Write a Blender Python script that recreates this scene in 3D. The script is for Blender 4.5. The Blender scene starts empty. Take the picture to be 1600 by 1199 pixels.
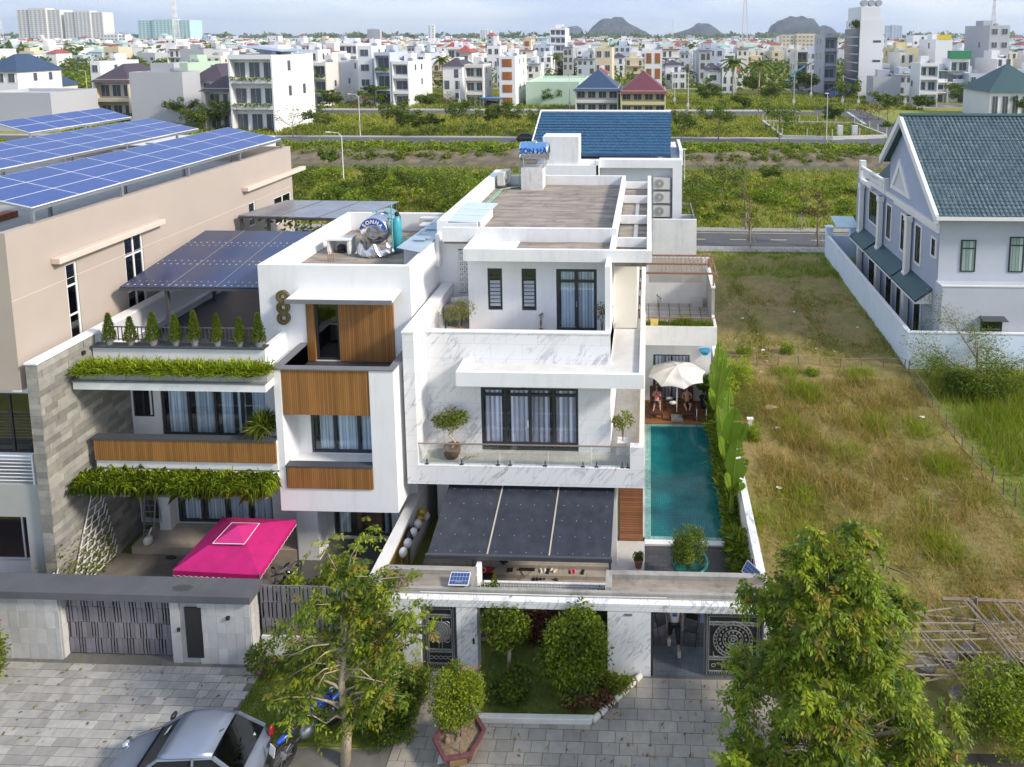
import bpy,math,random
import numpy as np
from math import sin,cos,pi,radians,atan2,sqrt
from mathutils import Vector,Matrix
random.seed(7)
S=bpy.context.scene
COL=S.collection
#camera
CAMH=20.0
cam_d=bpy.data.cameras.new('camera');cam=bpy.data.objects.new('camera',cam_d);COL.objects.link(cam)
cam.location=(0,0,CAMH);cam.rotation_euler=(radians(90-6.3586),0,radians(1.735))
cam_d.sensor_width=36;cam_d.lens=1050/1600*36
cam_d.shift_x=(800-983)/1600;cam_d.shift_y=(174-599.5)/1600
cam_d.clip_start=0.3;cam_d.clip_end=40000
S.camera=cam
#sun and sky
SUN=Vector((0.84,-0.26,0.58)).normalized()
sun_el=math.asin(SUN.z);sun_az=atan2(SUN.x,SUN.y)
sd=bpy.data.lights.new('sun','SUN');sd.energy=2.8;sd.angle=radians(8);sd.color=(1.0,0.90,0.77)
so=bpy.data.objects.new('sun',sd);COL.objects.link(so)
so.rotation_euler=SUN.to_track_quat('Z','Y').to_euler()
W=bpy.data.worlds.new('World');S.world=W;W.use_nodes=True
wn=W.node_tree.nodes;wl=W.node_tree.links;wn.clear()
wo=wn.new('ShaderNodeOutputWorld');bg=wn.new('ShaderNodeBackground')
sky=wn.new('ShaderNodeTexSky');sky.sky_type='NISHITA';sky.sun_disc=False
sky.sun_elevation=sun_el;sky.sun_rotation=sun_az;sky.air_density=1.0;sky.dust_density=2.2;sky.ozone_density=2.0
tc=wn.new('ShaderNodeTexCoord');mp=wn.new('ShaderNodeMapping');mp.inputs['Scale'].default_value=(1.4,1.4,7)
ns=wn.new('ShaderNodeTexNoise');ns.inputs['Scale'].default_value=2.2;ns.inputs['Detail'].default_value=6;ns.inputs['Roughness'].default_value=.6
rp=wn.new('ShaderNodeValToRGB');rp.color_ramp.elements[0].position=.40;rp.color_ramp.elements[1].position=.62
rp.color_ramp.elements[0].color=(0,0,0,1);rp.color_ramp.elements[1].color=(1,1,1,1)
mx=wn.new('ShaderNodeMix');mx.data_type='RGBA'
mx.inputs['B'].default_value=(3.5,3.95,4.8,1)
wl.new(tc.outputs['Generated'],mp.inputs[0]);wl.new(mp.outputs[0],ns.inputs['Vector']);wl.new(ns.outputs['Fac'],rp.inputs[0])
cm=wn.new('ShaderNodeMix');cm.data_type='RGBA';cm.inputs['A'].default_value=(2.8,3.45,4.95,1);cm.inputs['B'].default_value=(4.3,4.7,5.3,1);wl.new(rp.outputs[0],cm.inputs['Factor'])
mx.inputs['Factor'].default_value=.72;wl.new(cm.outputs['Result'],mx.inputs['B']);wl.new(sky.outputs[0],mx.inputs['A']);wl.new(mx.outputs['Result'],bg.inputs[0])
wl.new(bg.outputs[0],wo.inputs[0]);bg.inputs[1].default_value=0.15
S.view_settings.view_transform='Standard';S.view_settings.look='None';S.view_settings.gamma=1
S.view_settings.exposure=0.68;S.view_settings.use_curve_mapping=False
S.cycles.max_bounces=6;S.cycles.transparent_max_bounces=12;S.cycles.caustics_reflective=False;S.cycles.caustics_refractive=False
HAZE=0.00010
#survey helpers: photo bearing -> metres
_p=radians(6.3586);_y=radians(1.735)
_FW=Vector((-sin(_y)*cos(_p),cos(_y)*cos(_p),-sin(_p)));_RT=Vector((cos(_y),sin(_y),0));_UP=_RT.cross(_FW)
def _ray(u,v):return _FW*1050+_RT*(u-983)-_UP*(v-174)
def G(u,v,z=0.0):
 r=_ray(u,v);t=(z-CAMH)/r.z;return Vector((r.x*t,r.y*t,z))
def P(u,v,Y):
 r=_ray(u,v);t=Y/r.y;return Vector((r.x*t,Y,CAMH+r.z*t))
 #mesh helpers
class MB:
 def __init__(s,xf=None):s.v=[];s.f=[];s.m=[];s.cur=0;s.xf=xf
 def add(s,vs,fs):
  n=len(s.v)
  if s.xf:vs=[s.xf(*p) for p in vs]
  s.v+=[tuple(p) for p in vs];s.f+=[tuple(i+n for i in f) for f in fs];s.m+=[s.cur]*len(fs);return s
 def box(s,x0,x1,y0,y1,z0,z1):
  return s.add([(x0,y0,z0),(x1,y0,z0),(x1,y1,z0),(x0,y1,z0),(x0,y0,z1),(x1,y0,z1),(x1,y1,z1),(x0,y1,z1)],[(0,3,2,1),(4,5,6,7),(0,1,5,4),(1,2,6,5),(2,3,7,6),(3,0,4,7)])
 def poly(s,pts):return s.add(pts,[tuple(range(len(pts)))])
 def hexa(s,a,b):
  return s.add(list(a)+list(b),[(0,3,2,1),(4,5,6,7),(0,1,5,4),(1,2,6,5),(2,3,7,6),(3,0,4,7)])
 def prism(s,pts,ax,a,b):
  n=len(pts)
  def mk(p,c):return{'x':(c,p[0],p[1]),'y':(p[0],c,p[1]),'z':(p[0],p[1],c)}[ax]
  return s.add([mk(p,a) for p in pts]+[mk(p,b) for p in pts],[tuple(range(n))[::-1],tuple(range(n,2*n))]+[(i,(i+1)%n,n+(i+1)%n,n+i) for i in range(n)])
 def tube(s,p,q,r,r2=None,n=6):
  r2=r if r2 is None else r2;p=Vector(p);q=Vector(q);d=q-p
  if d.length<1e-6:return s
  d.normalize();a=d.orthogonal().normalized();b=d.cross(a)
  vs=[]
  for c,rr in((p,r),(q,r2)):
   for i in range(n):
    t=2*pi*i/n;vs.append(c+(a*cos(t)+b*sin(t))*rr)
  return s.add(vs,[(i,(i+1)%n,n+(i+1)%n,n+i) for i in range(n)]+[tuple(range(n))[::-1],tuple(range(n,2*n))])
 def path(s,pts,rs,n=6):
  pts=[Vector(p) for p in pts]
  if not hasattr(rs,'__len__'):rs=[rs]*len(pts)
  vs=[];a=None
  for k,p in enumerate(pts):
   d=(pts[min(k+1,len(pts)-1)]-pts[max(k-1,0)]).normalized()
   a=d.orthogonal().normalized() if a is None else(a-d*a.dot(d)).normalized()
   b=d.cross(a)
   for i in range(n):
    t=2*pi*i/n;vs.append(p+(a*cos(t)+b*sin(t))*rs[k])
  fs=[]
  for k in range(len(pts)-1):
   for i in range(n):fs.append((k*n+i,k*n+(i+1)%n,(k+1)*n+(i+1)%n,(k+1)*n+i))
  fs+=[tuple(range(n))[::-1],tuple(range((len(pts)-1)*n,len(pts)*n))]
  return s.add(vs,fs)
 def lathe(s,prof,c,n=16,ax='z',a0=0,caps=True):
  c=Vector(c);vs=[]
  for r,h in prof:
   for i in range(n):
    t=2*pi*i/n+a0
    o={'z':(r*cos(t),r*sin(t),h),'y':(r*cos(t),h,r*sin(t)),'x':(h,r*cos(t),r*sin(t))}[ax]
    vs.append(c+Vector(o))
  fs=[];m=len(prof)
  for k in range(m-1):
   for i in range(n):fs.append((k*n+i,k*n+(i+1)%n,(k+1)*n+(i+1)%n,(k+1)*n+i))
  if caps:fs+=[tuple(range(n))[::-1],tuple(range((m-1)*n,m*n))]
  return s.add(vs,fs)
 def ball(s,c,r,n=12,m=8):
  if not hasattr(r,'__len__'):r=(r,r,r)
  c=Vector(c);vs=[c+Vector((0,0,-r[2]))]
  for k in range(1,m):
   ph=-pi/2+pi*k/m
   for i in range(n):
    t=2*pi*i/n;vs.append(c+Vector((r[0]*cos(ph)*cos(t),r[1]*cos(ph)*sin(t),r[2]*sin(ph))))
  vs.append(c+Vector((0,0,r[2])));L=len(vs)-1
  fs=[(0,1+(i+1)%n,1+i) for i in range(n)]
  for k in range(m-2):
   for i in range(n):fs.append((1+k*n+i,1+k*n+(i+1)%n,1+(k+1)*n+(i+1)%n,1+(k+1)*n+i))
  fs+=[(L,1+(m-2)*n+i,1+(m-2)*n+(i+1)%n) for i in range(n)]
  return s.add(vs,fs)
 def wall(s,x0,x1,y0,y1,z0,z1,holes=()):
  xs=sorted({x0,x1}|{min(max(h[i],x0),x1) for h in holes for i in(0,1)});zs=sorted({z0,z1}|{min(max(h[i],z0),z1) for h in holes for i in(2,3)})
  for i in range(len(xs)-1):
   for j in range(len(zs)-1):
    cx=(xs[i]+xs[i+1])/2;cz=(zs[j]+zs[j+1])/2
    if not any(h[0]<cx<h[1] and h[2]<cz<h[3] for h in holes):s.box(xs[i],xs[i+1],y0,y1,zs[j],zs[j+1])
  return s
 def mesh(s,name,mats,smooth=False):
  me=bpy.data.meshes.new(name);me.from_pydata(s.v,[],s.f)
  for m in(mats if isinstance(mats,(list,tuple)) else[mats]):me.materials.append(m)
  if isinstance(mats,(list,tuple)) and len(mats)>1:me.polygons.foreach_set('material_index',s.m)
  if smooth:me.polygons.foreach_set('use_smooth',[True]*len(me.polygons))
  me.update();return me
def link(name,me,parent=None,loc=(0,0,0),rot=None):
 o=bpy.data.objects.new(name,me);COL.objects.link(o)
 if parent is not None:o.parent=parent
 o.location=loc
 if rot is not None:o.rotation_euler=rot
 return o
def wpos(o):
 v=Vector((0,0,0))
 while o is not None:v+=Vector(o.location);o=o.parent
 return v
def tag(o,label=None,cat=None,group=None,kind=None):
 if label:o['label']=label
 if cat:o['category']=cat
 if group:o['group']=group
 if kind:o['kind']=kind
 return o
def thing(name,label,cat,loc=(0,0,0),group=None,rz=0):
 return tag(link(name,None,None,loc,(0,0,rz)),label,cat,group)
def part(name,mb,mats,parent,smooth=False,label=None,kind=None,local=False,bevel=0):
 """mb holds world coordinates unless local; the part sits at its parent's origin"""
 if not local and parent is not None:
  w=wpos(parent);mb.v=[(p[0]-w.x,p[1]-w.y,p[2]-w.z) for p in mb.v]
 o=link(name,mb.mesh(name,mats,smooth),parent)
 if bevel:
  b=o.modifiers.new('bevel','BEVEL');b.width=bevel;b.segments=2;b.limit_method='ANGLE'
 return tag(o,label,None,None,kind)
def solo(name,mb,mats,label,cat,loc=(0,0,0),group=None,smooth=False,kind=None,local=False):
 if not local:mb.v=[(p[0]-loc[0],p[1]-loc[1],p[2]-loc[2]) for p in mb.v]
 o=link(name,mb.mesh(name,mats,smooth),None,loc)
 return tag(o,label,cat,group,kind)
def struct(name,mb,mats):return tag(link(name,mb.mesh(name,mats)),kind='structure')
def kids(o):return[c for c in KIDS.get(o,())]
def copy_tree(o,loc=None,rz=None,scale=None,label=None,parent=None):
 c=o.copy();COL.objects.link(c);c.parent=parent
 if loc is not None:c.location=loc
 if rz is not None:c.rotation_euler=(0,0,rz)
 if scale is not None:c.scale=(scale,)*3 if not hasattr(scale,'__len__') else scale
 if label:c['label']=label
 for ch in list(o.children):copy_tree(ch,parent=c)
 return c
def FX(x,sgn=1):
 return lambda a,d,z:(x+sgn*d,a,z)
def FY(y,sgn=-1):
 return lambda a,d,z:(a,y+sgn*d,z)
_boxcache={}
def piece(name,parent,w,d,h,c,mat,rot=None,bev=0.0,off=(0,0,0)):
 """a small block object of w x d x h centred at world c, sharing mesh data"""
 k=(name,round(w,3),round(d,3),round(h,3),mat.name)
 me=_boxcache.get(k)
 if me is None:
  mb=MB();q=min(w,d,h)*.12+bev
  if bev>0:
   a=[(-w/2,-d/2,-h/2),(w/2,-d/2,-h/2),(w/2,d/2,-h/2),(-w/2,d/2,-h/2)]
   b=[(-w/2,-d/2,h/2-bev),(w/2,-d/2,h/2-bev),(w/2,d/2,h/2-bev),(-w/2,d/2,h/2-bev)]
   t=[(-w/2+bev,-d/2+bev,h/2),(w/2-bev,-d/2+bev,h/2),(w/2-bev,d/2-bev,h/2),(-w/2+bev,d/2-bev,h/2)]
   mb.add(a+b+t,[(0,3,2,1)]+[(i,(i+1)%4,4+(i+1)%4,4+i) for i in range(4)]+[(4+i,4+(i+1)%4,8+(i+1)%4,8+i) for i in range(4)]+[(8,9,10,11)])
  else:mb.box(-w/2,w/2,-d/2,d/2,-h/2,h/2)
  me=mb.mesh(name,mat);_boxcache[k]=me
 w0=wpos(parent) if parent is not None else Vector((0,0,0))
 return link(name,me,parent,Vector(c)-w0,rot)
def cloud(name,V,F,mats,midx,parent=None,smooth=False):
 """fast mesh from numpy: V (n,3), F (m,k) all same size k"""
 me=bpy.data.meshes.new(name);n=len(V);m,k=F.shape
 me.vertices.add(n);me.vertices.foreach_set('co',V.astype(np.float32).ravel())
 me.loops.add(m*k);me.loops.foreach_set('vertex_index',F.astype(np.int32).ravel())
 me.polygons.add(m);me.polygons.foreach_set('loop_start',np.arange(0,m*k,k,dtype=np.int32))
 try:me.polygons.foreach_set('loop_total',np.full(m,k,dtype=np.int32))
 except Exception:pass
 for x in mats:me.materials.append(x)
 me.polygons.foreach_set('material_index',np.asarray(midx,dtype=np.int32))
 me.update(calc_edges=True);me.validate()
 return link(name,me,parent)
RNG=np.random.default_rng(5)
def leafmesh(name,C,L,Wd,mats,w=None,droop=0.3,parent=None,up=0.0,bias=None):
 """C (n,3) leaf positions; lengths L, widths Wd; random directions; folded 4-vertex leaves"""
 n=len(C);L=np.broadcast_to(np.asarray(L,float),n)*RNG.uniform(.7,1.3,n);Wd=np.broadcast_to(np.asarray(Wd,float),n)*RNG.uniform(.7,1.25,n)
 d=RNG.normal(size=(n,3));d[:,2]=d[:,2]*.5-droop+up
 if bias is not None:d+=bias
 d/=np.linalg.norm(d,axis=1)[:,None]
 r=RNG.normal(size=(n,3));s=np.cross(d,r);s/=np.linalg.norm(s,axis=1)[:,None]+1e-9
 nn=np.cross(d,s)
 V=np.empty((n,4,3));V[:,0]=C;V[:,2]=C+d*L[:,None]
 mid=C+d*(L*.5)[:,None]+nn*(Wd*.18)[:,None]
 V[:,1]=mid+s*(Wd*.5)[:,None];V[:,3]=mid-s*(Wd*.5)[:,None]
 F=np.arange(n*4).reshape(n,4)
 pw=np.array(w if w else[1]*len(mats),float);pw/=pw.sum()
 return cloud(name,V.reshape(-1,3),F,mats,RNG.choice(len(mats),n,p=pw),parent)
def blades(name,X,Y,Z,H,Wd,mats,w=None,lean=.35,parent=None,bend=None):
 n=len(X);H=H*RNG.uniform(.5,1.3,n);a=RNG.uniform(0,2*pi,n);l=RNG.normal(0,lean,(n,2))*H[:,None]
 if bend is not None:l=l+bend
 V=np.empty((n,3,3));dx=np.cos(a)*Wd/2;dy=np.sin(a)*Wd/2
 V[:,0]=np.stack([X-dx,Y-dy,Z],1);V[:,1]=np.stack([X+dx,Y+dy,Z],1);V[:,2]=np.stack([X+l[:,0],Y+l[:,1],Z+H],1)
 pw=np.array(w if w else[1]*len(mats),float);pw/=pw.sum()
 return cloud(name,V.reshape(-1,3),np.arange(n*3).reshape(n,3),mats,RNG.choice(len(mats),n,p=pw),parent)
 #materials
def newmat(name):
 m=bpy.data.materials.new(name);m.use_nodes=True;nt=m.node_tree
 return m,nt,nt.nodes['Principled BSDF']
def N(nt,t,**k):
 n=nt.nodes.new(t)
 for a,b in k.items():
  if a.startswith('_'):setattr(n,a[1:],b)
  else:n.inputs[a.replace('__',' ')].default_value=b
 return n
def ramp(nt,src,stops):
 r=nt.nodes.new('ShaderNodeValToRGB');e=r.color_ramp.elements
 while len(e)<len(stops):e.new(.5)
 for i,(p,c) in enumerate(stops):
  e[i].position=p;e[i].color=(*c,1) if len(c)==3 else c
 nt.links.new(src,r.inputs[0]);return r.outputs[0]
def mixc(nt,f,a,b,mode='MIX'):
 m=nt.nodes.new('ShaderNodeMix');m.data_type='RGBA';m.blend_type=mode
 for s,x in(('Factor',f),('A',a),('B',b)):
  i=m.inputs[s]
  if hasattr(x,'links'):nt.links.new(x,i)
  else:i.default_value=x if s=='Factor' else((*x,1) if len(x)==3 else x)
 return m.outputs['Result']
def noise(nt,scale,detail=4,rough=.6,vec=None,stretch=None,obj=False):
 if vec is None:
  if obj:vec=N(nt,'ShaderNodeTexCoord').outputs['Object']
  else:vec=N(nt,'ShaderNodeNewGeometry').outputs['Position']
 if stretch:
  mpn=nt.nodes.new('ShaderNodeMapping');mpn.inputs['Scale'].default_value=stretch;nt.links.new(vec,mpn.inputs[0]);vec=mpn.outputs[0]
 n=nt.nodes.new('ShaderNodeTexNoise');n.inputs['Scale'].default_value=scale;n.inputs['Detail'].default_value=detail;n.inputs['Roughness'].default_value=rough
 nt.links.new(vec,n.inputs['Vector']);return n.outputs['Fac']
def bump(nt,bs,h,strength=.3,dist=.02):
 b=nt.nodes.new('ShaderNodeBump');b.inputs['Strength'].default_value=strength;b.inputs['Distance'].default_value=dist
 nt.links.new(h,b.inputs['Height']);nt.links.new(b.outputs[0],bs.inputs['Normal'])
def M(name,c,rough=.7,metal=0,var=.12,scale=2.0,ovar=0,bmp=0,bscale=40,stretch=None,c2=None,spec=.5,stain=0,stainc=(.12,.11,.09)):
 m,nt,bs=newmat(name);bs.inputs['Roughness'].default_value=rough;bs.inputs['Metallic'].default_value=metal
 bs.inputs['Specular IOR Level'].default_value=spec
 out=None
 if var>0 or c2:
  f=noise(nt,scale,5,.65,stretch=stretch)
  hi=c2 or tuple(min(1,x*(1+var)) for x in c);lo=tuple(x*(1-var) for x in c) if not c2 else c
  out=ramp(nt,f,[(.3,lo),(.7,hi)])
 if stain:
  f=noise(nt,.9,8,.75,stretch=(1.6,1.6,.22));g=ramp(nt,f,[(.5,(0,0,0)),(.78,(stain,)*3)])
  out=mixc(nt,g,out if out else c,stainc)
 if ovar:
  oi=nt.nodes.new('ShaderNodeObjectInfo')
  r=ramp(nt,oi.outputs['Random'],[(0,(1-ovar,)*3),(1,(1+ovar,)*3)])
  out=mixc(nt,1.0,out if out else c,r,'MULTIPLY')
 if out:nt.links.new(out,bs.inputs['Base Color'])
 else:bs.inputs['Base Color'].default_value=(*c,1)
 if bmp:bump(nt,bs,noise(nt,bscale,3),bmp,.01)
 return m
def leafmat(name,c,tr=.35):
 m,nt,bs=newmat(name);bs.inputs['Roughness'].default_value=.55;bs.inputs['Specular IOR Level'].default_value=.35
 f=noise(nt,1.3,3);g=noise(nt,11.0,2)
 col=mixc(nt,g,ramp(nt,f,[(.3,tuple(x*.7 for x in c)),(.7,tuple(x*1.3 for x in c))]),tuple(x*.85 for x in c))
 nt.links.new(col,bs.inputs['Base Color'])
 t=nt.nodes.new('ShaderNodeBsdfTranslucent');nt.links.new(mixc(nt,1.0,col,(1.3,1.5,.5),'MULTIPLY'),t.inputs[0])
 ms=nt.nodes.new('ShaderNodeMixShader');ms.inputs[0].default_value=tr
 nt.links.new(bs.outputs[0],ms.inputs[1]);nt.links.new(t.outputs[0],ms.inputs[2]);nt.links.new(ms.outputs[0],nt.nodes['Material Output'].inputs[0])
 return m
def axes(nt,plane):
 g=N(nt,'ShaderNodeNewGeometry').outputs['Position'];s=nt.nodes.new('ShaderNodeSeparateXYZ');nt.links.new(g,s.inputs[0])
 c=nt.nodes.new('ShaderNodeCombineXYZ');a,b={'xz':('X','Z'),'yz':('Y','Z'),'xy':('X','Y')}[plane]
 nt.links.new(s.outputs[a],c.inputs[0]);nt.links.new(s.outputs[b],c.inputs[1]);return c.outputs[0]
def brickmat(name,c,c2,mortar,w,h,ms,plane='xz',rough=.6,offset=.5,bmp=.4,nz=.12,vec=None,metal=0,spec=.5):
 m,nt,bs=newmat(name);bs.inputs['Roughness'].default_value=rough;bs.inputs['Metallic'].default_value=metal;bs.inputs['Specular IOR Level'].default_value=spec
 b=nt.nodes.new('ShaderNodeTexBrick');b.offset=offset
 nt.links.new(vec(nt) if vec else axes(nt,plane),b.inputs['Vector'])
 for k,x in(('Color1',c),('Color2',c2),('Mortar',mortar)):b.inputs[k].default_value=(*x,1)
 b.inputs['Scale'].default_value=1;b.inputs['Mortar Size'].default_value=ms;b.inputs['Brick Width'].default_value=w;b.inputs['Row Height'].default_value=h
 out=b.outputs['Color']
 if nz:out=mixc(nt,1.0,out,ramp(nt,noise(nt,5,5),[(.3,(1-nz,)*3),(.7,(1+nz,)*3)]),'MULTIPLY')
 nt.links.new(out,bs.inputs['Base Color'])
 if bmp:
  inv=nt.nodes.new('ShaderNodeMath');inv.operation='SUBTRACT';inv.inputs[0].default_value=1;nt.links.new(b.outputs['Fac'],inv.inputs[1]);bump(nt,bs,inv.outputs[0],bmp,.01)
 return m
def glassmat(name,tint=(.75,.85,.9),refl=.14,rough=.03):
 m,nt,bs=newmat(name);nt.nodes.remove(bs)
 t=N(nt,'ShaderNodeBsdfTransparent');t.inputs[0].default_value=(*tint,1)
 g=N(nt,'ShaderNodeBsdfGlossy',Roughness=rough);g.inputs[0].default_value=(.9,.95,1,1)
 fr=nt.nodes.new('ShaderNodeLayerWeight');fr.inputs[0].default_value=.5;pw=nt.nodes.new('ShaderNodeMath');pw.operation='POWER';pw.inputs[1].default_value=4;nt.links.new(fr.outputs['Facing'],pw.inputs[0]);ad=nt.nodes.new('ShaderNodeMath');ad.operation='MULTIPLY_ADD';ad.inputs[1].default_value=.6;ad.inputs[2].default_value=refl;nt.links.new(pw.outputs[0],ad.inputs[0])
 ms=nt.nodes.new('ShaderNodeMixShader');nt.links.new(ad.outputs[0],ms.inputs[0]);nt.links.new(t.outputs[0],ms.inputs[1]);nt.links.new(g.outputs[0],ms.inputs[2])
 nt.links.new(ms.outputs[0],nt.nodes['Material Output'].inputs[0]);return m
def stripes(name,c1,c2,period,axis='X',rough=.55,nz=.2,bmp=.5,frac=.82,jit=True,obj=False):
 """vertical battens or planks as a fine striped finish"""
 m,nt,bs=newmat(name);bs.inputs['Roughness'].default_value=rough
 g=N(nt,'ShaderNodeTexCoord').outputs['Object'] if obj else N(nt,'ShaderNodeNewGeometry').outputs['Position']
 s=nt.nodes.new('ShaderNodeSeparateXYZ');nt.links.new(g,s.inputs[0])
 d=nt.nodes.new('ShaderNodeMath');d.operation='DIVIDE';d.inputs[1].default_value=period;nt.links.new(s.outputs[axis],d.inputs[0])
 fr=nt.nodes.new('ShaderNodeMath');fr.operation='FRACT';nt.links.new(d.outputs[0],fr.inputs[0])
 r=ramp(nt,fr.outputs[0],[(0,c2),(.08,c1),(frac,c1),(min(frac+.08,.99),c2)])
 fl=nt.nodes.new('ShaderNodeMath');fl.operation='FLOOR';nt.links.new(d.outputs[0],fl.inputs[0])
 wnz=nt.nodes.new('ShaderNodeTexWhiteNoise');wnz.noise_dimensions='1D';nt.links.new(fl.outputs[0],wnz.inputs['W'])
 out=mixc(nt,1.0,r,ramp(nt,wnz.outputs['Value'],[(0,(1-nz,)*3),(1,(1+nz,)*3)]),'MULTIPLY')
 out=mixc(nt,1.0,out,ramp(nt,noise(nt,3,5,stretch=(1,1,.2)),[(.3,(.85,)*3),(.7,(1.12,)*3)]),'MULTIPLY')
 nt.links.new(out,bs.inputs['Base Color'])
 if bmp:bump(nt,bs,fr.outputs[0],bmp*.3,.01)
 return m
def marblemat(name,plane,w=1.2,h=.6,base=(.78,.78,.79),vein=(.42,.42,.45),amt=1.0,sc=.6):
 m,nt,bs=newmat(name);bs.inputs['Roughness'].default_value=.3
 g=N(nt,'ShaderNodeNewGeometry').outputs['Position']
 mpn=nt.nodes.new('ShaderNodeMapping');mpn.inputs['Scale'].default_value=(.5,.5,2.4);mr=nt.nodes.new('ShaderNodeMapping');mr.inputs['Rotation'].default_value=(0,radians(52),0);nt.links.new(g,mr.inputs[0]);nt.links.new(mr.outputs[0],mpn.inputs[0])
 n=nt.nodes.new('ShaderNodeTexNoise');n.inputs['Scale'].default_value=sc*1.6;n.inputs['Detail'].default_value=7;n.inputs['Roughness'].default_value=.55;n.inputs['Distortion'].default_value=.9;nt.links.new(mpn.outputs[0],n.inputs['Vector'])
 v=ramp(nt,n.outputs['Fac'],[(.47,(0,0,0)),(.505,(amt,)*3),(.55,(0,0,0))])
 msk=ramp(nt,noise(nt,.8,3),[(.42,(.1,)*3),(.62,(1,)*3)])
 vm=mixc(nt,1.0,v,msk,'MULTIPLY')
 col=mixc(nt,vm,base,vein)
 b=nt.nodes.new('ShaderNodeTexBrick');b.offset=.5;nt.links.new(axes(nt,plane),b.inputs['Vector'])
 b.inputs['Color1'].default_value=(1,1,1,1);b.inputs['Color2'].default_value=(.96,.96,.97,1);b.inputs['Mortar'].default_value=(.72,.71,.7,1)
 b.inputs['Scale'].default_value=1;b.inputs['Mortar Size'].default_value=.006;b.inputs['Brick Width'].default_value=w;b.inputs['Row Height'].default_value=h
 nt.links.new(mixc(nt,1.0,col,b.outputs['Color'],'MULTIPLY'),bs.inputs['Base Color']);return m
white=M('white_render',(.76,.765,.775),.8,var=.04,scale=.8,bmp=.05,stain=.4,stainc=(.48,.48,.46))
white_old=M('weathered_white_render',(.72,.72,.72),.85,var=.06,scale=1.5,bmp=.1,stain=.45,stainc=(.36,.35,.33))
cream=M('cream_render',(.74,.70,.62),.8,var=.04,scale=1)
greywhite=M('pale_grey_render',(.55,.56,.58),.85,var=.05,scale=.6)
coping=M('stained_coping',(.31,.30,.275),.9,var=.2,scale=2,bmp=.3,stain=.9,stainc=(.13,.125,.11))
roofcon=M('stained_roof_screed',(.27,.235,.195),.95,var=.42,scale=1.3,bmp=.6,stain=1,stainc=(.07,.062,.054),stretch=(.35,1.8,1))
concrete=M('grey_concrete',(.33,.33,.32),.9,var=.15,scale=1.5,bmp=.2)
darkgrey=M('dark_grey_paint',(.06,.065,.075),.5,var=.08)
midgrey=M('mid_grey_paint',(.17,.175,.19),.6,var=.08)
black=M('black_paint',(.015,.015,.017),.45,var=.05)
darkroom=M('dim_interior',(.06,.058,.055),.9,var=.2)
frame_d=M('charcoal_aluminium',(.045,.05,.058),.4,metal=.3,var=.05)
frame_w=M('white_aluminium',(.7,.71,.72),.4,var=.03)
steel=M('galvanised_steel',(.42,.43,.44),.4,metal=.8,var=.1)
chrome=M('polished_steel',(.62,.64,.67),.16,metal=1,var=.04)
wood=stripes('brown_batten_cladding',(.29,.135,.036),(.12,.05,.015),.075,'X')
woodh=stripes('red_brown_decking',(.30,.125,.05),(.09,.035,.015),.12,'Y')
woodv=stripes('red_brown_wall_planks',(.33,.14,.06),(.12,.05,.02),.1,'Z')
beige=M('beige_render',(.40,.345,.30),.85,var=.04,scale=.5,bmp=.08,stain=.12,stainc=(.40,.32,.26))
beige_l=M('pale_beige_trim',(.60,.50,.42),.8,var=.04)
stonem=M('slate_cladding',(.19,.19,.185),.8,var=.3,scale=3,ovar=.32,bmp=.5,bscale=12,c2=(.30,.285,.25))
granite=M('pale_granite',(.26,.255,.24),.8,var=.2,scale=3.5,ovar=.22,bmp=.25,bscale=30,c2=(.37,.355,.33))
granite_w=M('pale_granite_cladding',(.42,.425,.425),.75,var=.15,scale=3,ovar=.12,bmp=.2,c2=(.5,.49,.475))
paver_g=M('grey_paver',(.25,.23,.195),.85,var=.18,scale=3,ovar=.14,bmp=.25,c2=(.33,.305,.26))
joint=M('sandy_joint',(.13,.125,.11),.95,var=.2)
marble_x=marblemat('white_marble_tiles','xz',1.2,.6)
marble_y=marblemat('white_marble_side','yz',1.2,.6)
marble_s=marblemat('speckled_marble','xz',.9,2.4,amt=.9,vein=(.25,.26,.3),sc=1.2)
ceramic=brickmat('pale_floor_tile',(.56,.53,.48),(.52,.49,.45),(.38,.36,.33),.6,.6,.006,'xy',.35)
terr_tile=brickmat('greige_step_tile',(.40,.36,.31),(.37,.33,.285),(.2,.18,.16),.9,.45,.006,'xy',.4)
darktile=brickmat('dark_slate_tile',(.055,.055,.062),(.075,.073,.08),(.03,.03,.03),.4,.2,.01,'xy',.5)
porch=M('tan_granite_floor',(.38,.33,.27),.5,var=.12,scale=5)
asphalt=M('asphalt',(.085,.088,.095),.9,var=.15,scale=.6,bmp=.3)
kerb=M('kerb_stone',(.36,.35,.33),.9,var=.12)
paint_w=M('road_paint',(.62,.61,.58),.8,var=.15)
paint_y=M('yellow_road_paint',(.62,.50,.22),.8,var=.2)
soil=M('brown_soil',(.11,.07,.045),.95,var=.3,scale=4,bmp=.5)
glass=glassmat('window_glass',(.93,.96,.98),.05);glass_d=glassmat('tinted_glass',(.25,.3,.34),.10);glass_c=glassmat('clear_rail_glass',(.93,.97,.97),.1)
curtain_b=stripes('pale_blue_curtain',(.72,.80,.86),(.42,.50,.58),.13,'X',.9,nz=.25,frac=.6,bmp=0)
curtain_p=stripes('mauve_striped_curtain',(.80,.79,.84),(.42,.34,.45),.19,'X',.9,nz=.4,frac=.55,bmp=0)
tin=M('dusty_dark_sheet',(.07,.075,.09),.45,var=.25,scale=2.5)
rust=M('rusty_steel',(.27,.15,.09),.85,var=.35,scale=6)
terracotta=M('terracotta',(.30,.12,.06),.8,var=.2)
plastic_w=M('white_plastic',(.72,.71,.68),.4,var=.04)
pipe_g=M('green_pipe',(.10,.42,.34),.5,var=.1)
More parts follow.
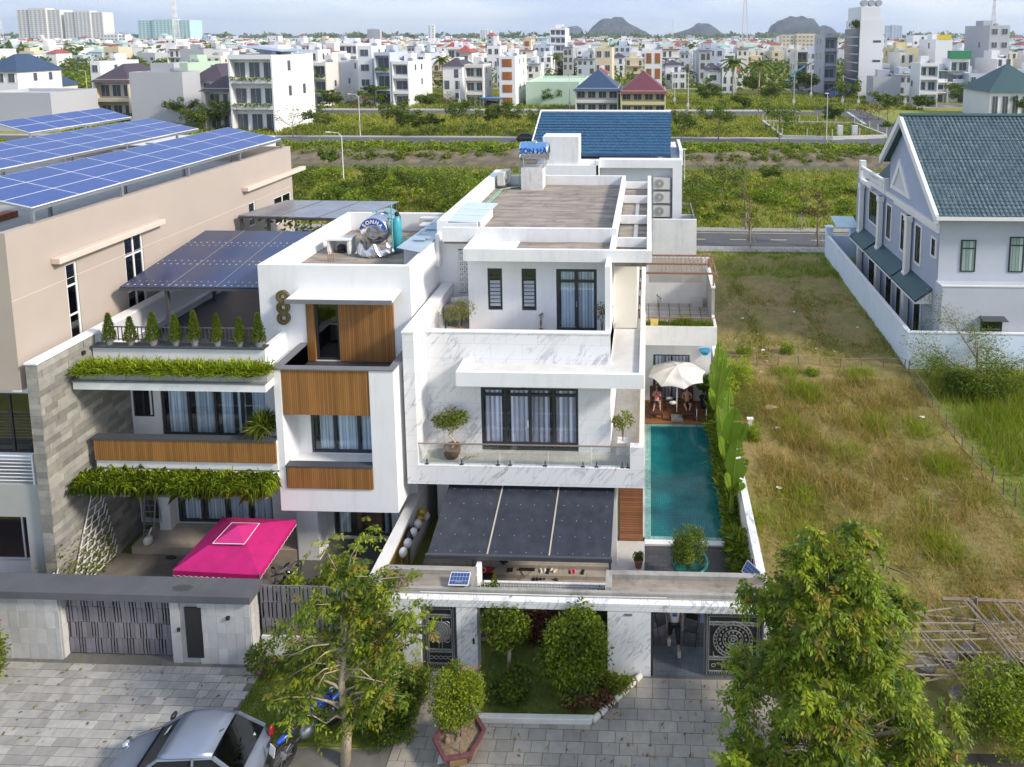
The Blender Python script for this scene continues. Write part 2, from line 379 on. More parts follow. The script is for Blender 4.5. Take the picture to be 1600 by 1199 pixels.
L1=leafmat('leaf_mid',(.14,.195,.010));L2=leafmat('leaf_dark',(.065,.115,.010));L3=leafmat('leaf_bright',(.26,.31,.014));L4=leafmat('leaf_yellow',(.30,.22,.03));L5=leafmat('leaf_brown',(.16,.09,.04),.15)
LO=leafmat('leaf_olive',(.18,.175,.025));LDRY=leafmat('dry_grass',(.42,.29,.10),.3);LPINK=leafmat('magenta_petals',(.42,.04,.22));LORG=leafmat('orange_petals',(.60,.17,.04));LRED=leafmat('red_leaves',(.16,.03,.025))
LLIME=leafmat('leaf_lime',(.34,.40,.025));LFERN=leafmat('fern_green',(.21,.30,.015));LBAN=leafmat('banana_leaf',(.17,.27,.03),.25)
bark=M('bark',(.20,.155,.11),.95,var=.3,scale=8,bmp=.5);bark_p=M('pale_bark',(.40,.33,.24),.9,var=.25,scale=6,bmp=.4)
def Q(u,v,X):
 r=_ray(u,v);t=X/r.x;return Vector((X,r.y*t,CAMH+r.z*t))
 #GROUND AND ROADS
gm,nt,bs=newmat('wild_ground')
n1=noise(nt,.05,6);n2=noise(nt,.9,6);n3=noise(nt,9,4)
c=mixc(nt,ramp(nt,n1,[(.38,(0,0,0)),(.62,(1,1,1))]),(.20,.25,.03),(.30,.27,.06))
c=mixc(nt,ramp(nt,n2,[(.42,(0,0,0)),(.7,(.75,.75,.75))]),c,(.11,.14,.02));c=mixc(nt,ramp(nt,n3,[(.5,(0,0,0)),(.8,(.5,.5,.5))]),c,(.2,.17,.1))
nt.links.new(c,bs.inputs['Base Color']);bs.inputs['Roughness'].default_value=.95;bump(nt,bs,n3,.6,.1)
lotm,nt,bs=newmat('open_lot_earth')
n1=noise(nt,.16,6,.7);n2=noise(nt,1.1,8,.75);n3=noise(nt,14,5,.7);n4=noise(nt,40,2)
c=mixc(nt,ramp(nt,n1,[(.42,(0,0,0)),(.58,(1,1,1))]),(.32,.21,.085),(.24,.21,.05))
c=mixc(nt,ramp(nt,n2,[(.40,(0,0,0)),(.60,(.85,.85,.85))]),c,(.15,.14,.035));c=mixc(nt,ramp(nt,n3,[(.5,(0,0,0)),(.75,(.6,.6,.6))]),c,(.25,.18,.10))
c=mixc(nt,ramp(nt,n4,[(.66,(0,0,0)),(.74,(.8,.8,.8))]),c,(.42,.38,.32))
nt.links.new(c,bs.inputs['Base Color']);bs.inputs['Roughness'].default_value=.95;bump(nt,bs,n3,.7,.08)
lawnm,nt,bs=newmat('lawn_ground');c=ramp(nt,noise(nt,3,6,.7),[(.35,(.07,.10,.015)),(.7,(.17,.19,.03))]);nt.links.new(c,bs.inputs['Base Color']);bs.inputs['Roughness'].default_value=.95
def sheet(name,x0,x1,y0,y1,z,mat,n=1):
 mb=MB();mb.poly([(x0,y0,z),(x1,y0,z),(x1,y1,z),(x0,y1,z)]);return struct(name,mb,mat)
sheet('ground',-9000,9000,-60,22000,0,gm)
lot=MB();nx,ny=40,60
vs=[];fs=[]
for j in range(ny+1):
 for i in range(nx+1):
  x=3.95+11.65*i/nx;y=17+43*j/ny
  e=min(i,nx-i,j,ny-j);z=.006+(.0 if e<1 else.10*random.random()+.16*abs(sin(x*.7+1.3)*sin(y*.45)))
  vs.append((x,y,z))
for j in range(ny):
 for i in range(nx):a=j*(nx+1)+i;fs.append((a,a+1,a+nx+2,a+nx+1))
lot.add(vs,fs);o=struct('open_lot',lot,lotm);o.data.polygons.foreach_set('use_smooth',[True]*len(o.data.polygons))
sheet('field',15.65,80,17,39.2,.006,gm)
def road(name,x0,x1,y0,y1,mat=asphalt,z=.004):return sheet(name,x0,x1,y0,y1,z,mat)
road('near_road',-90,120,62.4,67.6)
for nm,y0,y1 in(('near_pavement',60.9,62.4),('far_pavement',67.6,68.8)):
 k=MB();k.box(-90,120,y0,y1,-.02,.12)
 o=struct(nm,k,brickmat(nm+'_slabs',(.32,.31,.29),(.27,.26,.24),(.15,.14,.12),.8,.8,.02,'xy',.9))
mk=MB()
for i in range(-12,30):mk.box(i*4.0,i*4.0+1.6,64.93,65.07,.0045,.009)
struct('road_marking',mk,paint_y)
mk=MB();mk.box(-90,120,67.2,67.3,.0045,.009).box(-90,120,62.7,62.8,.0045,.009);struct('road_edge_line',mk,paint_y)
sheet('canal_water',-160,180,98.5,103.5,.03,(lambda m:m)(M('canal_water',(.085,.09,.035),.6,var=.2,scale=.3)))
bk=MB();vs=[];fs=[];prof=[(102.6,-.05,.2),(103.4,.35,.3),(104.4,.5,.25),(105.6,1.1,.3),(107.5,1.3,.25),(116,.9,.2),(121.5,-.05,.1)]
nxx=260
for i in range(nxx+1):
 x=-170+350*i/nxx
 for y,z,j in prof:vs.append((x+random.uniform(-.3,.3),y+random.uniform(-j,j)+.9*sin(x*.11)*(y<107),z+(random.uniform(-j,j) if z>0 else 0)))
k=len(prof)
for i in range(nxx):
 for q in range(k-1):a=i*k+q;fs.append((a,a+1,a+k+1,a+k))
bk.add(vs,fs);bankm=M('eroded_bank',(.075,.066,.045),.95,var=.3,scale=.35,c2=(.20,.16,.105),bmp=.6,bscale=3,stretch=(1,1,3))
struct('canal_bank',bk,bankm)
road('canal_road',-170,190,123.4,130.6)
kb=MB();kb.box(-170,190,123.0,123.4,-.02,.14).box(-170,42,130.6,132.4,-.02,.14);struct('canal_road_kerb',kb,kerb)
road('middle_road',-190,46,170,179);kb=MB();kb.box(-190,43,169.4,170,-.02,.14).box(-190,40,179,183,-.02,.14);struct('middle_road_kerb',kb,kerb)
a,b,c_,d=G(1352,250),G(1255,132),G(1300,128),G(1440,205)
mb=MB();pts=[G(1362,222),G(1268,172),G(1222,128),G(1262,112),G(1302,140),G(1345,172),G(1500,235)]
mb.poly([(p.x,p.y,.012) for p in pts]);struct('cross_street',mb,asphalt)
mb=MB()
for i in range(9):
 p=G(1282+i*6.5,169.5+i*.35);mb.box(p.x,p.x+.55,p.y,p.y+3.2,.0165,.021)
for i in range(9):
 p=G(1326+i*3.2,177+i*2.2);mb.box(p.x,p.x+.6,p.y,p.y+2.4,.0165,.021)
for i in range(7):
 p=G(1248+i*4.5,148.5+i*.5);mb.box(p.x,p.x+.6,p.y,p.y+3.5,.0165,.021)
struct('zebra_crossing',mb,paint_w)
mb=MB();p=[G(1395,164.5),G(1600,163),G(1600,168),G(1405,169.5)];mb.prism([(q.x,q.y) for q in p],'z',.0,.14);struct('town_pavement',mb,kerb)
#front pavings (separate slabs, joints recessed)
b=MB();b.box(-24,-12.2,13.2,19.3,-.05,.012);PL=struct('granite_paving',b,joint)
b=MB();b.box(-7.6,5.4,13.2,19.05,-.05,.013);b.box(-12.2,-7.6,13.2,16.6,-.05,.011);PR=struct('grey_paving',b,joint)
def pave(base,x0,x1,y0,y1,w,d,mat,near,skip=None):
 cells=[];j=0;y=y0
 while y+d<=y1+.01:
  x=x0-(random.random()*w)
  while x<x1:
   ww=w if near is None else random.choice(near)
   xa=max(x,x0);xb=min(x+ww,x1)
   if xb-xa>.12 and not(skip and skip((xa+xb)/2,y+d/2)):cells.append((xa,xb,y))
   x+=ww
  y+=d;j+=1
 cells.sort(key=lambda c:abs(c[2]-17.4)+(0 if c[2]>15.6 else 4));st=MB()
 for k,(xa,xb,y) in enumerate(cells):
  if k<295:piece('paver',base,round((xb-xa)/.05)*.05-.014,d-.012,.04,((xa+xb)/2,y+d/2,.012+random.uniform(0,.006)),mat)
  else:st.box(xa+.007,xb-.007,y+.006,y+d-.006,-.004,.032)
 if len(cells)>295:part('paver_field',st,mat,base,kind='stuff')
pave(PL,-22.5,-12.2,14.4,19.0,.6,.25,granite,(.35,.5,.6,.75),lambda x,y:x>-12.35+(y-18.9)*.1)
bedpoly=[(-5.3,17.75),(-4.9,17.4),(-1.6,17.45),(-.1,19.05)]
def inbed(x,y):return(-5.15<x<-.2+(y-19)*.9 and y>17.5)
pave(PR,-7.2,5.2,15.0,19.05,.5,.33,paver_g,None,inbed)
mb=MB();mb.prism([(-12.2,19.1),(-12.2,17.0),(-10.3,16.65),(-7.6,16.65),(-6.75,17.6),(-7.1,19.1),(-8.4,19.4)],'z',-.02,.035);struct('lawn',mb,lawnm)
n=26000;X=RNG.uniform(-12.2,-7.0,n);Y=RNG.uniform(16.7,19.2,n);o=blades('grass',X,Y,np.full(n,.03),np.full(n,.07),.012,[L1,L2,L3],[3,2,2]);tag(o,'short mown grass of the small lawn beside the left gate','grass',kind='stuff')
#WINDOWS
def window(par,xf,a0,a1,z0,z1,d,cols=2,rows=None,fr=frame_d,fw=.05,gl=glass,cur=None,dep=.06,back=None,name='window',open_l=0,label=None,curoff=.07,curtn=None):
 """frame bars in plane depth d (towards outside); pane and curtain are its sub-parts"""
 mb=MB(xf);mb.box(a0,a1,d-dep,d,z0,z0+fw).box(a0,a1,d-dep,d,z1-fw,z1).box(a0,a0+fw,d-dep,d,z0+fw,z1-fw).box(a1-fw,a1,d-dep,d,z0+fw,z1-fw)
 for i in range(1,cols):
  x=a0+(a1-a0)*i/cols;mb.box(x-fw*.55,x+fw*.55,d-dep,d,z0+fw,z1-fw)
 for r in(rows or()):
  for i in range(cols):
   xa=a0+(a1-a0)*i/cols+fw*(.55 if i else 1);xb=a0+(a1-a0)*(i+1)/cols-fw*(.55 if i<cols-1 else 1)
   mb.box(xa,xb,d-dep,d,r-fw*.5,r+fw*.5)
 f=part(name,mb,fr,par,label=label)
 g=MB(xf);g.box(a0+fw*.5,a1-fw*.5,d-dep*.6,d-dep*.45,z0+fw*.5,z1-fw*.5);part('pane',g,gl,f)
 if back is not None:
  k=MB(xf);k.box(a0,a1,d-dep-.35-.02,d-dep-.35,z0,z1);part('dark_room_panel' if cur is None else 'back_panel',k,back,f)  # dark sheet behind the glass stands in for the unlit room
 if cur:
  ranges=curtn or[(a0+fw,a1-fw)]
  k=MB(xf)
  for(p,q) in ranges:
   n=max(6,int((q-p)/.055));pts=[]
   for i in range(n+1):pts.append((p+(q-p)*i/n,d-dep-curoff+.035*sin(i*1.35)*(1+.3*sin(i*.37))))
   vs=[(x,y,z0+.03) for x,y in pts]+[(x,y,z1-.03) for x,y in pts]
   k.add(vs,[(i,i+1,n+2+i,n+1+i) for i in range(n)])
  part('curtain',k,cur,f,smooth=True)
 return f
 #MAIN WHITE HOUSE (marble balconies)
H1=thing('white_house','large white three storey house with marble clad balconies and stained flat roof, centre','house',(-4.5,30,0))
mb=MB();mb.box(-8.7,-1.45,38.0,38.2,0,11.45);mb.box(-9.15,-8.7,28.0,39.2,0,12.1);mb.box(-1.65,-1.45,24.4,38.0,0,11.4)
mb.box(-8.7,-7.4,28.0,28.15,7.9,12.0)
mb.wall(-8.5,-1.45,25.0,25.2,0.45,3.55,[(-7.6,-2.2,.45,3.0)])
mb.wall(-7.4,-1.45,26.4,26.6,7.93,11.25,[(-6.6,-6.0,8.8,10.58),(-5.2,-4.6,8.8,10.58),(-3.78,-2.12,7.93,10.58)])
mb.box(-7.4,-7.22,26.6,38,7.93,11.25)
part('wall',mb,white,H1)
mb=MB();mb.box(-1.45,-.5,27.4,27.6,7.66,11.25);mb.box(-.68,-.5,27.6,36,7.66,11.25);part('side_wall',mb,cream,H1,label='cream side wall of the top storey')
mb=MB();mb.wall(-8.5,-1.45,24.2,24.4,4.1,8.83,[(-6.42,-2.68,4.1,6.66)]);mb.box(-1.6,-1.45,24.4,26.4,7.9,8.83);part('marble_wall',mb,marble_x,H1)
mb=MB();mb.box(-8.5,-1.43,24.17,24.42,8.832,8.88);mb.box(-1.62,-1.42,24.42,26.38,8.832,8.88);part('parapet_cap',mb,white,H1)
mb=MB();mb.box(-8.92,-8.5,23.0,28.0,3.5,9.32);part('left_marble_pier',mb,marble_x,H1)
mb=MB();mb.box(-8.95,-8.47,22.98,27.98,9.322,9.38);part('pier_cap',mb,white_old,H1)
mb=MB();mb.box(-8.5,-.16,23.2,25.0,3.55,4.1);mb.box(-1.45,-.16,25,36,3.55,4.1);part('balcony_floor',mb,ceramic,H1)
mb=MB();mb.box(-8.5,-.16,23.0,23.2,3.5,4.24);mb.box(-.66,-.16,23.0,23.3,4.241,5.08);part('balcony_fascia',mb,marble_x,H1)
mb=MB();mb.box(-.34,-.16,23.3,35.5,4.1,4.95);part('side_balustrade',mb,cream,H1)
mb=MB();mb.box(-8.7,-1.45,24.4,38,7.7,7.93);part('terrace_floor',mb,ceramic,H1)
mb=MB();mb.box(-6.9,-.34,23.3,24.2,7.3,7.62);mb.box(-1.45,-.34,24.2,36,7.3,7.62);part('canopy_floor',mb,M('bleached_screed',(.60,.59,.56),.9,var=.08,scale=2,stain=.35,stainc=(.4,.39,.36)),H1)
mb=MB();mb.box(-7.05,-.16,23.15,23.3,7.26,7.8);mb.box(-7.05,-6.9,23.3,24.2,7.26,7.8);mb.box(-.34,-.16,23.3,36,7.26,7.8);part('canopy_rim',mb,white,H1)
mb=MB();mb.box(-7.3,.12,25.4,25.58,11.22,11.7);mb.box(-7.3,-7.12,25.58,27.3,11.22,11.7);mb.box(-.08,.12,25.58,39.6,11.22,11.7)
mb.box(-1.55,-1.35,25.58,27.3,11.3,11.7)
for y in(27.1,30.6,34.5,37.9):mb.box(-1.35,-.08,y,y+.14,11.3,11.68)
part('roof_rim',mb,white_old,H1)
mb=MB();mb.box(-8.7,-1.35,27.3,27.48,11.4,12.0);mb.box(-1.55,-1.35,27.48,38.0,11.4,12.0);mb.box(-8.7,-1.35,38.0,38.2,11.46,12.0);mb.box(-8.5,-7.35,28.4,28.55,11.47,11.95);part('roof_parapet',mb,white_old,H1)
mb=MB();mb.box(-8.7,-1.55,27.48,38.0,11.25,11.45);mb.box(-5.4,-1.55,25.58,27.3,11.2,11.42);mb.box(-1.35,-.08,25.58,38.2,11.0,11.22);part('roof_deck',mb,roofcon,H1)
mb=MB();mb.box(-7.12,-5.4,25.58,27.3,11.2,11.425);part('painted_roof_strip',mb,white_old,H1)
mb=MB();mb.hexa([(-8.75,28.05,12.05),(-7.4,28.05,12.0),(-7.2,31.2,12.05),(-8.7,31.2,12.1)],[(-8.75,28.05,12.08),(-7.4,28.05,12.03),(-7.2,31.2,12.08),(-8.7,31.2,12.13)])
sk=part('skylight',mb,M('frosted_skylight',(.50,.60,.62),.25,var=.06),H1)
mb=MB()
for y in(29.0,30.0):mb.box(-8.7,-7.3,y,y+.03,12.115,12.14)
part('glazing_bar',mb,white,sk)
mb=MB();mb.box(-8.68,-7.45,28.4,31.1,11.45,12.0);part('skylight_curb',mb,white,H1)
window(H1,FY(24.2),-6.42,-2.68,4.12,6.64,-.02,4,[6.35,4.35],frame_d,.09,glass,curtain_p,.08,darkroom,'balcony_door',curtn=[(-6.3,-5.65),(-5.3,-4.6),(-4.5,-3.8),(-3.55,-2.8)])
window(H1,FY(26.4),-3.76,-2.14,7.95,10.56,-.03,2,[10.05],frame_d,.1,glass,curtain_b,.07,darkroom,'terrace_door',curtn=[(-3.6,-3.05),(-2.9,-2.25)])
M_louv=M('frosted_louvre',(.34,.37,.40),.3,var=.05)
for x in(-6.59,-5.19):
 w=window(H1,FY(26.4),x,x+.58,8.82,10.56,-.03,1,[10.2],frame_d,.08,glass,None,.07,darkroom,'louvre_window')
 for i in range(7):
  m_=MB();z=8.98+i*.16;m_.hexa([(x+.08,26.40,z),(x+.5,26.40,z),(x+.5,26.41,z+.01),(x+.08,26.41,z+.01)],[(x+.08,26.44,z+.1),(x+.5,26.44,z+.1),(x+.5,26.45,z+.11),(x+.08,26.45,z+.11)]);part('louvre',m_,M_louv,w)
mb=MB();mb.tube((-2.95,26.36,9.0),(-2.95,26.36,9.25),.02);mb.tube((-4.62,24.14,5.1),(-4.62,24.14,5.4),.02);part('door_handle',mb,chrome,H1)
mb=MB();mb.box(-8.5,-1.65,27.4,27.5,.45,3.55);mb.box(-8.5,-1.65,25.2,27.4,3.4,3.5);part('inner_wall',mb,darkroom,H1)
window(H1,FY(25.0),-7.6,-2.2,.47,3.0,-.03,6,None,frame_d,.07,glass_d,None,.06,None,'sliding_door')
mb=MB();mb.box(-1.12,-.2,24.62,24.8,.1,3.5);part('plank_wall',mb,woodv,H1)
mb=MB();mb.box(-1.4,-1.17,23.4,23.65,.1,3.5);part('column',mb,white,H1)
mb=MB();mb.box(-1.17,-1.12,24.6,24.85,.1,3.5);part('edge_trim',mb,darkgrey,H1)
for i in range(3):
 for j in range(8):
  x=-8.22+i*.27;z=8.95+j*.235;m_=MB();m_.wall(x,x+.25,27.9,28.0,z,z+.22,[(x+.05,x+.11,z+.05,z+.1),(x+.14,x+.2,z+.05,z+.1),(x+.05,x+.11,z+.13,z+.17),(x+.14,x+.2,z+.13,z+.17)]);part('breeze_block',m_,white_old,H1)
mb=MB();mb.box(-8.25,-7.38,27.985,27.998,8.9,10.85);part('block_backing',mb,midgrey,H1)
for i,(x0,x1) in enumerate(((-8.45,-7.0),(-6.95,-5.5),(-5.45,-3.7),(-3.65,-2.1),(-2.05,-.7))):
 m_=MB();m_.box(x0,x1,23.08,23.095,4.27,5.02);part('rail_pane',m_,glass_c,H1)
for x in(-8.2,-6.9,-5.55,-5.1,-3.8,-2.4,-1.9,-.95,-.75):
 m_=MB();m_.box(x-.02,x+.02,23.06,23.12,4.25,4.42).box(x-.07,x+.07,23.04,23.13,4.241,4.255);part('glass_clamp',m_,darkgrey,H1)
mb=MB();mb.tube((-8.5,23.09,5.05),(-.66,23.09,5.05),.028,n=8);part('handrail',mb,M('bronze_rail',(.35,.26,.19),.3,metal=.6,var=.05),H1)
for y in(28.5,30,31.8,33.5):
 m_=MB();m_.tube((-.42,y,7.65),(-.42,y,7.95),.03);m_.ball((-.42,y,8.0),.05,8,5);part('spike_light',m_,black,H1)
lampm,nt,bs=newmat('warm_lamp');bs.inputs['Emission Color'].default_value=(1,.8,.5,1);bs.inputs['Emission Strength'].default_value=2.5
for x in(-6.85,-4.6,-2.4):m_=MB();m_.lathe([(.09,0),(.09,.03)],(x,24.3,3.52),12);part('downlight',m_,lampm,H1)
T=thing('entrance_steps','wide greige tiled steps in front of the white house, scattered with shoes','steps',(-5,23,0))
for i,(y,z) in enumerate(((22.85,.45),(22.55,.30),(22.25,.15))):
 m_=MB();m_.box(-8.4,-1.42,y,(25.0,22.85,22.55)[i],0.02,z);part('step',m_,terr_tile,T)
sheet('terrace_paving',-8.95,-.13,20.1,22.25,.02,ceramic)
mb=MB();mb.box(-5.6,-1.5,20.25,22.0,.021,.06);solo('green_strip',mb,M('green_glass_channel',(.10,.16,.13),.2,var=.2),'dark green planted channel at the foot of the tiled steps','channel')
sheet('side_terrace',-1.4,-.13,22.25,24.6,.1,M('white_granite_floor',(.55,.545,.53),.6,var=.06,scale=6))
A=thing('glass_awning','dark sloping awning of three sheets over the front steps','awning',(-4.3,22,2.6))
xs=[-7.47,-5.42,-3.32,-1.22]
for i in range(3):
 x0,x1=xs[i]+.02,xs[i+1]-.02
 m_=MB();m_.hexa([(x0,20.72,2.60),(x1,20.72,2.60),(x1,23.75,3.42),(x0,23.75,3.42)],[(x0,20.72,2.625),(x1,20.72,2.625),(x1,23.75,3.445),(x0,23.75,3.445)])
 part('sheet',m_,M('awning_sheet',(.030,.034,.048),.38,var=.3,scale=3,stain=.3,stainc=(.12,.12,.13)),A)
 for k in range(6):
  for q in range(4):
   t=k/5*.94+.03;x=x0+(x1-x0)*(q+.5)/4;y=20.72+3.03*t;z=2.625+.82*t;piece('stud',A,.016,.016,.008,(x,y,z+.005),plastic_w)
for x in xs[1:3]:m_=MB();m_.hexa([(x-.025,20.72,2.61),(x+.025,20.72,2.61),(x+.025,23.75,3.43),(x-.025,23.75,3.43)],[(x-.025,20.72,2.65),(x+.025,20.72,2.65),(x+.025,23.75,3.47),(x-.025,23.75,3.47)]);part('joint_strip',m_,M('beige_strip',(.42,.38,.32),.6),A)
mb=MB();mb.box(-7.5,-1.2,20.62,20.72,2.5,2.64);part('front_beam',mb,darkgrey,A)
for x in(-5.9,-1.27):m_=MB();m_.box(x-.04,x+.04,20.66,20.71,.02,2.5);part('post',m_,darkgrey,A)
#street front of the white house
F1=thing('gate_canopy','long white marble gate canopy with stained concrete rims in front of the white house','gate canopy',(-2.5,19.5,0))
mb=MB();mb.box(-8.6,3.75,19.0,19.2,2.26,2.5);part('fascia',mb,marble_s,F1)
mb=MB();mb.box(-8.6,3.75,19.28,19.38,2.36,2.62);mb.box(-8.6,-5.6,19.9,20.08,2.5,2.72);mb.box(-1.35,3.75,19.9,20.08,2.5,2.72);mb.box(-5.8,-5.6,19.38,19.9,2.5,2.72);mb.box(-1.35,-1.15,19.38,19.9,2.5,2.72);mb.box(-8.6,-8.4,19.38,19.9,2.5,2.72);part('rim',mb,coping,F1)
mb=MB();mb.box(-8.6,3.75,19.2,19.28,2.3,2.5);part('ledge',mb,coping,F1)
for x0,x1 in((-8.4,-5.8),(-1.15,3.75)):mb=MB();mb.box(x0,x1,19.38,19.9,2.4,2.565);part('slab',mb,roofcon,F1)
for x0,x1 in((-1.25,.1),(-8.6,-7.15),(-6.0,-5.35),(3.6,3.95)):mb=MB();mb.box(x0,x1,19.02,19.4,0,2.26);part('pillar',mb,marble_s,F1)
mb=MB();mb.box(-5.75,-5.6,20.08,20.7,.02,2.4);part('wing_wall',mb,white,F1)
m_=MB();m_.box(-.72,-.48,19.0,19.019,2.1,2.17);part('wall_lamp',m_,midgrey,F1)
m_=MB();m_.box(-7.32,-7.28,18.99,19.018,1.1,1.22).box(-5.5,-5.44,18.99,19.018,1.0,1.18);part('door_bell',m_,black,F1)
def solar_lamp(loc,label,tilt=.5,s=1.0,rz=0):
 t=thing('garden_solar_lamp',label,'solar panel',loc,None,rz)
 c,q=cos(tilt),sin(tilt);w,h=.32*s,.2*s
 def xf(a,b,d):return(a,b*c-d*q,b*q+d*c+.03)
 m=MB(xf);m.box(-w,w,0,2*h,0,.02);part('panel_frame',m,frame_w,t,local=True)
 m=MB(xf)
 for i in range(6):
  for j in range(3):m.box(-w+.02+i*(2*w-.04)/6+.004,-w+.02+(i+1)*(2*w-.04)/6-.004,.02+j*(2*h-.04)/3+.004,.02+(j+1)*(2*h-.04)/3-.004,.0202,.024)
 part('solar_cell',m,M('small_solar_cells',(.03,.07,.22),.2,var=.05),t,local=True)
 m=MB();m.box(-w*.4,w*.4,.05,.09,0,.1);part('stand',m,steel,t,local=True)
solar_lamp((-6.0,19.3,2.69),'small blue solar panel lying on the canopy rim above the small gate',.35)
solar_lamp((3.35,20.7,2.0),'small tilted solar panel on the pool wall beside the big street tree',.8,1.0,radians(-55))
mb=MB();mb.box(2.6,3.7,20.15,20.9,0,1.95);solo('meter_box',mb,white,'white masonry cabinet behind the gate canopy under the tilted solar panel','cabinet')
mb=MB();mb.path([(-7.2,19.24,2.53),(-5,19.24,2.53),(-3.1,19.22,2.54),(-2,19.24,2.52),(0.6,19.24,2.53)],.014,5);solo('white_conduit',mb,plastic_w,'thin white conduit lying along the front ledge of the gate canopy','conduit')
irond=M('wrought_iron_grey',(.13,.14,.16),.45,metal=.5,var=.1);irons=M('silvery_iron',(.36,.37,.38),.4,metal=.5,var=.15)
def ornate_gate(name,label,x0,x1,z0,z1,y):
 t=thing(name,label,'gate',((x0+x1)/2,y,0));w=x1-x0;hgt=z1-z0
 m=MB();fw=.055
 m.box(x0,x1,y,y+.05,z0,z0+fw).box(x0,x1,y,y+.05,z1-fw,z1).box(x0,x0+fw,y,y+.05,z0+fw,z1-fw).box(x1-fw,x1,y,y+.05,z0+fw,z1-fw)
 part('frame',m,irond,t)
 m=MB();m.box(x0+fw,x1-fw,y+.03,y+.04,z0+fw,z1-fw);part('backing_sheet',m,black,t)
 m=MB();bd=.11;xi0,xi1=x0+fw+bd,x1-fw-bd;zi0,zi1=z0+fw+bd,z1-fw-bd
 def bar(a,b,c,d):m.box(a,b,y-.008,y+.028,c,d)
 for a in(xi0,xi1):bar(a-.012,a+.012,zi0,zi1)
 for c in(zi0,zi1,zi0+hgt*.18,zi0+hgt*.18+.09,zi1-hgt*.09,zi1-hgt*.09-.09):bar(xi0+.012,xi1-.012,c-.01,c+.01)
 part('border_bar',m,irons,t)
 m=MB();st=.075
 n=int((z1-z0-2*fw)/st)
 for i in range(n):
  z=z0+fw+(i+.2)*st
  for a in(x0+fw+.03,x1-fw-.03-.045):m.box(a,a+.045,y,y+.028,z,z+.045)
 n=int((xi1-xi0)/st)
 for i in range(n):
  x=xi0+(i+.25)*st
  for c in(z0+fw+.03,z1-fw-.075,zi0+hgt*.18+.022,zi1-hgt*.09-.068):m.box(x,x+.04,y,y+.028,c,c+.045)
 part('square_stud',m,irons,t,kind='stuff')
 cx=(x0+x1)/2;cz=(zi0+hgt*.27+zi1-hgt*.09-.09)/2+.0;R=min((xi1-xi0)/2-.02,.62)
 for k,(r,wd) in enumerate(((R,.022),(R-.1,.018),(R*.52,.016),(R*.25,.016))):
  q=MB();nn=36
  q.lathe([(r-wd,y-.012),(r,y-.012),(r,y+.026),(r-wd,y+.026),(r-wd,y-.012)],(cx,0,cz),nn,'y',caps=False);part('ring',q,irons,t)
 q=MB()
 for r,nn,s in((R-.055,28,.04),(R*.66,18,.05),(R*.4,12,.05),(R*.1,5,.05)):
  for i in range(nn):
   a=2*pi*i/nn;q.box(cx+r*cos(a)-s/2,cx+r*cos(a)+s/2,y-.01,y+.028,cz+r*sin(a)-s/2,cz+r*sin(a)+s/2)
 part('rosette',q,irons,t,kind='stuff')
 q=MB()
 for c0,c1 in((zi0+hgt*.18+.1,cz-R),(cz+R,zi1-hgt*.09-.1)):
  if c1-c0>.05:
   for a in(-.06,.045):q.box(cx+a,cx+a+.015,y-.005,y+.028,c0,c1)
 for sx in(-1,1):
  for sz in(-1,1):
   ox=cx+sx*(xi1-xi0)*.40;oz=cz+sz*(R+.02)*(.9)
   q.path([(ox-sx*.16,y+.01,oz),(ox-sx*.06,y+.01,oz+sz*.03),(ox,y+.01,oz-sz*.02),(ox+sx*.01,y+.01,oz-sz*.14)],.014,5)
 for i in range(5):
  a=xi0+(xi1-xi0)*(i+.5)/5;q.path([(a+.07*cos(k*.9),y+.008,zi0+hgt*.09+.055*sin(k*.9)) for k in range(8)],.011,5)
 part('scrollwork',q,irons,t,kind='stuff');return t
ornate_gate('wrought_gate','narrow ornate iron gate with a round medallion, closed, left of the planted bed',-7.1,-6.02,.02,2.24,19.1)
ornate_gate('wrought_gate','wide ornate iron gate leaf beside the open gateway, half behind the street tree',1.75,3.58,.02,2.24,19.1)
mb=MB();mb.box(.12,.17,19.05,20.4,.02,2.2);solo('open_gate_leaf',mb,black,'black gate leaf swung open edge-on at the left of the gateway','gate')
sheet('gateway_floor',.1,3.6,19.05,20.2,.024,brickmat('blue_grey_slate',(.085,.10,.11),(.11,.13,.14),(.05,.055,.06),.3,.3,.006,'xy',.4))
B=thing('breeze_block_wall','low wall of white patterned breeze blocks behind the planted bed','wall',(-3.5,20.5,0))
mb=MB();mb.box(-5.55,-1.3,20.45,20.55,.05,1.25);part('base_wall',mb,M('brown_plinth',(.10,.075,.06),.9),B)
for i in range(14):
 for j in range(2):
  x=-5.5+i*.3;z=1.26+j*.3;m_=MB();hs=[(x+.03+a*.085,x+.03+a*.085+.06,z+.03+b_*.085,z+.03+b_*.085+.06) for a in range(3) for b_ in range(3)]
  m_.wall(x,x+.29,20.45,20.53,z,z+.29,hs);part('breeze_block',m_,white,B)
K=thing('bed_kerb','white kerb of the planted bed with a broken slanting right side','kerb',(-3,17.6,0))
mb=MB();mb.prism([(-5.35,17.85),(-4.93,17.42),(-1.62,17.46),(-1.58,17.62),(-4.87,17.58),(-5.22,17.95)],'z',0,.2);part('kerb_run',mb,M('cream_kerb',(.62,.60,.54),.7,var=.08,scale=4),K,bevel=.02)
for i in range(7):
 t0=i/7+.012;t1=(i+1)/7-.012;ax,ay,bx_,by_=-1.6,17.52,-.18,19.0
 m_=MB();m_.tube((ax+(bx_-ax)*t0,ay+(by_-ay)*t0,.1),(ax+(bx_-ax)*t1,ay+(by_-ay)*t1,.1),.1,.095,10);part('kerb_stone',m_,M('pale_kerb_stone',(.58,.56,.47),.8,var=.12),K,smooth=True,bevel=.03)
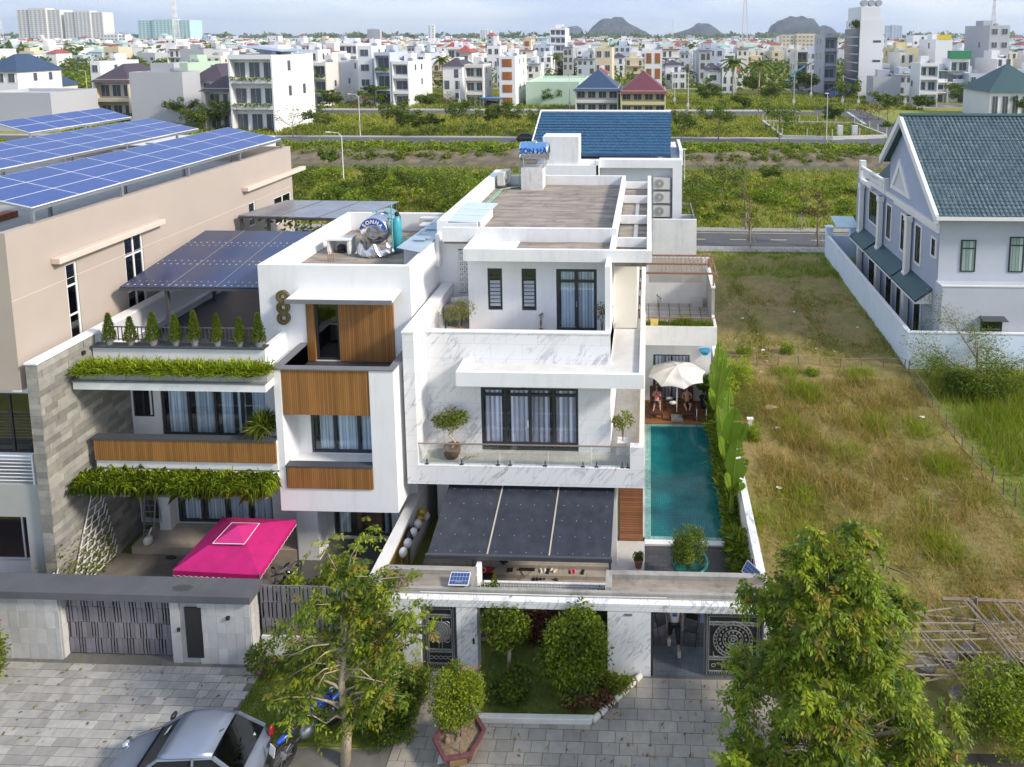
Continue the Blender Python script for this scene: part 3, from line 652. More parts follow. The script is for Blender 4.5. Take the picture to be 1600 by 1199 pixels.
mb=MB();mb.prism([(-5.2,19.9),(-5.2,17.95),(-4.87,17.58),(-1.6,17.62),(-.3,18.95),(-1.3,19.0),(-1.3,20.45),(-5.55,20.45)],'z',0,.09);struct('planted_bed',mb,lawnm)
n=15000;X=RNG.uniform(-5.1,-1.4,n);Y=RNG.uniform(17.65,20.2,n);o=blades('bed_grass',X,Y,np.full(n,.08),np.full(n,.06),.012,[L1,L2],[2,3]);tag(o,'dark green turf inside the white kerbed bed','grass',kind='stuff')
W1=thing('boundary_wall','white garden wall with a flat worn top between the two white houses','wall',(-9.15,22,0))
mb=MB();mb.box(-9.3,-8.98,20.1,27.9,0,2.0);part('wall',mb,white,W1)
mb=MB();mb.box(-9.33,-8.95,20.08,24.45,2.001,2.05);part('coping',mb,white_old,W1)
mb=MB();mb.box(-9.5,-9.331,20.3,23.4,1.3,1.5);part('grey_ledge',mb,midgrey,W1)
W2=thing('pool_wall','tall white boundary wall with marble flecked top along the right of the swimming pool','wall',(3.85,27,0))
mb=MB();mb.box(3.72,3.94,19.4,38.6,0,1.96);part('wall',mb,white,W2)
mb=MB();mb.box(3.69,3.97,19.4,38.6,1.961,2.02);part('coping',mb,marble_s,W2)
mb=MB();mb.box(3.68,3.719,21.9,22.0,1.45,1.62);part('wall_lamp',mb,black,W2)
#pool
mosaic=brickmat('teal_mosaic',(.03,.26,.27),(.015,.17,.22),(.06,.32,.32),.06,.06,.004,'xy',.25,0,nz=.25,bmp=0)
mosaic_l=brickmat('pale_teal_mosaic',(.12,.42,.38),(.05,.30,.30),(.35,.42,.36),.1,.1,.012,'xy',.3,0,nz=.3,bmp=0)
PO=tag(thing('swimming_pool',None,None),'rectangular teal mosaic swimming pool beside the white house','swimming pool');PO.location=(1.6,28.7,0)
mb=MB();mb.box(.0,3.12,24.85,32.6,-1.2,-1.1);mb.box(-.001,.0,24.85,32.6,-1.1,-.02);mb.box(3.12,3.122,24.85,32.6,-1.1,-.02);part('basin',mb,mosaic,PO)
mb=MB();mb.box(-.13,.12,24.7,32.75,-.3,.09).box(3.02,3.16,24.7,32.75,-.3,.09).box(.12,3.02,24.7,24.9,-.3,.09).box(.12,3.02,32.58,32.75,-.3,.09);part('tiled_edge',mb,mosaic_l,PO)
wt,nt,bs=newmat('pool_water');f=noise(nt,1.2,3);bs.inputs['Roughness'].default_value=.04;bs.inputs['IOR'].default_value=1.33
g_=axes(nt,'xy');bb=nt.nodes.new('ShaderNodeTexBrick');nt.links.new(g_,bb.inputs['Vector']);bb.offset=0;bb.inputs['Scale'].default_value=1;bb.inputs['Brick Width'].default_value=.09;bb.inputs['Row Height'].default_value=.09;bb.inputs['Mortar Size'].default_value=.007
bb.inputs['Color1'].default_value=(.004,.085,.105,1);bb.inputs['Color2'].default_value=(.008,.13,.14,1);bb.inputs['Mortar'].default_value=(.02,.20,.20,1)
nt.links.new(mixc(nt,1.0,bb.outputs['Color'],ramp(nt,f,[(.3,(.8,)*3),(.7,(1.25,)*3)]),'MULTIPLY'),bs.inputs['Base Color']);bump(nt,bs,noise(nt,4,3),.10,.03)
mb=MB();mb.box(.12,3.02,24.9,32.58,-.2,.05);part('water',mb,wt,PO)
mb=MB();mb.box(-1.2,-.13,24.86,33,0,.085);struct('pool_terrace',mb,M('pale_terrace_stone',(.50,.50,.49),.7,var=.06,scale=4))
mb=MB();mb.box(-.13,3.16,24.45,24.7,0,.11);struct('pool_coping',mb,white)
mb=MB();mb.box(-.13,3.16,20.1,24.45,-.02,.03);pond=struct('pond_floor',mb,darktile)
ladder=thing('pool_ladder','steel pool ladder with two handrails at the far end of the pool','ladder',(2.75,32.7,0))
for x in(2.48,2.98):m_=MB();m_.path([(x,33.0,.1),(x,33.0,.85),(x,32.85,.98),(x,32.65,.95),(x,32.5,.7),(x,32.5,-.6)],.022,8);part('handrail',m_,chrome,ladder,smooth=True)
for z in(-.1,-.4):m_=MB();m_.box(2.5,2.96,32.44,32.54,z,z+.03);part('tread',m_,chrome,ladder)
for x,y in((.9,32.55),(1.7,32.55)):m_=MB();m_.lathe([(.05,0),(.05,-.02)],(x,y,.0),10,'y');part('pool_light',m_,white,PO)
mb=MB();mb.box(-.9,3.7,32.75,35.0,0,.1);struct('timber_deck',mb,joint);DK=bpy.data.objects['timber_deck']
for i in range(19):piece('deck_board',DK,4.5,.112,.02,(1.45,32.82+i*.118,.111),woodh)
for x in(.75,2.35):m_=MB();m_.box(x,x+.42,33.05,33.15,.122,.13);part('drain_grate',m_,black,DK)
#POOL ANNEX (rear of the pool)
AX=thing('pool_house','white rear wing behind the pool with a grassy planter and rusty pergola','house',(1.7,37,0))
mb=MB();mb.wall(-.2,3.4,35.0,35.15,.1,3.8,[(.25,2.25,.12,2.75)]);mb.box(3.25,3.4,35.15,39,0,3.9);part('wall',mb,white,AX)
mb=MB();mb.box(-.16,3.6,34.0,34.12,3.75,4.78);mb.box(3.45,3.6,34.12,36,3.75,4.78);mb.box(-.16,3.45,34.12,35,3.75,3.85);part('planter_box',mb,white_old,AX)
mb=MB();mb.box(-.16,3.45,34.12,34.7,3.85,4.6);part('planter_soil',mb,soil,AX)
mb=MB();mb.box(-.16,3.45,34.7,38.8,3.86,4.1);part('terrace_floor',mb,brickmat('dirty_tiles',(.42,.40,.36),(.36,.34,.31),(.16,.13,.10),.6,.6,.03,'xy',.6,0),AX)
mb=MB();mb.wall(-.16,3.6,38.8,38.95,4.1,6.95,[(.0,2.0,5.35,6.9),(2.05,3.2,5.35,6.9)]);part('rear_wall',mb,white_old,AX)
mb=MB();mb.box(-.1,3.4,39.5,39.6,4.1,6.8);part('screen_backing',mb,M('beige_old_wall',(.36,.33,.28),.9,var=.15,stain=.4),AX)
mb=MB();mb.box(3.45,3.62,35.6,38.8,4.1,6.3);part('side_wall',mb,concrete,AX)
mb=MB();mb.box(3.42,3.65,35.58,38.82,6.301,6.36);part('wall_cap',mb,white_old,AX)
m_=MB()
for x0,x1 in((.0,2.0),(2.05,3.2)):
 k=.16;n=int((x1-x0+1.55)/k)
 for s in(-1,1):
  for i in range(n):
   a=x0-1.55+i*k if s>0 else x0+i*k;p=[]
   xa,za,xb,zb=(a,5.35,a+1.55,6.9) if s>0 else(a+1.55,5.35,a,6.9)
   xa,za,xb,zb=(a,5.35,a+1.55,6.9) if s>0 else(a,5.35,a-1.55,6.9)
   d=xb-xa
   t0,t1=sorted(((x0-xa)/d,(x1-xa)/d));t0=max(0,t0);t1=min(1,t1)
   if t1-t0>.05:m_.tube((xa+d*t0,38.86+.02*s,5.35+1.55*t0),(xa+d*t1,38.86+.02*s,5.35+1.55*t1),.022,n=4)
part('lattice',m_,plastic_w,AX,kind='stuff')
window(AX,FY(35.0),.27,2.23,.14,2.74,-.02,2,None,frame_d,.06,glass,curtain_p,.06,darkroom,'sliding_door')
m_=MB();m_.tube((-.1,34.2,5.2),(3.5,34.2,5.2),.025);part('handrail',m_,rust,AX)
for x in(.0,1.1,2.3,3.4):m_=MB();m_.tube((x,34.2,4.6),(x,34.2,5.2),.018);part('rail_post',m_,rust,AX)
m_=MB();m_.box(.1,.5,34.14,34.17,4.75,5.14);solo('yellow_cloth',m_,M('yellow_cloth',(.70,.52,.14),.9),'small yellow cloth hung over the planter rail above the pool','cloth')
m_=MB();m_.box(2.55,3.2,38.3,38.75,4.1,4.5);part('storage_box',m_,greywhite,AX)
n=3500;X=RNG.uniform(-.1,3.4,n);o=blades('planter_grass',X,RNG.uniform(34.15,34.65,n),np.full(n,4.6),np.full(n,.33)*(1+.8*np.exp(-((X-1.9)/.35)**2)),.03,[L1,L3,L2]);tag(o,'bright grass growing in the long planter over the pool deck','grass',kind='stuff')
PG=thing('pergola','rusty steel pergola frame over the rear terrace of the pool wing','pergola',(1.7,37.5,4.1))
for y in(35.9,37.4,38.9):m_=MB();m_.box(-.35,3.75,y,y+.07,6.95,7.05);part('beam',m_,rust,PG)
for i in range(17):x=-.25+i*.235;m_=MB();m_.box(x,x+.03,35.7,39.0,7.055,7.09);part('slat',m_,rust,PG)
for x in(-.3,3.72):m_=MB();m_.box(x,x+.06,35.7,39.0,6.87,6.94);part('edge_beam',m_,rust,PG)
for x,y in((3.55,35.8),(3.55,38.75)):m_=MB();m_.box(x-.04,x+.04,y-.04,y+.04,6.36 if y<38 else 6.3,6.87);part('post',m_,rust,PG)
for k in range(3):
 m_=MB();m_.tube((.55+k*.02,38.2,4.1),(.5+.1*k,38.3,4.75-.1*k),.012);m_.ball((.5+.1*k,38.3,4.8-.1*k),.05,8,5);solo('weed',m_,LO,['tallest thin weed on the rear terrace tiles','middle thin weed on the rear terrace tiles','shortest thin weed on the rear terrace tiles, to the right'][k],'weed',group='weeds on the rear terrace')
 #HOUSE WITH THE COINS (left)
H2=thing('timber_clad_house','white house with projecting box, brown batten panels and three gold coin rings','house',(-14,27,0))
mb=MB();mb.wall(-15.0,-9.1,24.5,24.7,0,11.3,[(-13.2,-9.78,7.5,9.98),(-12.55,-10.2,.1,2.9)]);mb.box(-15.0,-14.8,24.7,32.1,0,11.3);mb.box(-9.3,-9.1,24.7,32.1,0,11.3);mb.box(-15.0,-9.1,32.1,32.3,0,11.3)
mb.box(-9.1,-8.96,27.6,32.2,10.2,11.6);part('wall',mb,white,H2)
mb=MB();mb.box(-14.8,-9.3,24.7,32.1,10.2,10.42);part('roof_deck',mb,roofcon,H2)
mb=MB();mb.box(-13.45,-9.1,22.5,24.5,2.7,3.0);mb.box(-13.45,-13.2,22.5,24.5,3.0,8.15);mb.box(-9.98,-9.1,22.5,23.55,3.0,7.4);mb.box(-9.98,-9.1,22.5,22.7,7.4,8.15);mb.box(-9.3,-9.1,22.7,23.55,7.4,8.15);mb.box(-9.3,-9.1,23.55,24.5,3.0,8.15)
mb.box(-13.2,-9.98,22.5,22.7,3.0,3.6);mb.box(-13.2,-9.98,22.62,22.8,6.5,8.15);mb.box(-13.2,-9.3,22.8,24.5,6.5,7.4);mb.box(-13.2,-9.98,22.7,24.5,3.0,4.3);mb.wall(-13.2,-9.98,23.5,23.6,4.3,6.5,[(-12.72,-10.0,4.32,6.48)])
part('projecting_box',mb,white,H2)
mb=MB();mb.box(-13.19,-9.99,22.53,22.618,6.42,8.149);part('batten_panel',mb,wood,H2)
mb=MB();mb.box(-13.12,-9.99,22.45,22.499,3.62,4.45);mb.box(-13.19,-9.99,22.701,22.72,4.301,4.44);part('lower_batten_panel',mb,wood,H2)
mb=MB();mb.box(-13.17,-9.985,22.43,22.75,4.451,4.5);part('sill',mb,darkgrey,H2)
mb=MB();mb.box(-13.49,-9.06,22.46,22.72,8.152,8.2);mb.box(-13.49,-13.2,22.72,24.5,8.152,8.2);mb.box(-9.32,-9.06,22.72,24.5,8.152,8.2);part('coping',mb,midgrey,H2)
mb=MB();mb.box(-13.2,-9.3,22.8,24.5,7.402,7.46);part('deck',mb,darktile,H2)
mb=MB();mb.box(-13.21,-13.2,22.8,24.5,7.46,8.15);part('inner_parapet',mb,white,H2)
window(H2,FY(23.5),-12.7,-10.02,4.34,6.46,-.02,3,None,frame_d,.085,glass,curtain_b,.07,darkroom,'bedroom_window',curtn=[(-12.45,-11.95),(-11.75,-11.0),(-10.85,-10.15)])
mb=MB();mb.box(-13.19,-12.88,24.44,24.62,7.5,9.97);mb.box(-11.92,-9.79,24.44,24.62,7.5,9.97);part('batten_wall',mb,wood,H2)
window(H2,FY(24.5),-12.87,-11.93,7.5,9.97,-.02,1,None,frame_d,.09,glass_d,None,.07,darkroom,'terrace_door')
mb=MB();mb.hexa([(-13.55,23.75,10.12),(-9.55,23.75,10.12),(-9.55,24.499,10.22),(-13.55,24.499,10.22)],[(-13.55,23.75,10.24),(-9.55,23.75,10.24),(-9.45,24.499,10.34),(-13.45,24.499,10.34)]);part('canopy',mb,white_old,H2)
mb=MB();mb.box(-13.57,-9.53,23.7,23.748,10.09,10.25);part('canopy_edge',mb,midgrey,H2)
gold=M('aged_gold_ring',(.17,.13,.055),.45,metal=.5,var=.25,scale=9);goldl=M('pale_gold_rim',(.34,.28,.14),.4,metal=.5,var=.1)
for z in(10.06,9.63,9.2):
 cx=-14.06
 m_=MB();n=28
 vo=[(cx+.255*cos(2*pi*i/n),24.42,z+.255*sin(2*pi*i/n)) for i in range(n)]
 vi=[(cx+(.085/max(abs(cos(2*pi*i/n)),abs(sin(2*pi*i/n))))*cos(2*pi*i/n),24.42,z+(.085/max(abs(cos(2*pi*i/n)),abs(sin(2*pi*i/n))))*sin(2*pi*i/n)) for i in range(n)]
 vb=[(p[0],24.499,p[2]) for p in vo];vb2=[(p[0],24.499,p[2]) for p in vi]
 m_.add(vo+vi+vb+vb2,[(i,(i+1)%n,n+(i+1)%n,n+i) for i in range(n)]+[(i,(i+1)%n,2*n+(i+1)%n,2*n+i) for i in range(n)]+[(n+i,n+(i+1)%n,3*n+(i+1)%n,3*n+i) for i in range(n)])
 c_=part('coin_ring',m_,gold,H2)
 m_=MB()
 for r in(.245,.16):m_.lathe([(r-.012,24.415),(r+.012,24.415),(r+.012,24.40),(r-.012,24.40),(r-.012,24.415)],(cx,0,z),28,'y',caps=False)
 part('rim',m_,goldl,c_)
mb=MB();mb.box(-13.35,-12.55,23.3,24.0,0,2.7);part('column',mb,white,H2)
window(H2,FY(24.5),-12.5,-10.25,.12,2.88,-.03,2,None,frame_d,.08,glass,curtain_b,.07,darkroom,'living_room_window',curtn=[(-12.4,-11.95),(-10.55,-10.3)])
m_=MB();m_.box(-11.7,-10.7,24.75,24.9,.12,2.4)
for i in range(4):m_.box(-11.72,-10.68,24.74,24.92,.5+i*.5,.54+i*.5)
part('shelf',m_,M('red_brick_decor',(.30,.12,.08),.9,var=.4,scale=9),H2)
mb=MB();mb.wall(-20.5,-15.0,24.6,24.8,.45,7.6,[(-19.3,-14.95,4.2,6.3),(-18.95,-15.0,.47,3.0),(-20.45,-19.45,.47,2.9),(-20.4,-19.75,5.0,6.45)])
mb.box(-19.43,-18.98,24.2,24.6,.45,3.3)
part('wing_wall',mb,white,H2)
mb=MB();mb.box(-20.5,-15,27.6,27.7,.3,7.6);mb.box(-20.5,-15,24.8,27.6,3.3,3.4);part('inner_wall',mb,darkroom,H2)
window(H2,FY(24.6),-19.28,-14.97,4.22,6.28,-.02,4,None,frame_d,.09,glass,curtain_b,.07,darkroom,'balcony_window',curtn=[(-19.1,-18.25),(-18.0,-17.2),(-16.95,-16.5),(-16.3,-15.95),(-15.7,-15.05)])
window(H2,FY(24.6),-20.4,-19.6,5.0,6.3,.01,2,None,frame_d,.06,glass_d,None,.07,darkroom,'small_window')
window(H2,FY(24.6),-18.93,-15.02,.5,2.98,-.02,4,None,frame_d,.09,glass,curtain_b,.07,darkroom,'patio_door',curtn=[(-18.75,-18.05),(-17.8,-17.1),(-16.85,-16.15),(-15.9,-15.1)])
mb=MB();mb.box(-20.4,-13.45,22.0,24.6,7.55,7.83);part('upper_slab',mb,white,H2)
mb=MB();mb.box(-20.42,-13.45,21.97,22.6,7.831,7.88);part('upper_slab_edge',mb,midgrey,H2)
for i in range(8):x=-20.2+i*.85;m_=MB();m_.box(x,x+.83,22.08,22.5,7.881,8.15);part('planter_block',m_,concrete,H2)
mb=MB();mb.box(-20.2,-13.45,22.45,22.6,4.3,5.45);mb.box(-20.2,-13.45,22.0,24.6,3.95,4.2);part('balcony_slab',mb,white,H2)
mb=MB();mb.box(-20.18,-13.46,22.37,22.449,4.62,5.44);part('balcony_batten_panel',mb,wood,H2)
mb=MB();mb.box(-20.25,-13.45,22.33,22.64,5.451,5.51);part('balcony_coping',mb,darkgrey,H2)
mb=MB();mb.box(-20.3,-13.45,21.65,22.3,3.75,4.12);part('planter_trough',mb,midgrey,H2)
mb=MB();mb.box(-20.45,-14.0,23.0,23.2,7.84,8.66);mb.box(-14.2,-14.0,23.2,24.5,7.84,8.66);part('terrace_parapet',mb,white,H2)
mb=MB();mb.box(-20.45,-13.98,22.9,23.25,8.661,8.72);part('terrace_ledge',mb,darkgrey,H2)
mb=MB();mb.box(-20.5,-15.0,23.2,31.2,7.6,7.84);part('terrace_deck',mb,M('dark_terrace_tile',(.05,.05,.062),.5,var=.2,scale=2),H2)
mb=MB();mb.box(-20.5,-20.25,23.2,31.2,8.2,8.26);part('terrace_grey_curb',mb,white_old,H2)
m_=MB();m_.box(-20.2,-14.1,23.3,23.33,9.27,9.31).box(-20.2,-14.1,23.3,23.33,8.8,8.83)
part('terrace_rail',m_,midgrey,H2)
for i in range(41):piece('baluster',H2,.025,.025,.55,(-20.15+i*.15,23.315,9.03),midgrey)
SW=thing('stone_wall','tall blade wall clad in grey slate slabs, left side of the timber clad house','wall',(-20.7,22,0))
mb=MB();mb.box(-20.87,-20.53,20.86,31,0,9.05);part('core',mb,concrete,SW)
mb=MB();mb.box(-20.92,-20.48,20.8,31,9.051,9.12);part('cap',mb,white,SW)
mb=MB();mb.box(-20.5,-20.46,23.2,31,7.84,9.05);part('inner_render',mb,greywhite,SW)
z=.02;r=0
while z<8.95:
 h=.225;y=20.83-(r%3)*.22
 while y<24.58:
  w=random.choice((.45,.6,.6,.8));y0=max(y,20.83);y1=min(y+w,24.58 if z<7.5 else 23.0)
  if y1-y0>.08:piece('stone_slab',SW,.03,round((y1-y0)/.05)*.05-.006,h-.006,(-20.515+random.choice((0,0,.006,.012)),(y0+y1)/2,z+h/2),stonem)
  y+=w
 piece('end_stone',SW,.4,.03,h-.006,(-20.7,20.845,z+h/2),stonem)
 z+=h;r+=1
for(y,z) in((22.6,8.55),(23.3,7.05)):m_=MB();m_.box(-20.49,-20.40,y-.05,y+.05,z,z+.13);part('wall_lamp',m_,black,SW)
mb=MB();mb.box(-20.5,-13.4,19.3,23.3,0,.15);struct('patio_floor',mb,M('brown_grey_patio',(.16,.145,.125),.7,var=.25,scale=2))
mb=MB();mb.box(-19.9,-13.4,23.3,27.6,0,.45);struct('porch_floor',mb,porch)
def trellis(label,base,w,h,loc_y):
 t=thing('trellis',label,'trellis',(-20.4,loc_y,.15));X=-20.38;step=.28
 m_=MB();rows=int(h/step)
 for r_ in range(rows+1):
  f=1-(r_/rows)*.88;L=w*f;yc=loc_y+w*.5+(w-L)*.5*.4
  m_.tube((X+.02,yc-L/2,.3+r_*step),(X+.02,yc+L/2,.3+r_*step),.02,n=4)
  n_=max(2,int(L/step)+1)
  if r_<rows:
   f2=1-((r_+1)/rows)*.88;
   for i in range(n_):y=yc-L/2+L*i/(n_-1);m_.tube((X,y,.3+r_*step),(X,y+.12,.3+(r_+1)*step),.02,n=4)
 part('lattice_bars',m_,plastic_w,t);return t
trellis('taller white wooden trellis leaning on the slate wall behind the ladder',0,2.0,3.1,21.1)
trellis('shorter white wooden trellis on the slate wall just behind the grey gate roof',0,1.1,1.6,19.75)
C=np.stack([RNG.uniform(-20.45,-20.2,900),RNG.uniform(19.8,23.0,900),RNG.uniform(.3,2.6,900)*RNG.uniform(.3,1,900)],1);o=leafmesh('climbing_plant',C,.12,.06,[L1,L2,LO]);tag(o,'sparse climbing plants threaded through the white trellises','climbing plant',kind='stuff')
ld=thing('step_ladder','aluminium step ladder standing by the dark doorway under the fern planter','ladder',(-19.6,24.0,.45))
for y in(23.75,24.25):
 for x,dx in((-19.75,.0),(-19.35,.0)):
  m_=MB();m_.tube((x,y,.46),(x+.02,24.0,2.35),.022,n=4);part('rail',m_,steel,ld)
for i in range(7):z=.75+i*.24;m_=MB();y=23.75+.25*(z-.46)/1.9;m_.box(-19.75,-19.35,y-.03,y+.03,z,z+.02);part('rung',m_,steel,ld)
m_=MB();m_.lathe([(.12,0),(.16,.08),(.16,.22),(.1,.3)],(-19.35,23.45,.45),12);m_.tube((-19.35,23.45,.75),(-19.2,23.5,1.1),.03);solo('watering_can',m_,plastic_w,'white watering can on the tan porch beside the step ladder','watering can',smooth=True)
def hanging(name,label,x0,x1,y,z,n,drop,up,mats,wts,sp=.55):
 nn=n;X=RNG.uniform(x0,x1,nn);Y=y+RNG.normal(0,.16,nn);Z=z+RNG.uniform(-.05,.12,nn)
 ph=np.sin(X*3.1)*.25+np.sin(X*7.7+1)*.2+1
 V=np.empty((nn,5,3));F=[]
 base=np.stack([X,Y,Z],1);out=RNG.normal(0,1,(nn,3));out[:,1]=-np.abs(out[:,1])*1.0+.3;out[:,2]=np.abs(out[:,2])*up
 out/=np.linalg.norm(out,axis=1)[:,None];L=RNG.uniform(.12,.29,nn)
 mid=base+out*L[:,None];tip=mid+out*(L*.5)[:,None];tip[:,2]-=drop*RNG.uniform(.2,1.0,nn)*ph
 side=np.cross(out,np.array([0,0,1.]));side/=np.linalg.norm(side,axis=1)[:,None]+1e-6;side*=.018
 V=np.stack([base-side*.3,base+side*.3,mid+side,tip,mid-side],1)
 pw=np.array(wts,float);pw/=pw.sum()
 o=cloud(name,V.reshape(-1,3),np.arange(nn*5).reshape(nn,5),mats,RNG.choice(len(mats),nn,p=pw));return tag(o,label,'hanging plant')
hanging('hanging_fern','band of lime green ferns along the upper planter ledge below the little conifers',-20.2,-13.5,22.25,8.2,9500,.06,.75,[LFERN,LLIME,L3,L4],[5,7,3,.4])
hanging('hanging_fern','thick fringe of trailing green ferns hanging from the lower balcony planter',-20.2,-13.5,21.9,4.2,15000,.40,.45,[LFERN,LLIME,L1,L3],[6,3,3,2])
co=thing('potted_conifer',None,None,(0,0,0));m_=MB();m_.lathe([(.13,0),(.17,.2),(.17,.22)],(0,0,0),12);part('pot',m_,midgrey,co)
nn=1500;h=RNG.uniform(0,1,nn)**1.2;r=(.25*(1-h)**.8+.02)*RNG.uniform(.5,1.08,nn);a=RNG.uniform(0,2*pi,nn)
C=np.stack([r*np.cos(a),r*np.sin(a),.18+h*.95],1);bias=np.stack([np.cos(a),np.sin(a),np.full(nn,1.6)],1)*1.1
leafmesh('foliage',C,.1,.03,[L2,L1,LO],[4,3,1],0,co,.6,bias);m_=MB();m_.tube((0,0,.1),(0,0,1.0),.02,.006);part('stem',m_,bark,co)
xs=[G_ for G_ in(-19.85,-19.05,-18.2,-17.35,-16.65,-15.8,-14.95,-14.25)]
lab=['leftmost dark green conifer on the terrace ledge, next to the slate wall end','second conifer from the left on the terrace ledge','third conifer from the left on the terrace ledge, slimmer','fourth conifer from the left, short, by the carport post','fifth conifer from the left on the terrace ledge, the bushiest','sixth conifer from the left on the terrace ledge','seventh conifer from the left on the terrace ledge','rightmost conifer on the terrace ledge, against the white house wall']
for i,x in enumerate(xs):
 t=co if i==0 else copy_tree(co,rz=i*1.1)
 t.location=(x,23.08,8.72);t.scale=(.8,.8,1) if i==0 else(random.uniform(.72,.92),)*2+(random.uniform(.85,1.12),);tag(t,lab[i],'conifer','small conifers along the terrace ledge')
t=thing('spiky_plant','spiky green dragon tree in front of the balcony curtains, beside the projecting box','plant',(-14.1,22.9,4.2))
m_=MB();m_.path([(-14.1,22.9,4.2),(-14.05,22.85,5.0),(-14.12,22.8,5.75)],[.06,.05,.04]);part('stem',m_,bark,t)
nn=420;a=RNG.uniform(0,2*pi,nn);e=RNG.uniform(-.6,1.4,nn);c0=np.array([-14.12,22.75,5.85])+RNG.normal(0,.1,(nn,3));d=np.stack([np.cos(a)*np.cos(e),np.sin(a)*np.cos(e),np.sin(e)],1)
s_=np.cross(d,RNG.normal(size=(nn,3)));s_/=np.linalg.norm(s_,axis=1)[:,None];V=np.stack([c0-s_*.015,c0+s_*.015,c0+d*.3+s_*.02,c0+d*.62-np.array([0,0,.06]),c0+d*.3-s_*.02],1)
cloud('leaves',V.reshape(-1,3)-np.array([-14.1,22.9,4.2]),np.arange(nn*5).reshape(nn,5),[L2,LO,L1],RNG.integers(0,3,nn),t)
dotm,nt,bs=newmat('dotted_solar_sheet');bs.inputs['Roughness'].default_value=.22
g_=N(nt,'ShaderNodeNewGeometry').outputs['Position'];v=nt.nodes.new('ShaderNodeTexVoronoi');v.inputs['Scale'].default_value=3.6;v.inputs['Randomness'].default_value=0;nt.links.new(g_,v.inputs['Vector'])
nt.links.new(mixc(nt,ramp(nt,v.outputs['Distance'],[(.12,(1,1,1)),(.17,(0,0,0))]),ramp(nt,noise(nt,.5,4),[(.35,(.022,.04,.12)),(.65,(.05,.055,.09))]),(.42,.43,.46)),bs.inputs['Base Color'])
def carport(name,label,c,n,posts,mat):
 t=thing(name,label,'carport',(sum(p[0] for p in c)/4,sum(p[1] for p in c)/4,posts[0][2]))
 fl,fr,br,bl=[Vector(p) for p in c]
 for i in range(n):
  a,b=i/n+.002,(i+1)/n-.002;q=[fl.lerp(fr,a),fl.lerp(fr,b),bl.lerp(br,b),bl.lerp(br,a)]
  m_=MB();m_.hexa(q,[p+Vector((0,0,.04)) for p in q]);part('roof_sheet',m_,mat,t)
  if i:
   q=[fl.lerp(fr,i/n)+Vector((-.02,0,.045)),fl.lerp(fr,i/n)+Vector((.02,0,.045)),bl.lerp(br,i/n)+Vector((.02,0,.045)),bl.lerp(br,i/n)+Vector((-.02,0,.045))]
   m_=MB();m_.hexa(q,[p+Vector((0,0,.015)) for p in q]);part('seam',m_,midgrey,t)
 m_=MB();m_.tube(fl-Vector((0,0,.06)),fr-Vector((0,0,.06)),.06,n=4);part('front_beam',m_,darkgrey,t)
 for x,y,z,zt in posts:m_=MB();m_.box(x-.06,x+.06,y-.06,y+.06,z,zt);part('post',m_,darkgrey,t)
carport('solar_carport','dark dotted solar roof over the left roof terrace, its front edge on a slim post',[(-20.75,24.8,10.2),(-15.02,24.9,10.2),(-15.02,29.8,11.0),(-20.6,29.8,11.0)],3,[(-19.0,25.0,7.84,10.15),(-15.6,29.4,7.84,10.85),(-20.1,29.4,7.84,10.85)],dotm)
a_,b_,c2_,d_=G(372,338,10.9),G(558,343,10.9),G(624,316,10.9),G(447,314,10.9)
carport('solar_carport','farther glossy dark roof sheet behind the left house, above a vine covered terrace',[a_,b_,c2_,d_],3,[(b_.x-.3,b_.y+.1,0,10.85),(a_.x+1.5,a_.y+.1,0,10.85),(a_.x+.1,a_.y+.1,0,10.85),(c2_.x-.2,c2_.y-.1,0,10.85)],M('glossy_dark_roof',(.17,.18,.21),.2,var=.3,scale=.8))
BK=thing('rear_terrace_block','low white block with a roof terrace under the farther dark roof sheet','house',(-17.5,37,0));mb=MB();mb.box(-21.0,-11.5,33.2,41,0,7.6);mb.box(-21,-11.5,33.0,33.2,0,8.5);part('wall',mb,white,BK)
C=np.stack([RNG.uniform(-21,-14,900),RNG.uniform(34,36.5,900),RNG.uniform(7.9,10.4,900)],1);o=leafmesh('terrace_vines',C,.25,.15,[L1,L2,L3]);tag(o,'leafy vines on the terrace under the farther dark roof sheet','vines',kind='stuff')
GH=thing('gate_house','granite clad gate front with a wide grey slab roof, before the left house','gate house',(-17,19.2,0))
mb=MB();mb.box(-23.5,-12.48,18.86,19.6,2.28,2.52);part('slab_roof',mb,M('grey_slab',(.095,.098,.11),.65,var=.12,scale=1.2,stain=.3,stainc=(.17,.17,.17)),GH)
mb=MB();mb.box(-24.5,-18.85,19.06,19.5,0,2.28);mb.box(-15.2,-12.62,19.06,19.5,0,2.28);part('wall',mb,concrete,GH)
for x0,x1 in((-23.5,-18.85),(-15.2,-12.6)):
 x=x0;i=0
 while x<x1-.05:
  w=min(.3,x1-x);
  for j in range(4):
   zz=[0,.55,1.1,1.68][j]+(.0 if i%2 else.0);hh=[.55,.55,.58,.6][j]
   if not(-14.75<x+w/2<-14.15 and.2<zz+hh/2<2.1):piece('cladding_slab',GH,round(w,2)-.006,.025,hh-.006,(x+w/2,19.045-random.choice((0,.004,.008)),zz+hh/2+.001),granite_w)
  x+=w;i+=1
for j in range(4):
 for k in range(2):piece('end_slab',GH,.025,.2,.55,(-12.6,19.16+.21*k,.28+j*.565),granite_w)
 piece('jamb_slab',GH,.025,.35,.55,(-18.83,19.26,.28+j*.565),granite_w)
mb=MB();mb.box(-14.72,-14.18,19.02,19.05,.22,1.98);part('letter_panel',mb,black,GH)
m_=MB();m_.box(-13.35,-13.25,18.96,19.03,1.62,1.72);part('wall_lamp',m_,black,GH)
m_=MB();m_.box(-14.98,-14.9,18.99,19.03,1.15,1.27);part('intercom',m_,black,GH)
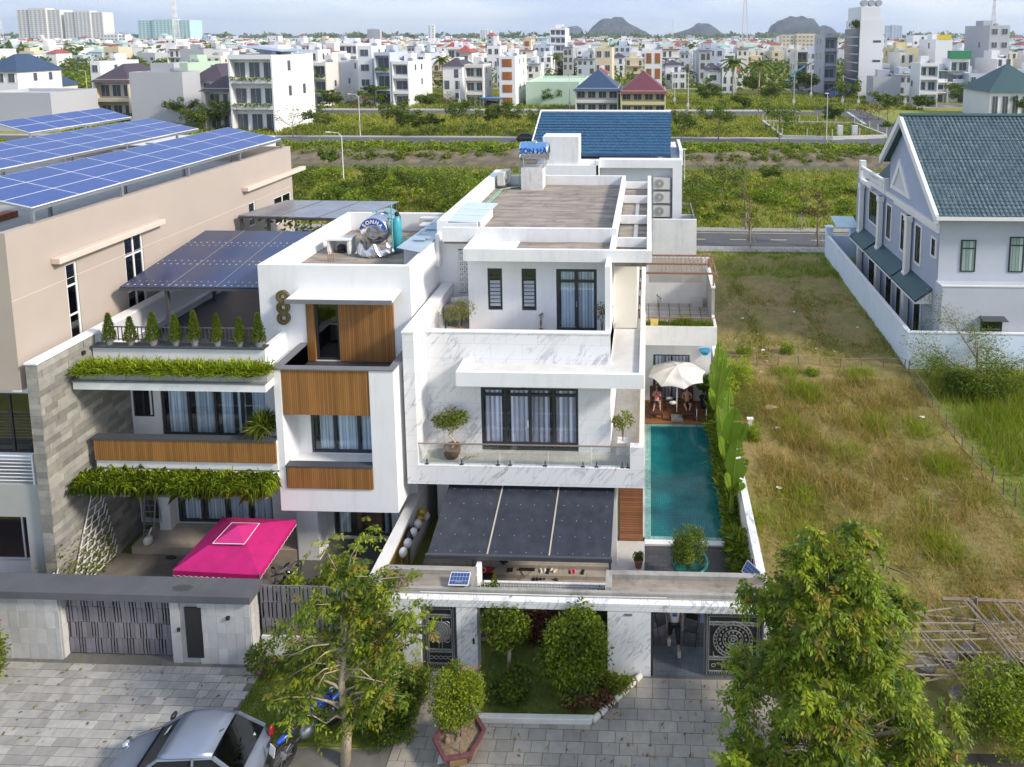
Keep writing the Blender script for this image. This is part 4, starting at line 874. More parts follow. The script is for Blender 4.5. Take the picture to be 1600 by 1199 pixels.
slatm=M('grey_mauve_slats',(.20,.19,.215),.5,metal=.2,var=.12,ovar=.15)
def slat_gate(name,label,cat,x0,x1,z0,z1,y,rows):
 t=thing(name,label,cat,((x0+x1)/2,y,0));m_=MB();rh=(z1-z0)/rows
 for i in range(rows+1):m_.box(x0,x1,y+.03,y+.06,z0+i*rh-.012,z0+i*rh+.012)
 m_.box(x0,x0+.04,y+.03,y+.07,z0,z1).box(x1-.04,x1,y+.03,y+.07,z0,z1);part('frame',m_,slatm,t)
 for j in range(rows):
  x=x0+.03+(j%2)*.09
  pat=[(.15,.012),(.13,.045),(.05,.05),(.05,.045)] if rows==4 else[(.1,.05),(.12,.06),(.05,.06)];i=j
  while x<x1-.05:
   w,gp=pat[i%len(pat)];w=min(w,x1-x-.01);piece('slat',t,round(w,3),.025,rh-.015,(x+w/2,y+random.choice((.0,.012)),z0+(j+.5)*rh),slatm);x+=w+gp;i+=1
 return t
slat_gate('slatted_gate','wide metal gate of staggered grey slats under the grey slab roof','gate',-18.8,-15.22,.06,2.26,19.25,4)
mb=MB();mb.box(-18.8,-15.22,19.45,19.5,.0,2.26);solo('gate_backing',mb,M('dark_gate_sheet',(.02,.018,.02),.8),'dark sheet behind the staggered slats of the wide grey gate','sheet')
slat_gate('slatted_fence','open fence of staggered grey slats right of the granite gate front','fence',-12.5,-8.7,.72,2.42,19.42,3)
LW=thing('low_wall','low white wall below the slatted fence','wall',(-10.5,19.5,0));mb=MB();mb.box(-12.5,-8.62,19.38,19.52,0,.7);part('wall',mb,white_old,LW)
sheet('side_yard',-13.4,-9.3,19.5,24.4,.06,M('dark_yard_floor',(.09,.09,.085),.7,var=.2))
pink=M('magenta_canvas',(.42,.004,.13),.75,var=.16,scale=2.5,bmp=.8,bscale=5);
PT=thing('pink_canopy','magenta fabric canopy tent with scalloped white edging on the patio','canopy tent',(-14.4,21.3,.15))
c4=[(-15.85,20.1),(-12.85,20.0),(-12.95,22.55),(-15.75,22.6)];z=2.3;ap=[(-14.75,21.0),(-13.9,21.0),(-13.95,21.65),(-14.7,21.65)]
m_=MB()
m_.add([(x,y,z) for x,y in c4]+[(x,y,2.83) for x,y in ap],[(0,1,5,4),(1,2,6,5),(2,3,7,6),(3,0,4,7),(4,5,6,7)]);part('roof_fabric',m_,pink,PT)
m_=MB();m_.add([(-14.85,20.72,2.80),(-13.75,20.72,2.80),(-13.8,21.7,2.80),(-14.8,21.7,2.80),(-14.3,21.25,3.05)],[(0,1,4),(1,2,4),(2,3,4),(3,0,4)]);vt=part('vent_cap',m_,M('magenta_vent',(.50,.02,.18),.65,var=.05),PT)
m_=MB();m_.path([(-14.85,20.72,2.80),(-13.75,20.72,2.80),(-13.8,21.7,2.80),(-14.8,21.7,2.80),(-14.85,20.72,2.80)],.014,4);part('piping',m_,plastic_w,vt)
m_=MB();w_=MB()
for i in range(4):
 a=Vector((*c4[i],z));b=Vector((*c4[(i+1)%4],z));L=(b-a).length;ns_=int(L/.2);top=[];bot=[]
 for k in range(ns_*4+1):t=k/(ns_*4);p=a.lerp(b,t);dz=.16+.04*abs(sin(pi*k/4));top.append(p);bot.append(p-Vector((0,0,dz)))
 m_.add(top+bot,[(q,q+1,len(top)+q+1,len(top)+q) for q in range(len(top)-1)]);w_.path(bot,.008,4)
part('valance',m_,pink,PT);part('edging',w_,plastic_w,PT)
for x,y in c4:m_=MB();m_.tube((x*.99-.14,y*.995+.12,.15),(x*.99-.14,y*.995+.12,2.32),.03);part('pole',m_,darkgrey,PT)
BG=thing('balloon_garland','garland of gold, white and black balloons along the boundary wall','balloons',(-8.85,22,2))
bw,bk_,bgd=M('white_balloon',(.68,.68,.70),.25,var=.03),M('black_balloon',(.02,.02,.025),.25,var=0),M('gold_balloon',(.60,.42,.06),.25,metal=.4,var=.05)
seq=[(630,863,bw),(637,849,bw),(640,858-22,bk_),(638.5,849-8,bk_),(644,830,bk_),(646,832,bw),(640,840,bk_),(650,826,bk_),(653,819,bw),(656,811,bgd),(661,803,bgd),(666,807,bw),(659,801,bgd)]
for i,(u,v,m) in enumerate(seq):
 p=Q(u,v,-8.82+(.12 if m is bw else 0));m_=MB();m_.ball(p,(.15,.15,.17),14,10);m_.tube(p-Vector((0,0,.16)),p-Vector((0,0,.2)),.02,.03,6);part('balloon',m_,m,BG,smooth=True)
FC=thing('foil_curtain','curtain of gold foil strips hanging below the balloons on the boundary wall','foil curtain',(-8.93,21.8,1));foil=M('gold_foil',(.42,.30,.05),.3,metal=.8,var=.5,scale=20)
for i in range(26):y=20.9+i*.085;m_=MB();m_.add([(-8.94,y,1.85),(-8.93,y+.06,1.85),(-8.9+.03*sin(i),y+.07,.3),(-8.92+.03*cos(i*2),y+.01,.3)],[(0,1,2,3)]);part('foil_strip',m_,foil,FC)
#BEIGE BUILDING AND ITS NEIGHBOUR
H3=thing('beige_building','big beige rendered building with solar tables on its roof, far left','building',(-30,29,0))
holes=[(23.0,23.5,8.85,11.75),(25.75,26.75,8.6,11.9),(34.2,34.8,9.9,11.2),(36.6,38.4,9.3,10.9)]
mb=MB(FX(-21.2));mb.wall(20.9,38.6,-.25,0,8.1,13.55,holes);mb.wall(20.9,38.6,-.3,-.25,8.1,13.55,holes);part('side_wall',mb,beige,H3)
mb=MB();mb.box(-42,-21.5,20.9,21.1,8.1,13.55);mb.box(-42,-21.5,21.1,38.4,8.1,8.2);mb.box(-42,-21.5,38.4,38.6,8.1,13.55);part('front_wall',mb,beige,H3)
mb=MB();mb.box(-42,-21.5,21.1,38.4,12.5,12.7);part('roof_deck',mb,concrete,H3)
mb=MB(FX(-21.2));mb.box(20.9,38.6,-.3,.0,8.05,8.1);part('soffit',mb,white,H3)
for y0,y1 in((22.45,27.7),(33.7,39.6)):mb=MB(FX(-21.2));mb.box(y0,y1,.0,.35,11.95,12.18);part('window_hood',mb,beige_l,H3,bevel=.03)
mb=MB(FX(-21.2));mb.box(20.9,38.6,.0,.012,11.2,11.22);part('groove_line',mb,beige_l,H3)
for(a0,a1,z0,z1),cols,rows in zip(holes,(1,2,1,2),([10.9,9.8],[11.1,9.6],[10.3],[])):
 window(H3,FX(-21.2),a0,a1,z0,z1,-.04,cols,rows,frame_w,.07,glass_d,None,.06,darkroom,'window')
for y0 in(22.0,24.3):m_=MB(FX(-21.2));m_.tube((y0,.1,8.6),(y0+.9,.1,8.62),.02);part('bracket',m_,rust,H3)
ribm=M('solar_cells',(.025,.07,.25),.3,var=.2,scale=1.5,spec=.45)
nt=ribm.node_tree;bs=nt.nodes['Principled BSDF'];tco=N(nt,'ShaderNodeTexCoord').outputs['Object'];bt=nt.nodes.new('ShaderNodeTexBrick');bt.offset=0
nt.links.new(tco,bt.inputs['Vector']);bt.inputs['Scale'].default_value=1;bt.inputs['Brick Width'].default_value=.166;bt.inputs['Row Height'].default_value=.166;bt.inputs['Mortar Size'].default_value=.007
bt.inputs['Color1'].default_value=(.014,.045,.20,1);bt.inputs['Color2'].default_value=(.02,.06,.25,1);bt.inputs['Mortar'].default_value=(.07,.12,.28,1);nt.links.new(bt.outputs[0],bs.inputs['Base Color'])
def solar_table(label,x_lo,z_lo,x_hi,z_hi,y0,y1,ncx,legs=True):
 t=thing('solar_table',label,'solar panels',((x_lo+x_hi)/2,(y0+y1)/2,12.7));L=sqrt((x_hi-x_lo)**2+(z_hi-z_lo)**2);ang=atan2(z_hi-z_lo,x_hi-x_lo)
 ny=round((y1-y0)/1.98);w=L/ncx;ux=(x_hi-x_lo)/L;uz=(z_hi-z_lo)/L;hy=(y1-y0)/ny/2
 k=('sp',label);m_=MB(lambda a,b,c:(a*abs(ux),b,c-a*uz));m_.box(-w/2+.022,w/2-.022,-hy+.022,hy-.022,-.015,.022);m_.cur=1;m_.box(-w/2+.003,w/2-.003,-hy+.003,hy-.003,-.02,.018);me=m_.mesh('solar_panel',[ribm,frame_w])
 for i in range(ncx):
  for j in range(ny):s_=(i+.5)*w;link('solar_panel',me,t,Vector((x_lo+ux*s_,y0+(2*j+1)*hy,z_lo+uz*s_))-wpos(t))
 m_=MB()
 for x,z in((x_lo,z_lo),(x_hi,z_hi)):m_.box(x-.04,x+.04,y0,y1,z-.14,z-.05)
 for j in range(ny+1):y=y0+(y1-y0)*j/ny;m_.tube((x_lo,y,z_lo-.06),(x_hi,y,z_hi-.06),.025,n=4)
 part('rail_frame',m_,steel,t)
 if legs:
  for j in range(0,ny+1,2):
   y=y0+(y1-y0)*j/ny
   for x,z in((x_lo,z_lo),(x_hi,z_hi)):m_=MB();m_.box(x-.05,x+.05,y-.05,y+.05,12.7,z-.14);part('leg',m_,steel,t)
solar_table('nearest solar table on the beige roof, running back along the parapet',-21.35,14.1,-24.4,14.75,22.1,37.9,3)
solar_table('middle solar table on the beige roof, between two rail gaps',-29.0,14.1,-32.2,14.75,24,42.0,3)
solar_table('farthest narrower solar table on the beige roof behind the other two',-38.1,14.1,-40.3,14.75,39.8,48,2)
mb=MB();mb.box(-43,-28,38.62,49,0,12.6);part('rear_block',mb,greywhite,H3)
for k in range(7):mb=MB();mb.box(-28.6,-24.8,22.5+k*2.4,22.58+k*2.4,13.9,13.98);part('cross_rail',mb,steel,H3)
t=thing('brick_chimney','low orange brick upstand between the solar tables at the left edge','brickwork',(-25.9,25.5,12.7))
for i in range(14):piece('brick',t,.5,.25,.12,(-25.9,24.2+(i%7)*.27,12.77+(i//7)*.13),terracotta)
for i,y in enumerate((24.5,28,35.5)):
 k=MB();k.box(-22.4,-21.7,y,y+1.0,12.75,13.15);solo('roof_unit',k,cream,['nearest cream vent box under the solar table by the beige parapet','second cream vent box under the near solar table edge','farthest cream air unit beside the beige parapet end'][i],'vent box',group='cream boxes on the beige roof')
H4=thing('left_neighbour_house','pale house front with a white railed balcony at the left edge, below the beige overhang','house',(-25,22.5,0))
mb=MB();mb.wall(-36,-20.95,22.3,22.5,.0,8.05,[(-24.2,-22.0,4.9,7.2),(-25.5,-21.9,.6,3.1)]);part('wall',mb,white,H4)
mb=MB();mb.box(-36,-21.05,21.0,22.3,3.4,4.6);mb.box(-21.6,-21.0,21.0,22.3,0,3.4);mb.box(-36,-25.6,21.3,22.3,0,3.4);part('grey_surround',mb,M('light_grey_render',(.36,.37,.36),.8,var=.05),H4)
window(H4,FY(22.3),-25.4,-22.0,.65,3.05,-.02,3,None,frame_w,.06,glass_d,None,.06,darkroom,'sliding_window')
window(H4,FY(22.3),-24.2,-22.05,4.9,7.2,-.02,2,None,frame_d,.08,glass_d,None,.06,darkroom,'upper_window')
m_=MB()
for x0 in(0,):
 for i in range(8):z=4.72+i*.13;m_.tube((-30,21.05,z),(-21.2,21.05,z),.018 if i<7 else.03,n=5);m_.tube((-21.2,21.05,z),(-21.0,22.2,z),.018 if i<7 else.03,n=5)
part('balcony_rail',m_,frame_w,H4)
for x,y in((-21.2,21.05),(-21.02,22.1),(-23.2,21.05),(-25.2,21.05)):m_=MB();m_.box(x-.03,x+.03,y-.03,y+.03,4.6,5.68);part('rail_post',m_,frame_w,H4)
m_=MB();m_.box(-21.9,-21.75,22.15,22.3,7.45,7.6);part('lit_wall_lamp',m_,black,H4);m_=MB();m_.box(-21.88,-21.77,22.17,22.28,7.43,7.449);part('lamp_glow',m_,lampm,H4)
sheet('left_yard',-36,-20.95,19.6,22.3,.05,M('maroon_tile',(.075,.035,.03),.5,var=.2))
mb=MB();mb.box(-21.05,-20.9,19.6,20.8,0,1.3);solo('yard_wall',mb,concrete,'short grey wall between the left neighbour and the white trellises','wall')
#BLUE ROOFED HOUSE BEHIND
blue=M('blue_roof_tile',(.022,.085,.18),.45,var=.18,scale=2.5,ovar=.2)
H5=thing('blue_roofed_house','white house with a bright blue tiled pitched roof behind the central roof deck','house',(-3,52,0))
mb=MB();mb.box(-8.4,2.3,50,59,0,10.7);part('wall',mb,white,H5)
mb=MB();mb.box(-3.75,2.45,49.3,50.2,10.25,10.85);mb.box(1.75,2.45,49.3,50,0,10.25);mb.box(2.3,2.55,50.2,56,10.3,11.4);part('frame_band',mb,white,H5)
mb=MB();mb.box(-8.4,-3.75,48.6,50,9.7,10.55);mb.box(-3.9,-3.7,48.6,49.3,9.7,10.9);part('left_band',mb,white,H5)
mb=MB();mb.box(-7.85,-5.2,48.8,50.6,10.551,12.65);part('stair_head',mb,white_old,H5)
R_=[(-9.15,50.3,11.1),(1.62,50.3,11.1),(1.7,55,13.8),(-8.95,55,13.8)]
mb=MB();mb.hexa([(x,y,z-.18) for x,y,z in R_],R_);mb.add([R_[2],R_[3],(-8.9,59.4,11.2),(1.7,59.4,11.2)],[(0,1,2,3)]);mb.add([(-8.4,50.4,10.7),(-8.4,55,13.6),(-8.4,59,10.7)],[(0,1,2)]);mb.add([(1.65,50.4,10.7),(1.65,55,13.6),(1.65,59,10.7)],[(0,1,2)]);part('roof',mb,M('dark_blue_underlay',(.015,.05,.12),.6),H5)
rows,cols=15,34;k=0;st=MB();sl=Vector(R_[3])-Vector(R_[0]);al=Vector(R_[1])-Vector(R_[0])
for j in range(rows):
 for i in range(cols):
  t0,t1=j/rows,(j+1.25)/rows;a0=(i+(.5 if j%2 else 0))/cols;a1=min(a0+.94/cols,1)
  if a0>=1:continue
  p=Vector(R_[0]);lift=Vector((0,0,.085))
  q=[p+sl*t0+al*a0+lift,p+sl*t0+al*a1+lift,p+sl*min(t1,1)+al*a1+Vector((0,0,.01)),p+sl*min(t1,1)+al*a0+Vector((0,0,.01))]
  st.hexa([x-Vector((0,0,.075)) for x in q[:2]]+[x-Vector((0,0,.0)) for x in q[2:]],q)
part('roof_tile',st,brickmat('blue_glazed_tile',(.018,.075,.15),(.03,.11,.20),(.012,.05,.11),.245,.16,.01,'xy',.35,.5,0,.2),H5,kind='stuff')
mb=MB();mb.tube((-9.0,55,13.86),(1.75,55,13.86),.11,n=8);mb.tube((-9.17,50.3,11.15),(-8.97,55,13.86),.06,n=6);part('ridge_cap',mb,white,H5)
mb=MB();mb.box(.25,3.4,46.9,47.1,0,7.0);mb.box(3.2,3.4,47.1,49.8,0,5.8);mb.box(2.45,3.4,49.6,49.8,0,6.6);part('terrace_parapet',mb,white_old,H5)
mb=MB();mb.box(.25,3.2,47.1,49.9,5.6,5.8);part('terrace_deck',mb,M('blue_grey_deck',(.13,.14,.16),.7,var=.1),H5)
m_=MB();m_.box(3.2,3.25,47.1,51.5,7.0,7.1).box(3.2,3.25,51.4,51.5,5.8,7.0).box(2.4,3.25,51.45,51.5,6.95,7.05);part('terrace_rail',m_,midgrey,H5)
m_=MB();m_.box(3.21,3.24,47.1,51.4,5.8,6.95);part('rail_glass',m_,glass_d,H5)
def ac_unit(name,label,loc,rz=0,group=None,s=1.0):
 t=thing(name,label,'air conditioner',loc,group,rz)
 m_=MB();m_.box(-.42*s,.42*s,-.15*s,.15*s,.06,.62*s);part('casing',m_,M('ac_casing',(.60,.59,.55),.5,var=.03),t,local=True)
 m_=MB();m_.lathe([(.22*s,0),(.22*s,-.02)],(-.12*s,-.15*s,.34*s),18,'y');part('fan_grille',m_,M('ac_grille',(.20,.19,.18),.6,var=.05),t,local=True)
 m_=MB()
 for r in(.07,.13,.19):m_.lathe([((r-.008)*s,-.172*s),((r+.008)*s,-.172*s),((r+.008)*s,-.18*s),((r-.008)*s,-.18*s),((r-.008)*s,-.172*s)],(-.12*s,0,.34*s),16,'y',caps=False)
 m_.lathe([(.04*s,-.17*s),(.04*s,-.185*s)],(-.12*s,0,.34*s),10,'y');part('guard_ring',m_,plastic_w,t,local=True)
 m_=MB();m_.box(-.36*s,-.3*s,-.13*s,.13*s,0,.06).box(.3*s,.36*s,-.13*s,.13*s,0,.06);part('foot',m_,steel,t,local=True);return t
for z,l in((8.55,'top'),(7.5,'middle'),(6.45,'bottom')):ac_unit('air_conditioner',l+' of the three stacked air conditioners on the rear white wall',(.95,49.6,z),0,'stacked air conditioners',1.5)
for z in(8.52,7.47,6.42):m_=MB();m_.box(.3,1.6,49.4,50.0,z-.05,z-.002);part('bracket_shelf',m_,steel,H5)
def tank(name,label,c,r,L,axis,cap_text=None,rz=0,legs=.45):
 t=thing(name,label,'water tank',c,None,rz);z0=legs+r
 m_=MB();prof=[(.0,-L/2-.06),(r*.5,-L/2-.05),(r*.92,-L/2-.01),(r,-L/2+.03)]
 for k in range(1,6):y=-L/2+L*k/6;prof+=[(r,y-.03),(r*.975,y),(r,y+.03)]
 prof+=[(r,L/2-.03),(r*.92,L/2+.01),(r*.5,L/2+.05),(.0,L/2+.06)];m_.lathe(prof,(0,0,z0),32,'y',caps=False);part('drum',m_,chrome,t,smooth=True,local=True)
 m_=MB()
 for y in(-L*.36,L*.36):
  for x in(-r*.75,r*.75):m_.tube((x,y,0),(x,y,z0-r*.55),.03,n=5)
  m_.tube((-r*.85,y,z0-r*.6),(r*.85,y,z0-r*.6),.03,n=5)
  m_.tube((-r*.85,y,.05),(r*.85,y,.05),.02,n=5)
 m_.tube((-r*.75,-L*.36,.1),(-r*.75,L*.36,.1),.02,n=5).tube((r*.75,-L*.36,.1),(r*.75,L*.36,.1),.02,n=5);part('stand',m_,steel,t,local=True)
 m_=MB();m_.lathe([(.17,0),(.17,.08),(.12,.1)],(0,0,z0+r-.03),12);part('lid',m_,chrome,t,local=True)
 return t,z0
tk,z0=tank('water_tank','polished steel water tank with a blue crescent label on the left white roof',(-12.1,29.3,10.42),.62,1.7,'y')
blab=M('blue_label',(.012,.07,.30),.4,var=0)
m_=MB();n=30;R1,R0=.60,.30;yy=-.99
pts_o=[(R1*cos(a),yy+.04,z0+R1*sin(a)) for a in[radians(8)+radians(164)*i/n for i in range(n+1)]]
pts_i=[(.40*cos(a)*1.0,yy,z0+.04+.26*sin(a)) for a in[radians(0)+radians(180)*i/n for i in range(n+1)]]
pts_i=[(.46*cos(radians(8)+radians(164)*i/n),yy,z0+.05+.24*sin(radians(8)+radians(164)*i/n)) for i in range(n+1)]
m_.add(pts_o+pts_i,[(i,i+1,n+2+i,n+1+i) for i in range(n)]);part('blue_label',m_,blab,tk,local=True)
m_=MB()
for r in(.2,.27):m_.lathe([(r-.01,yy+.06),(r+.01,yy+.06),(r+.01,yy+.02),(r-.01,yy+.02),(r-.01,yy+.06)],(0,0,z0-.04),28,'y',caps=False)
part('end_ring',m_,steel,tk,local=True)
def text_obj0(name,body,size,parent,loc,rot,mat,extrude=.004):
 cu=bpy.data.curves.new(name,'FONT');cu.body=body;cu.size=size;cu.align_x='CENTER';cu.align_y='CENTER';cu.extrude=extrude;cu.materials.append(mat);cu.offset=.008*size/.2
 o=bpy.data.objects.new(name,cu);COL.objects.link(o);o.parent=parent;o.location=loc;o.rotation_euler=rot;return o
def text_obj(name,body,size,parent,loc,rot,mat,extrude=.004):
 o=text_obj0(name,body,size,parent,loc,rot,mat,extrude);bpy.context.view_layer.update();me=bpy.data.meshes.new_from_object(o.evaluated_get(bpy.context.evaluated_depsgraph_get()));bpy.data.objects.remove(o);me.materials.clear();me.materials.append(mat);return link(name,me,parent,loc,rot)
for i,ch in enumerate('SONHA'):
 a=radians(90+(2-i)*27);text_obj('letter',ch,.23,tk,(.445*cos(a)*1.0,yy-.01,z0+.04+.40*sin(a)),(radians(90),-(a-pi/2),0),plastic_w)
t2,z2=tank('water_tank','steel water tank with blue lettering on the concrete pedestal of the central roof',(-6.45,37.2,12.7),.52,1.6,'y',rz=radians(90),legs=.35)
text_obj('lettering','S\u01a0N H\u00c0',.42,t2,(-.56,0,z2+.08),(radians(90),0,radians(-90)),blab);
m_=MB();ar=[radians(75+95*i/10) for i in range(11)];m_.add([(.53*cos(a),y,z2+.53*sin(a)) for y in(-.7,.7) for a in ar],[(i,i+1,i+12,i+11) for i in range(10)]);part('blue_reflection_arc',m_,M('painted_blue_reflection',(.20,.42,.70),.25,metal=.8,var=.1),t2,smooth=True,local=True)  # blue reflection on the upper drum, painted on as an arc
PD=thing('tank_pedestal','rough white masonry pedestal carrying the farther water tank','pedestal',(-6.5,37.3,11.45));mb=MB();mb.box(-7.15,-5.95,36.7,37.8,11.45,12.7);part('block',mb,M('patchy_plaster',(.60,.60,.58),.9,var=.12,scale=4,stain=.8,stainc=(.25,.24,.22)),PD)
m_=MB();vs=[];n=36
for k,(r,z) in enumerate(((.72,.62),(.80,.4),(.84,.18),(.74,.02))):
 for i in range(n+1):
  a=radians(150)+radians(235)*i/n;rr=r+random.uniform(-.05,.05);vs.append((-12.05+rr*cos(a)*1.0,28.45+rr*sin(a)*.72,10.43+z*(.75+.25*sin(i*.7))+random.uniform(-.03,.03)))
m_.add(vs,[(k*(n+1)+i,k*(n+1)+i+1,(k+1)*(n+1)+i+1,(k+1)*(n+1)+i) for k in range(3) for i in range(n)]);solo('foil_skirt',m_,M('crumpled_foil',(.62,.64,.67),.28,metal=.9,var=.1,scale=6),'crumpled silver foil skirt round the foot of the lettered tank','foil')
tq=thing('heater_vessel','upright turquoise water filter vessel beside the lettered tank','filter vessel',(-11.15,28.7,10.42));m_=MB();m_.lathe([(.1,0),(.2,.08),(.2,1.35),(.12,1.5),(.06,1.6)],(-11.15,28.7,10.5),18);part('vessel',m_,M('turquoise_plastic',(.05,.33,.40),.35,var=.15,scale=5),tq,smooth=True);m_=MB();m_.lathe([(.07,0),(.1,.05),(.1,.16),(.04,.2)],(-11.15,28.7,12.1),10);part('valve',m_,black,tq)
pp=thing('pipework','green plastic pipework between the turquoise vessel and the roof pumps','pipes',(-11,29,10.42))
for pts in([(-11.3,28.5,10.6),(-11.3,28.5,12.7)],[(-12.3,29.2,11.95),(-11.3,28.9,11.9),(-11.3,28.5,11.9)],[(-11.0,28.8,10.7),(-10.4,29.2,10.7),(-9.9,29.9,10.75),(-10.0,30.5,10.7)],[(-11,29.3,10.9),(-10.2,29.8,10.95)],[(-10.6,28.9,10.5),(-9.8,29.0,10.5)],[(-12.5,29.3,12.1),(-12.0,29.4,12.15),(-11.5,29.3,12.0)]):
 m_=MB();m_.path(pts,.035,6);part('pipe',m_,pipe_g,pp)
t=thing('pump_housing','white open fronted box holding a black pump, left of the lettered tank','pump box',(-13.7,28.7,10.42));m_=MB();m_.box(-14.2,-14.1,28.4,29.0,10.42,11.05).box(-13.3,-13.2,28.4,29.0,10.42,11.05).box(-14.25,-13.15,28.35,29.05,11.051,11.12).box(-14.1,-13.3,28.95,29.0,10.42,11.05);part('casing',m_,white_old,t);m_=MB();m_.ball((-13.7,28.7,10.65),(.18,.15,.15),12,8);m_.box(-13.85,-13.55,28.6,28.8,10.43,10.55);part('pump',m_,black,t)
t=thing('rebar_stub','bundle of rusty starter bars on the concrete roof before the lettered tank','rebar',(-13.6,27.5,10.42))
for i in range(4):m_=MB();m_.tube((-13.7+i*.08,27.45,10.42),(-13.71+i*.085,27.45,10.85),.016,n=5);part('bar',m_,rust,t)
t=thing('rebar_stub','rusty starter bars on the central roof beside the tank pedestal','rebar',(-8.0,36.3,11.45))
for i in range(3):m_=MB();m_.tube((-8.05+i*.09,36.2,11.45),(-8.05+i*.09,36.2,11.85),.016,n=5);part('bar',m_,rust,t)
ac_unit('air_conditioner','air conditioner facing the camera behind the left rim of the lettered tank',(-13.0,31.7,10.42),0,'roof air conditioners of the left house',1.25)
ac_unit('air_conditioner','air conditioner half turned away in the middle of the left roof back wall',(-10.6,31.7,10.42),0,'roof air conditioners of the left house',1.3)
ac_unit('air_conditioner','rightmost air conditioner at the back of the left roof near the sheet roof light',(-9.75,31.3,10.42),0,'roof air conditioners of the left house',1.3)
ac_unit('air_conditioner','air conditioner turned on its side in the far left corner of the central roof',(-8.25,37.4,11.6),radians(80),None,1.3)
ac_unit('air_conditioner','air conditioner in the passage at the left of the top storey',(-7.9,27.2,8.3),radians(20),None,1.1)
t=thing('white_stand','small white tiled block between the roof air conditioners','block',(-10.3,30.4,10.42));m_=MB();m_.box(-10.65,-10.05,30.2,30.7,10.42,11.2);part('block',m_,white,t);m_=MB();m_.box(-10.7,-10.0,30.15,30.75,11.201,11.26);part('top',m_,greywhite,t)
m_=MB();m_.hexa([(-10.4,26.6,11.32),(-9.2,26.0,11.32),(-9.1,31.6,11.38),(-10.0,31.6,11.38)],[(-10.4,26.6,11.35),(-9.2,26.0,11.35),(-9.1,31.6,11.41),(-10.0,31.6,11.41)]);solo('roof_light',m_,M('blue_grey_sheet',(.34,.42,.47),.3,var=.12),'bluish translucent sheet along the right parapet of the left roof','roof light')
mb=MB();mb.box(-10.25,-9.3,27.0,31.6,10.42,11.3);solo('shaft_curb',mb,white,'white shaft wall beneath the bluish sheet on the left roof','shaft wall')
for i in range(5):m_=MB();a=random.random()*6;m_.path([(-9.75+.3*cos(a+k*.9),27.6+i*.8+.3*sin(a+k*.9),11.42+.03*k) for k in range(5)],.02,5) if i in(1,3) else m_.box(-10.0,-9.5,27.4+i*.8,27.9+i*.8,11.40,11.43);solo('plastic_scrap',m_,M('blue_plastic_scrap',(.30,.40,.48),.4),['nearest blue plastic scrap on the bluish roof sheet','coiled blue hose near the front of the bluish roof sheet','flat blue scrap in the middle of the bluish roof sheet','coiled blue hose farther up the bluish roof sheet','farthest blue plastic scrap on the bluish roof sheet'][i],'plastic scrap',group='plastic scraps on the bluish roof sheet')
mp_=thing('roof_pipe','pale green pipes running along the left parapet of the central roof to the tank','pipes',(-8.3,33,11.45))
for dx in(0,.12):m_=MB();m_.path([(-8.35+dx,31.3,11.5),(-8.3+dx,36.6,11.5),(-7.7,37.0+dx,11.52),(-7.35+dx,37.2,11.55),(-7.3+dx,37.2,13.3+dx*2)],.035,6);part('pipe',m_,M('pale_green_pipe',(.25,.45,.36),.6,var=.15),mp_)
#GREY-BLUE HOUSE ON THE RIGHT
gb_shaded=M('grey_blue_render_shaded',(.33,.38,.50),.8,var=.04,scale=.6);gb_lit=M('grey_blue_render_lit',(.45,.48,.54),.85,var=.05,scale=.6);trimw=M('white_trim',(.70,.70,.70),.6,var=.04)  # one wall render in two tones: shaded side and lit rear tinted in
teal=M('dark_teal_tile',(.018,.065,.075),.5,var=.15,scale=3)
H6=thing('grey_blue_house','grey blue gabled house with a teal tiled roof behind the blue-white wall at the right','house',(24,45,0))
XL,YN,YF=16.75,38.3,51.9
mb=MB();mb.add([(XL,YN,0),(XL,YF,0),(XL,YF,9.0),(XL,46.5,9.0),(XL,46.5,11.55),(XL,43.6,14.55),(XL,YN,10.2)],[tuple(range(7))])
mb.box(XL+.01,40,YN,YN+.2,0,9.5);mb.box(XL+.01,XL+.2,YF-.2,YF,0,9);mb.box(XL,40,YF-.2,YF,0,9)
part('side_wall',mb,gb_shaded,H6)
mb=MB();mb.wall(XL+.02,40,YN-.06,YN-.003,0,9.45,[(18.9,20.0,6.55,8.6) if False else(0,0,0,0)]);part('rear_wall',mb,gb_lit,H6)
mb=MB();mb.box(XL-.1,40,37.3,YN-.07,0,5.9);part('annex',mb,gb_lit,H6)
mb=MB();mb.box(XL-.14,40,37.26,37.4,5.9,5.97);part('annex_cap',mb,trimw,H6)
ap=Vector((0,43.55,14.83));en=Vector((0,37.45,9.9));ef=Vector((0,46.9,11.5))
xg=16.15
mb=MB();
for a,b in((en,ap),(ap,ef)):
 for x0,x1 in((xg,42),):
  q=[Vector((x0,a.y,a.z)),Vector((x1,a.y,a.z)),Vector((x1,b.y,b.z)),Vector((x0,b.y,b.z))];mb.hexa([p-Vector((0,0,.22)) for p in q],q)
part('roof',mb,M('teal_roof_base',(.03,.085,.09),.6),H6)
mb=MB()
for a,b in((en,ap),(ap,ef)):
 q=[Vector((xg-.06,a.y,a.z+.12)),Vector((xg+.16,a.y,a.z+.12)),Vector((xg+.16,b.y,b.z+.12)),Vector((xg-.06,b.y,b.z+.12))];mb.hexa([p-Vector((0,0,.5)) for p in q],q)
part('bargeboard',mb,trimw,H6)
st=MB();sl=ap-en;rows=30;L=sl.length;nrm=Vector((0,-sl.z,sl.y)).normalized()
tw=.265;ncol=int((40-xg)/tw)
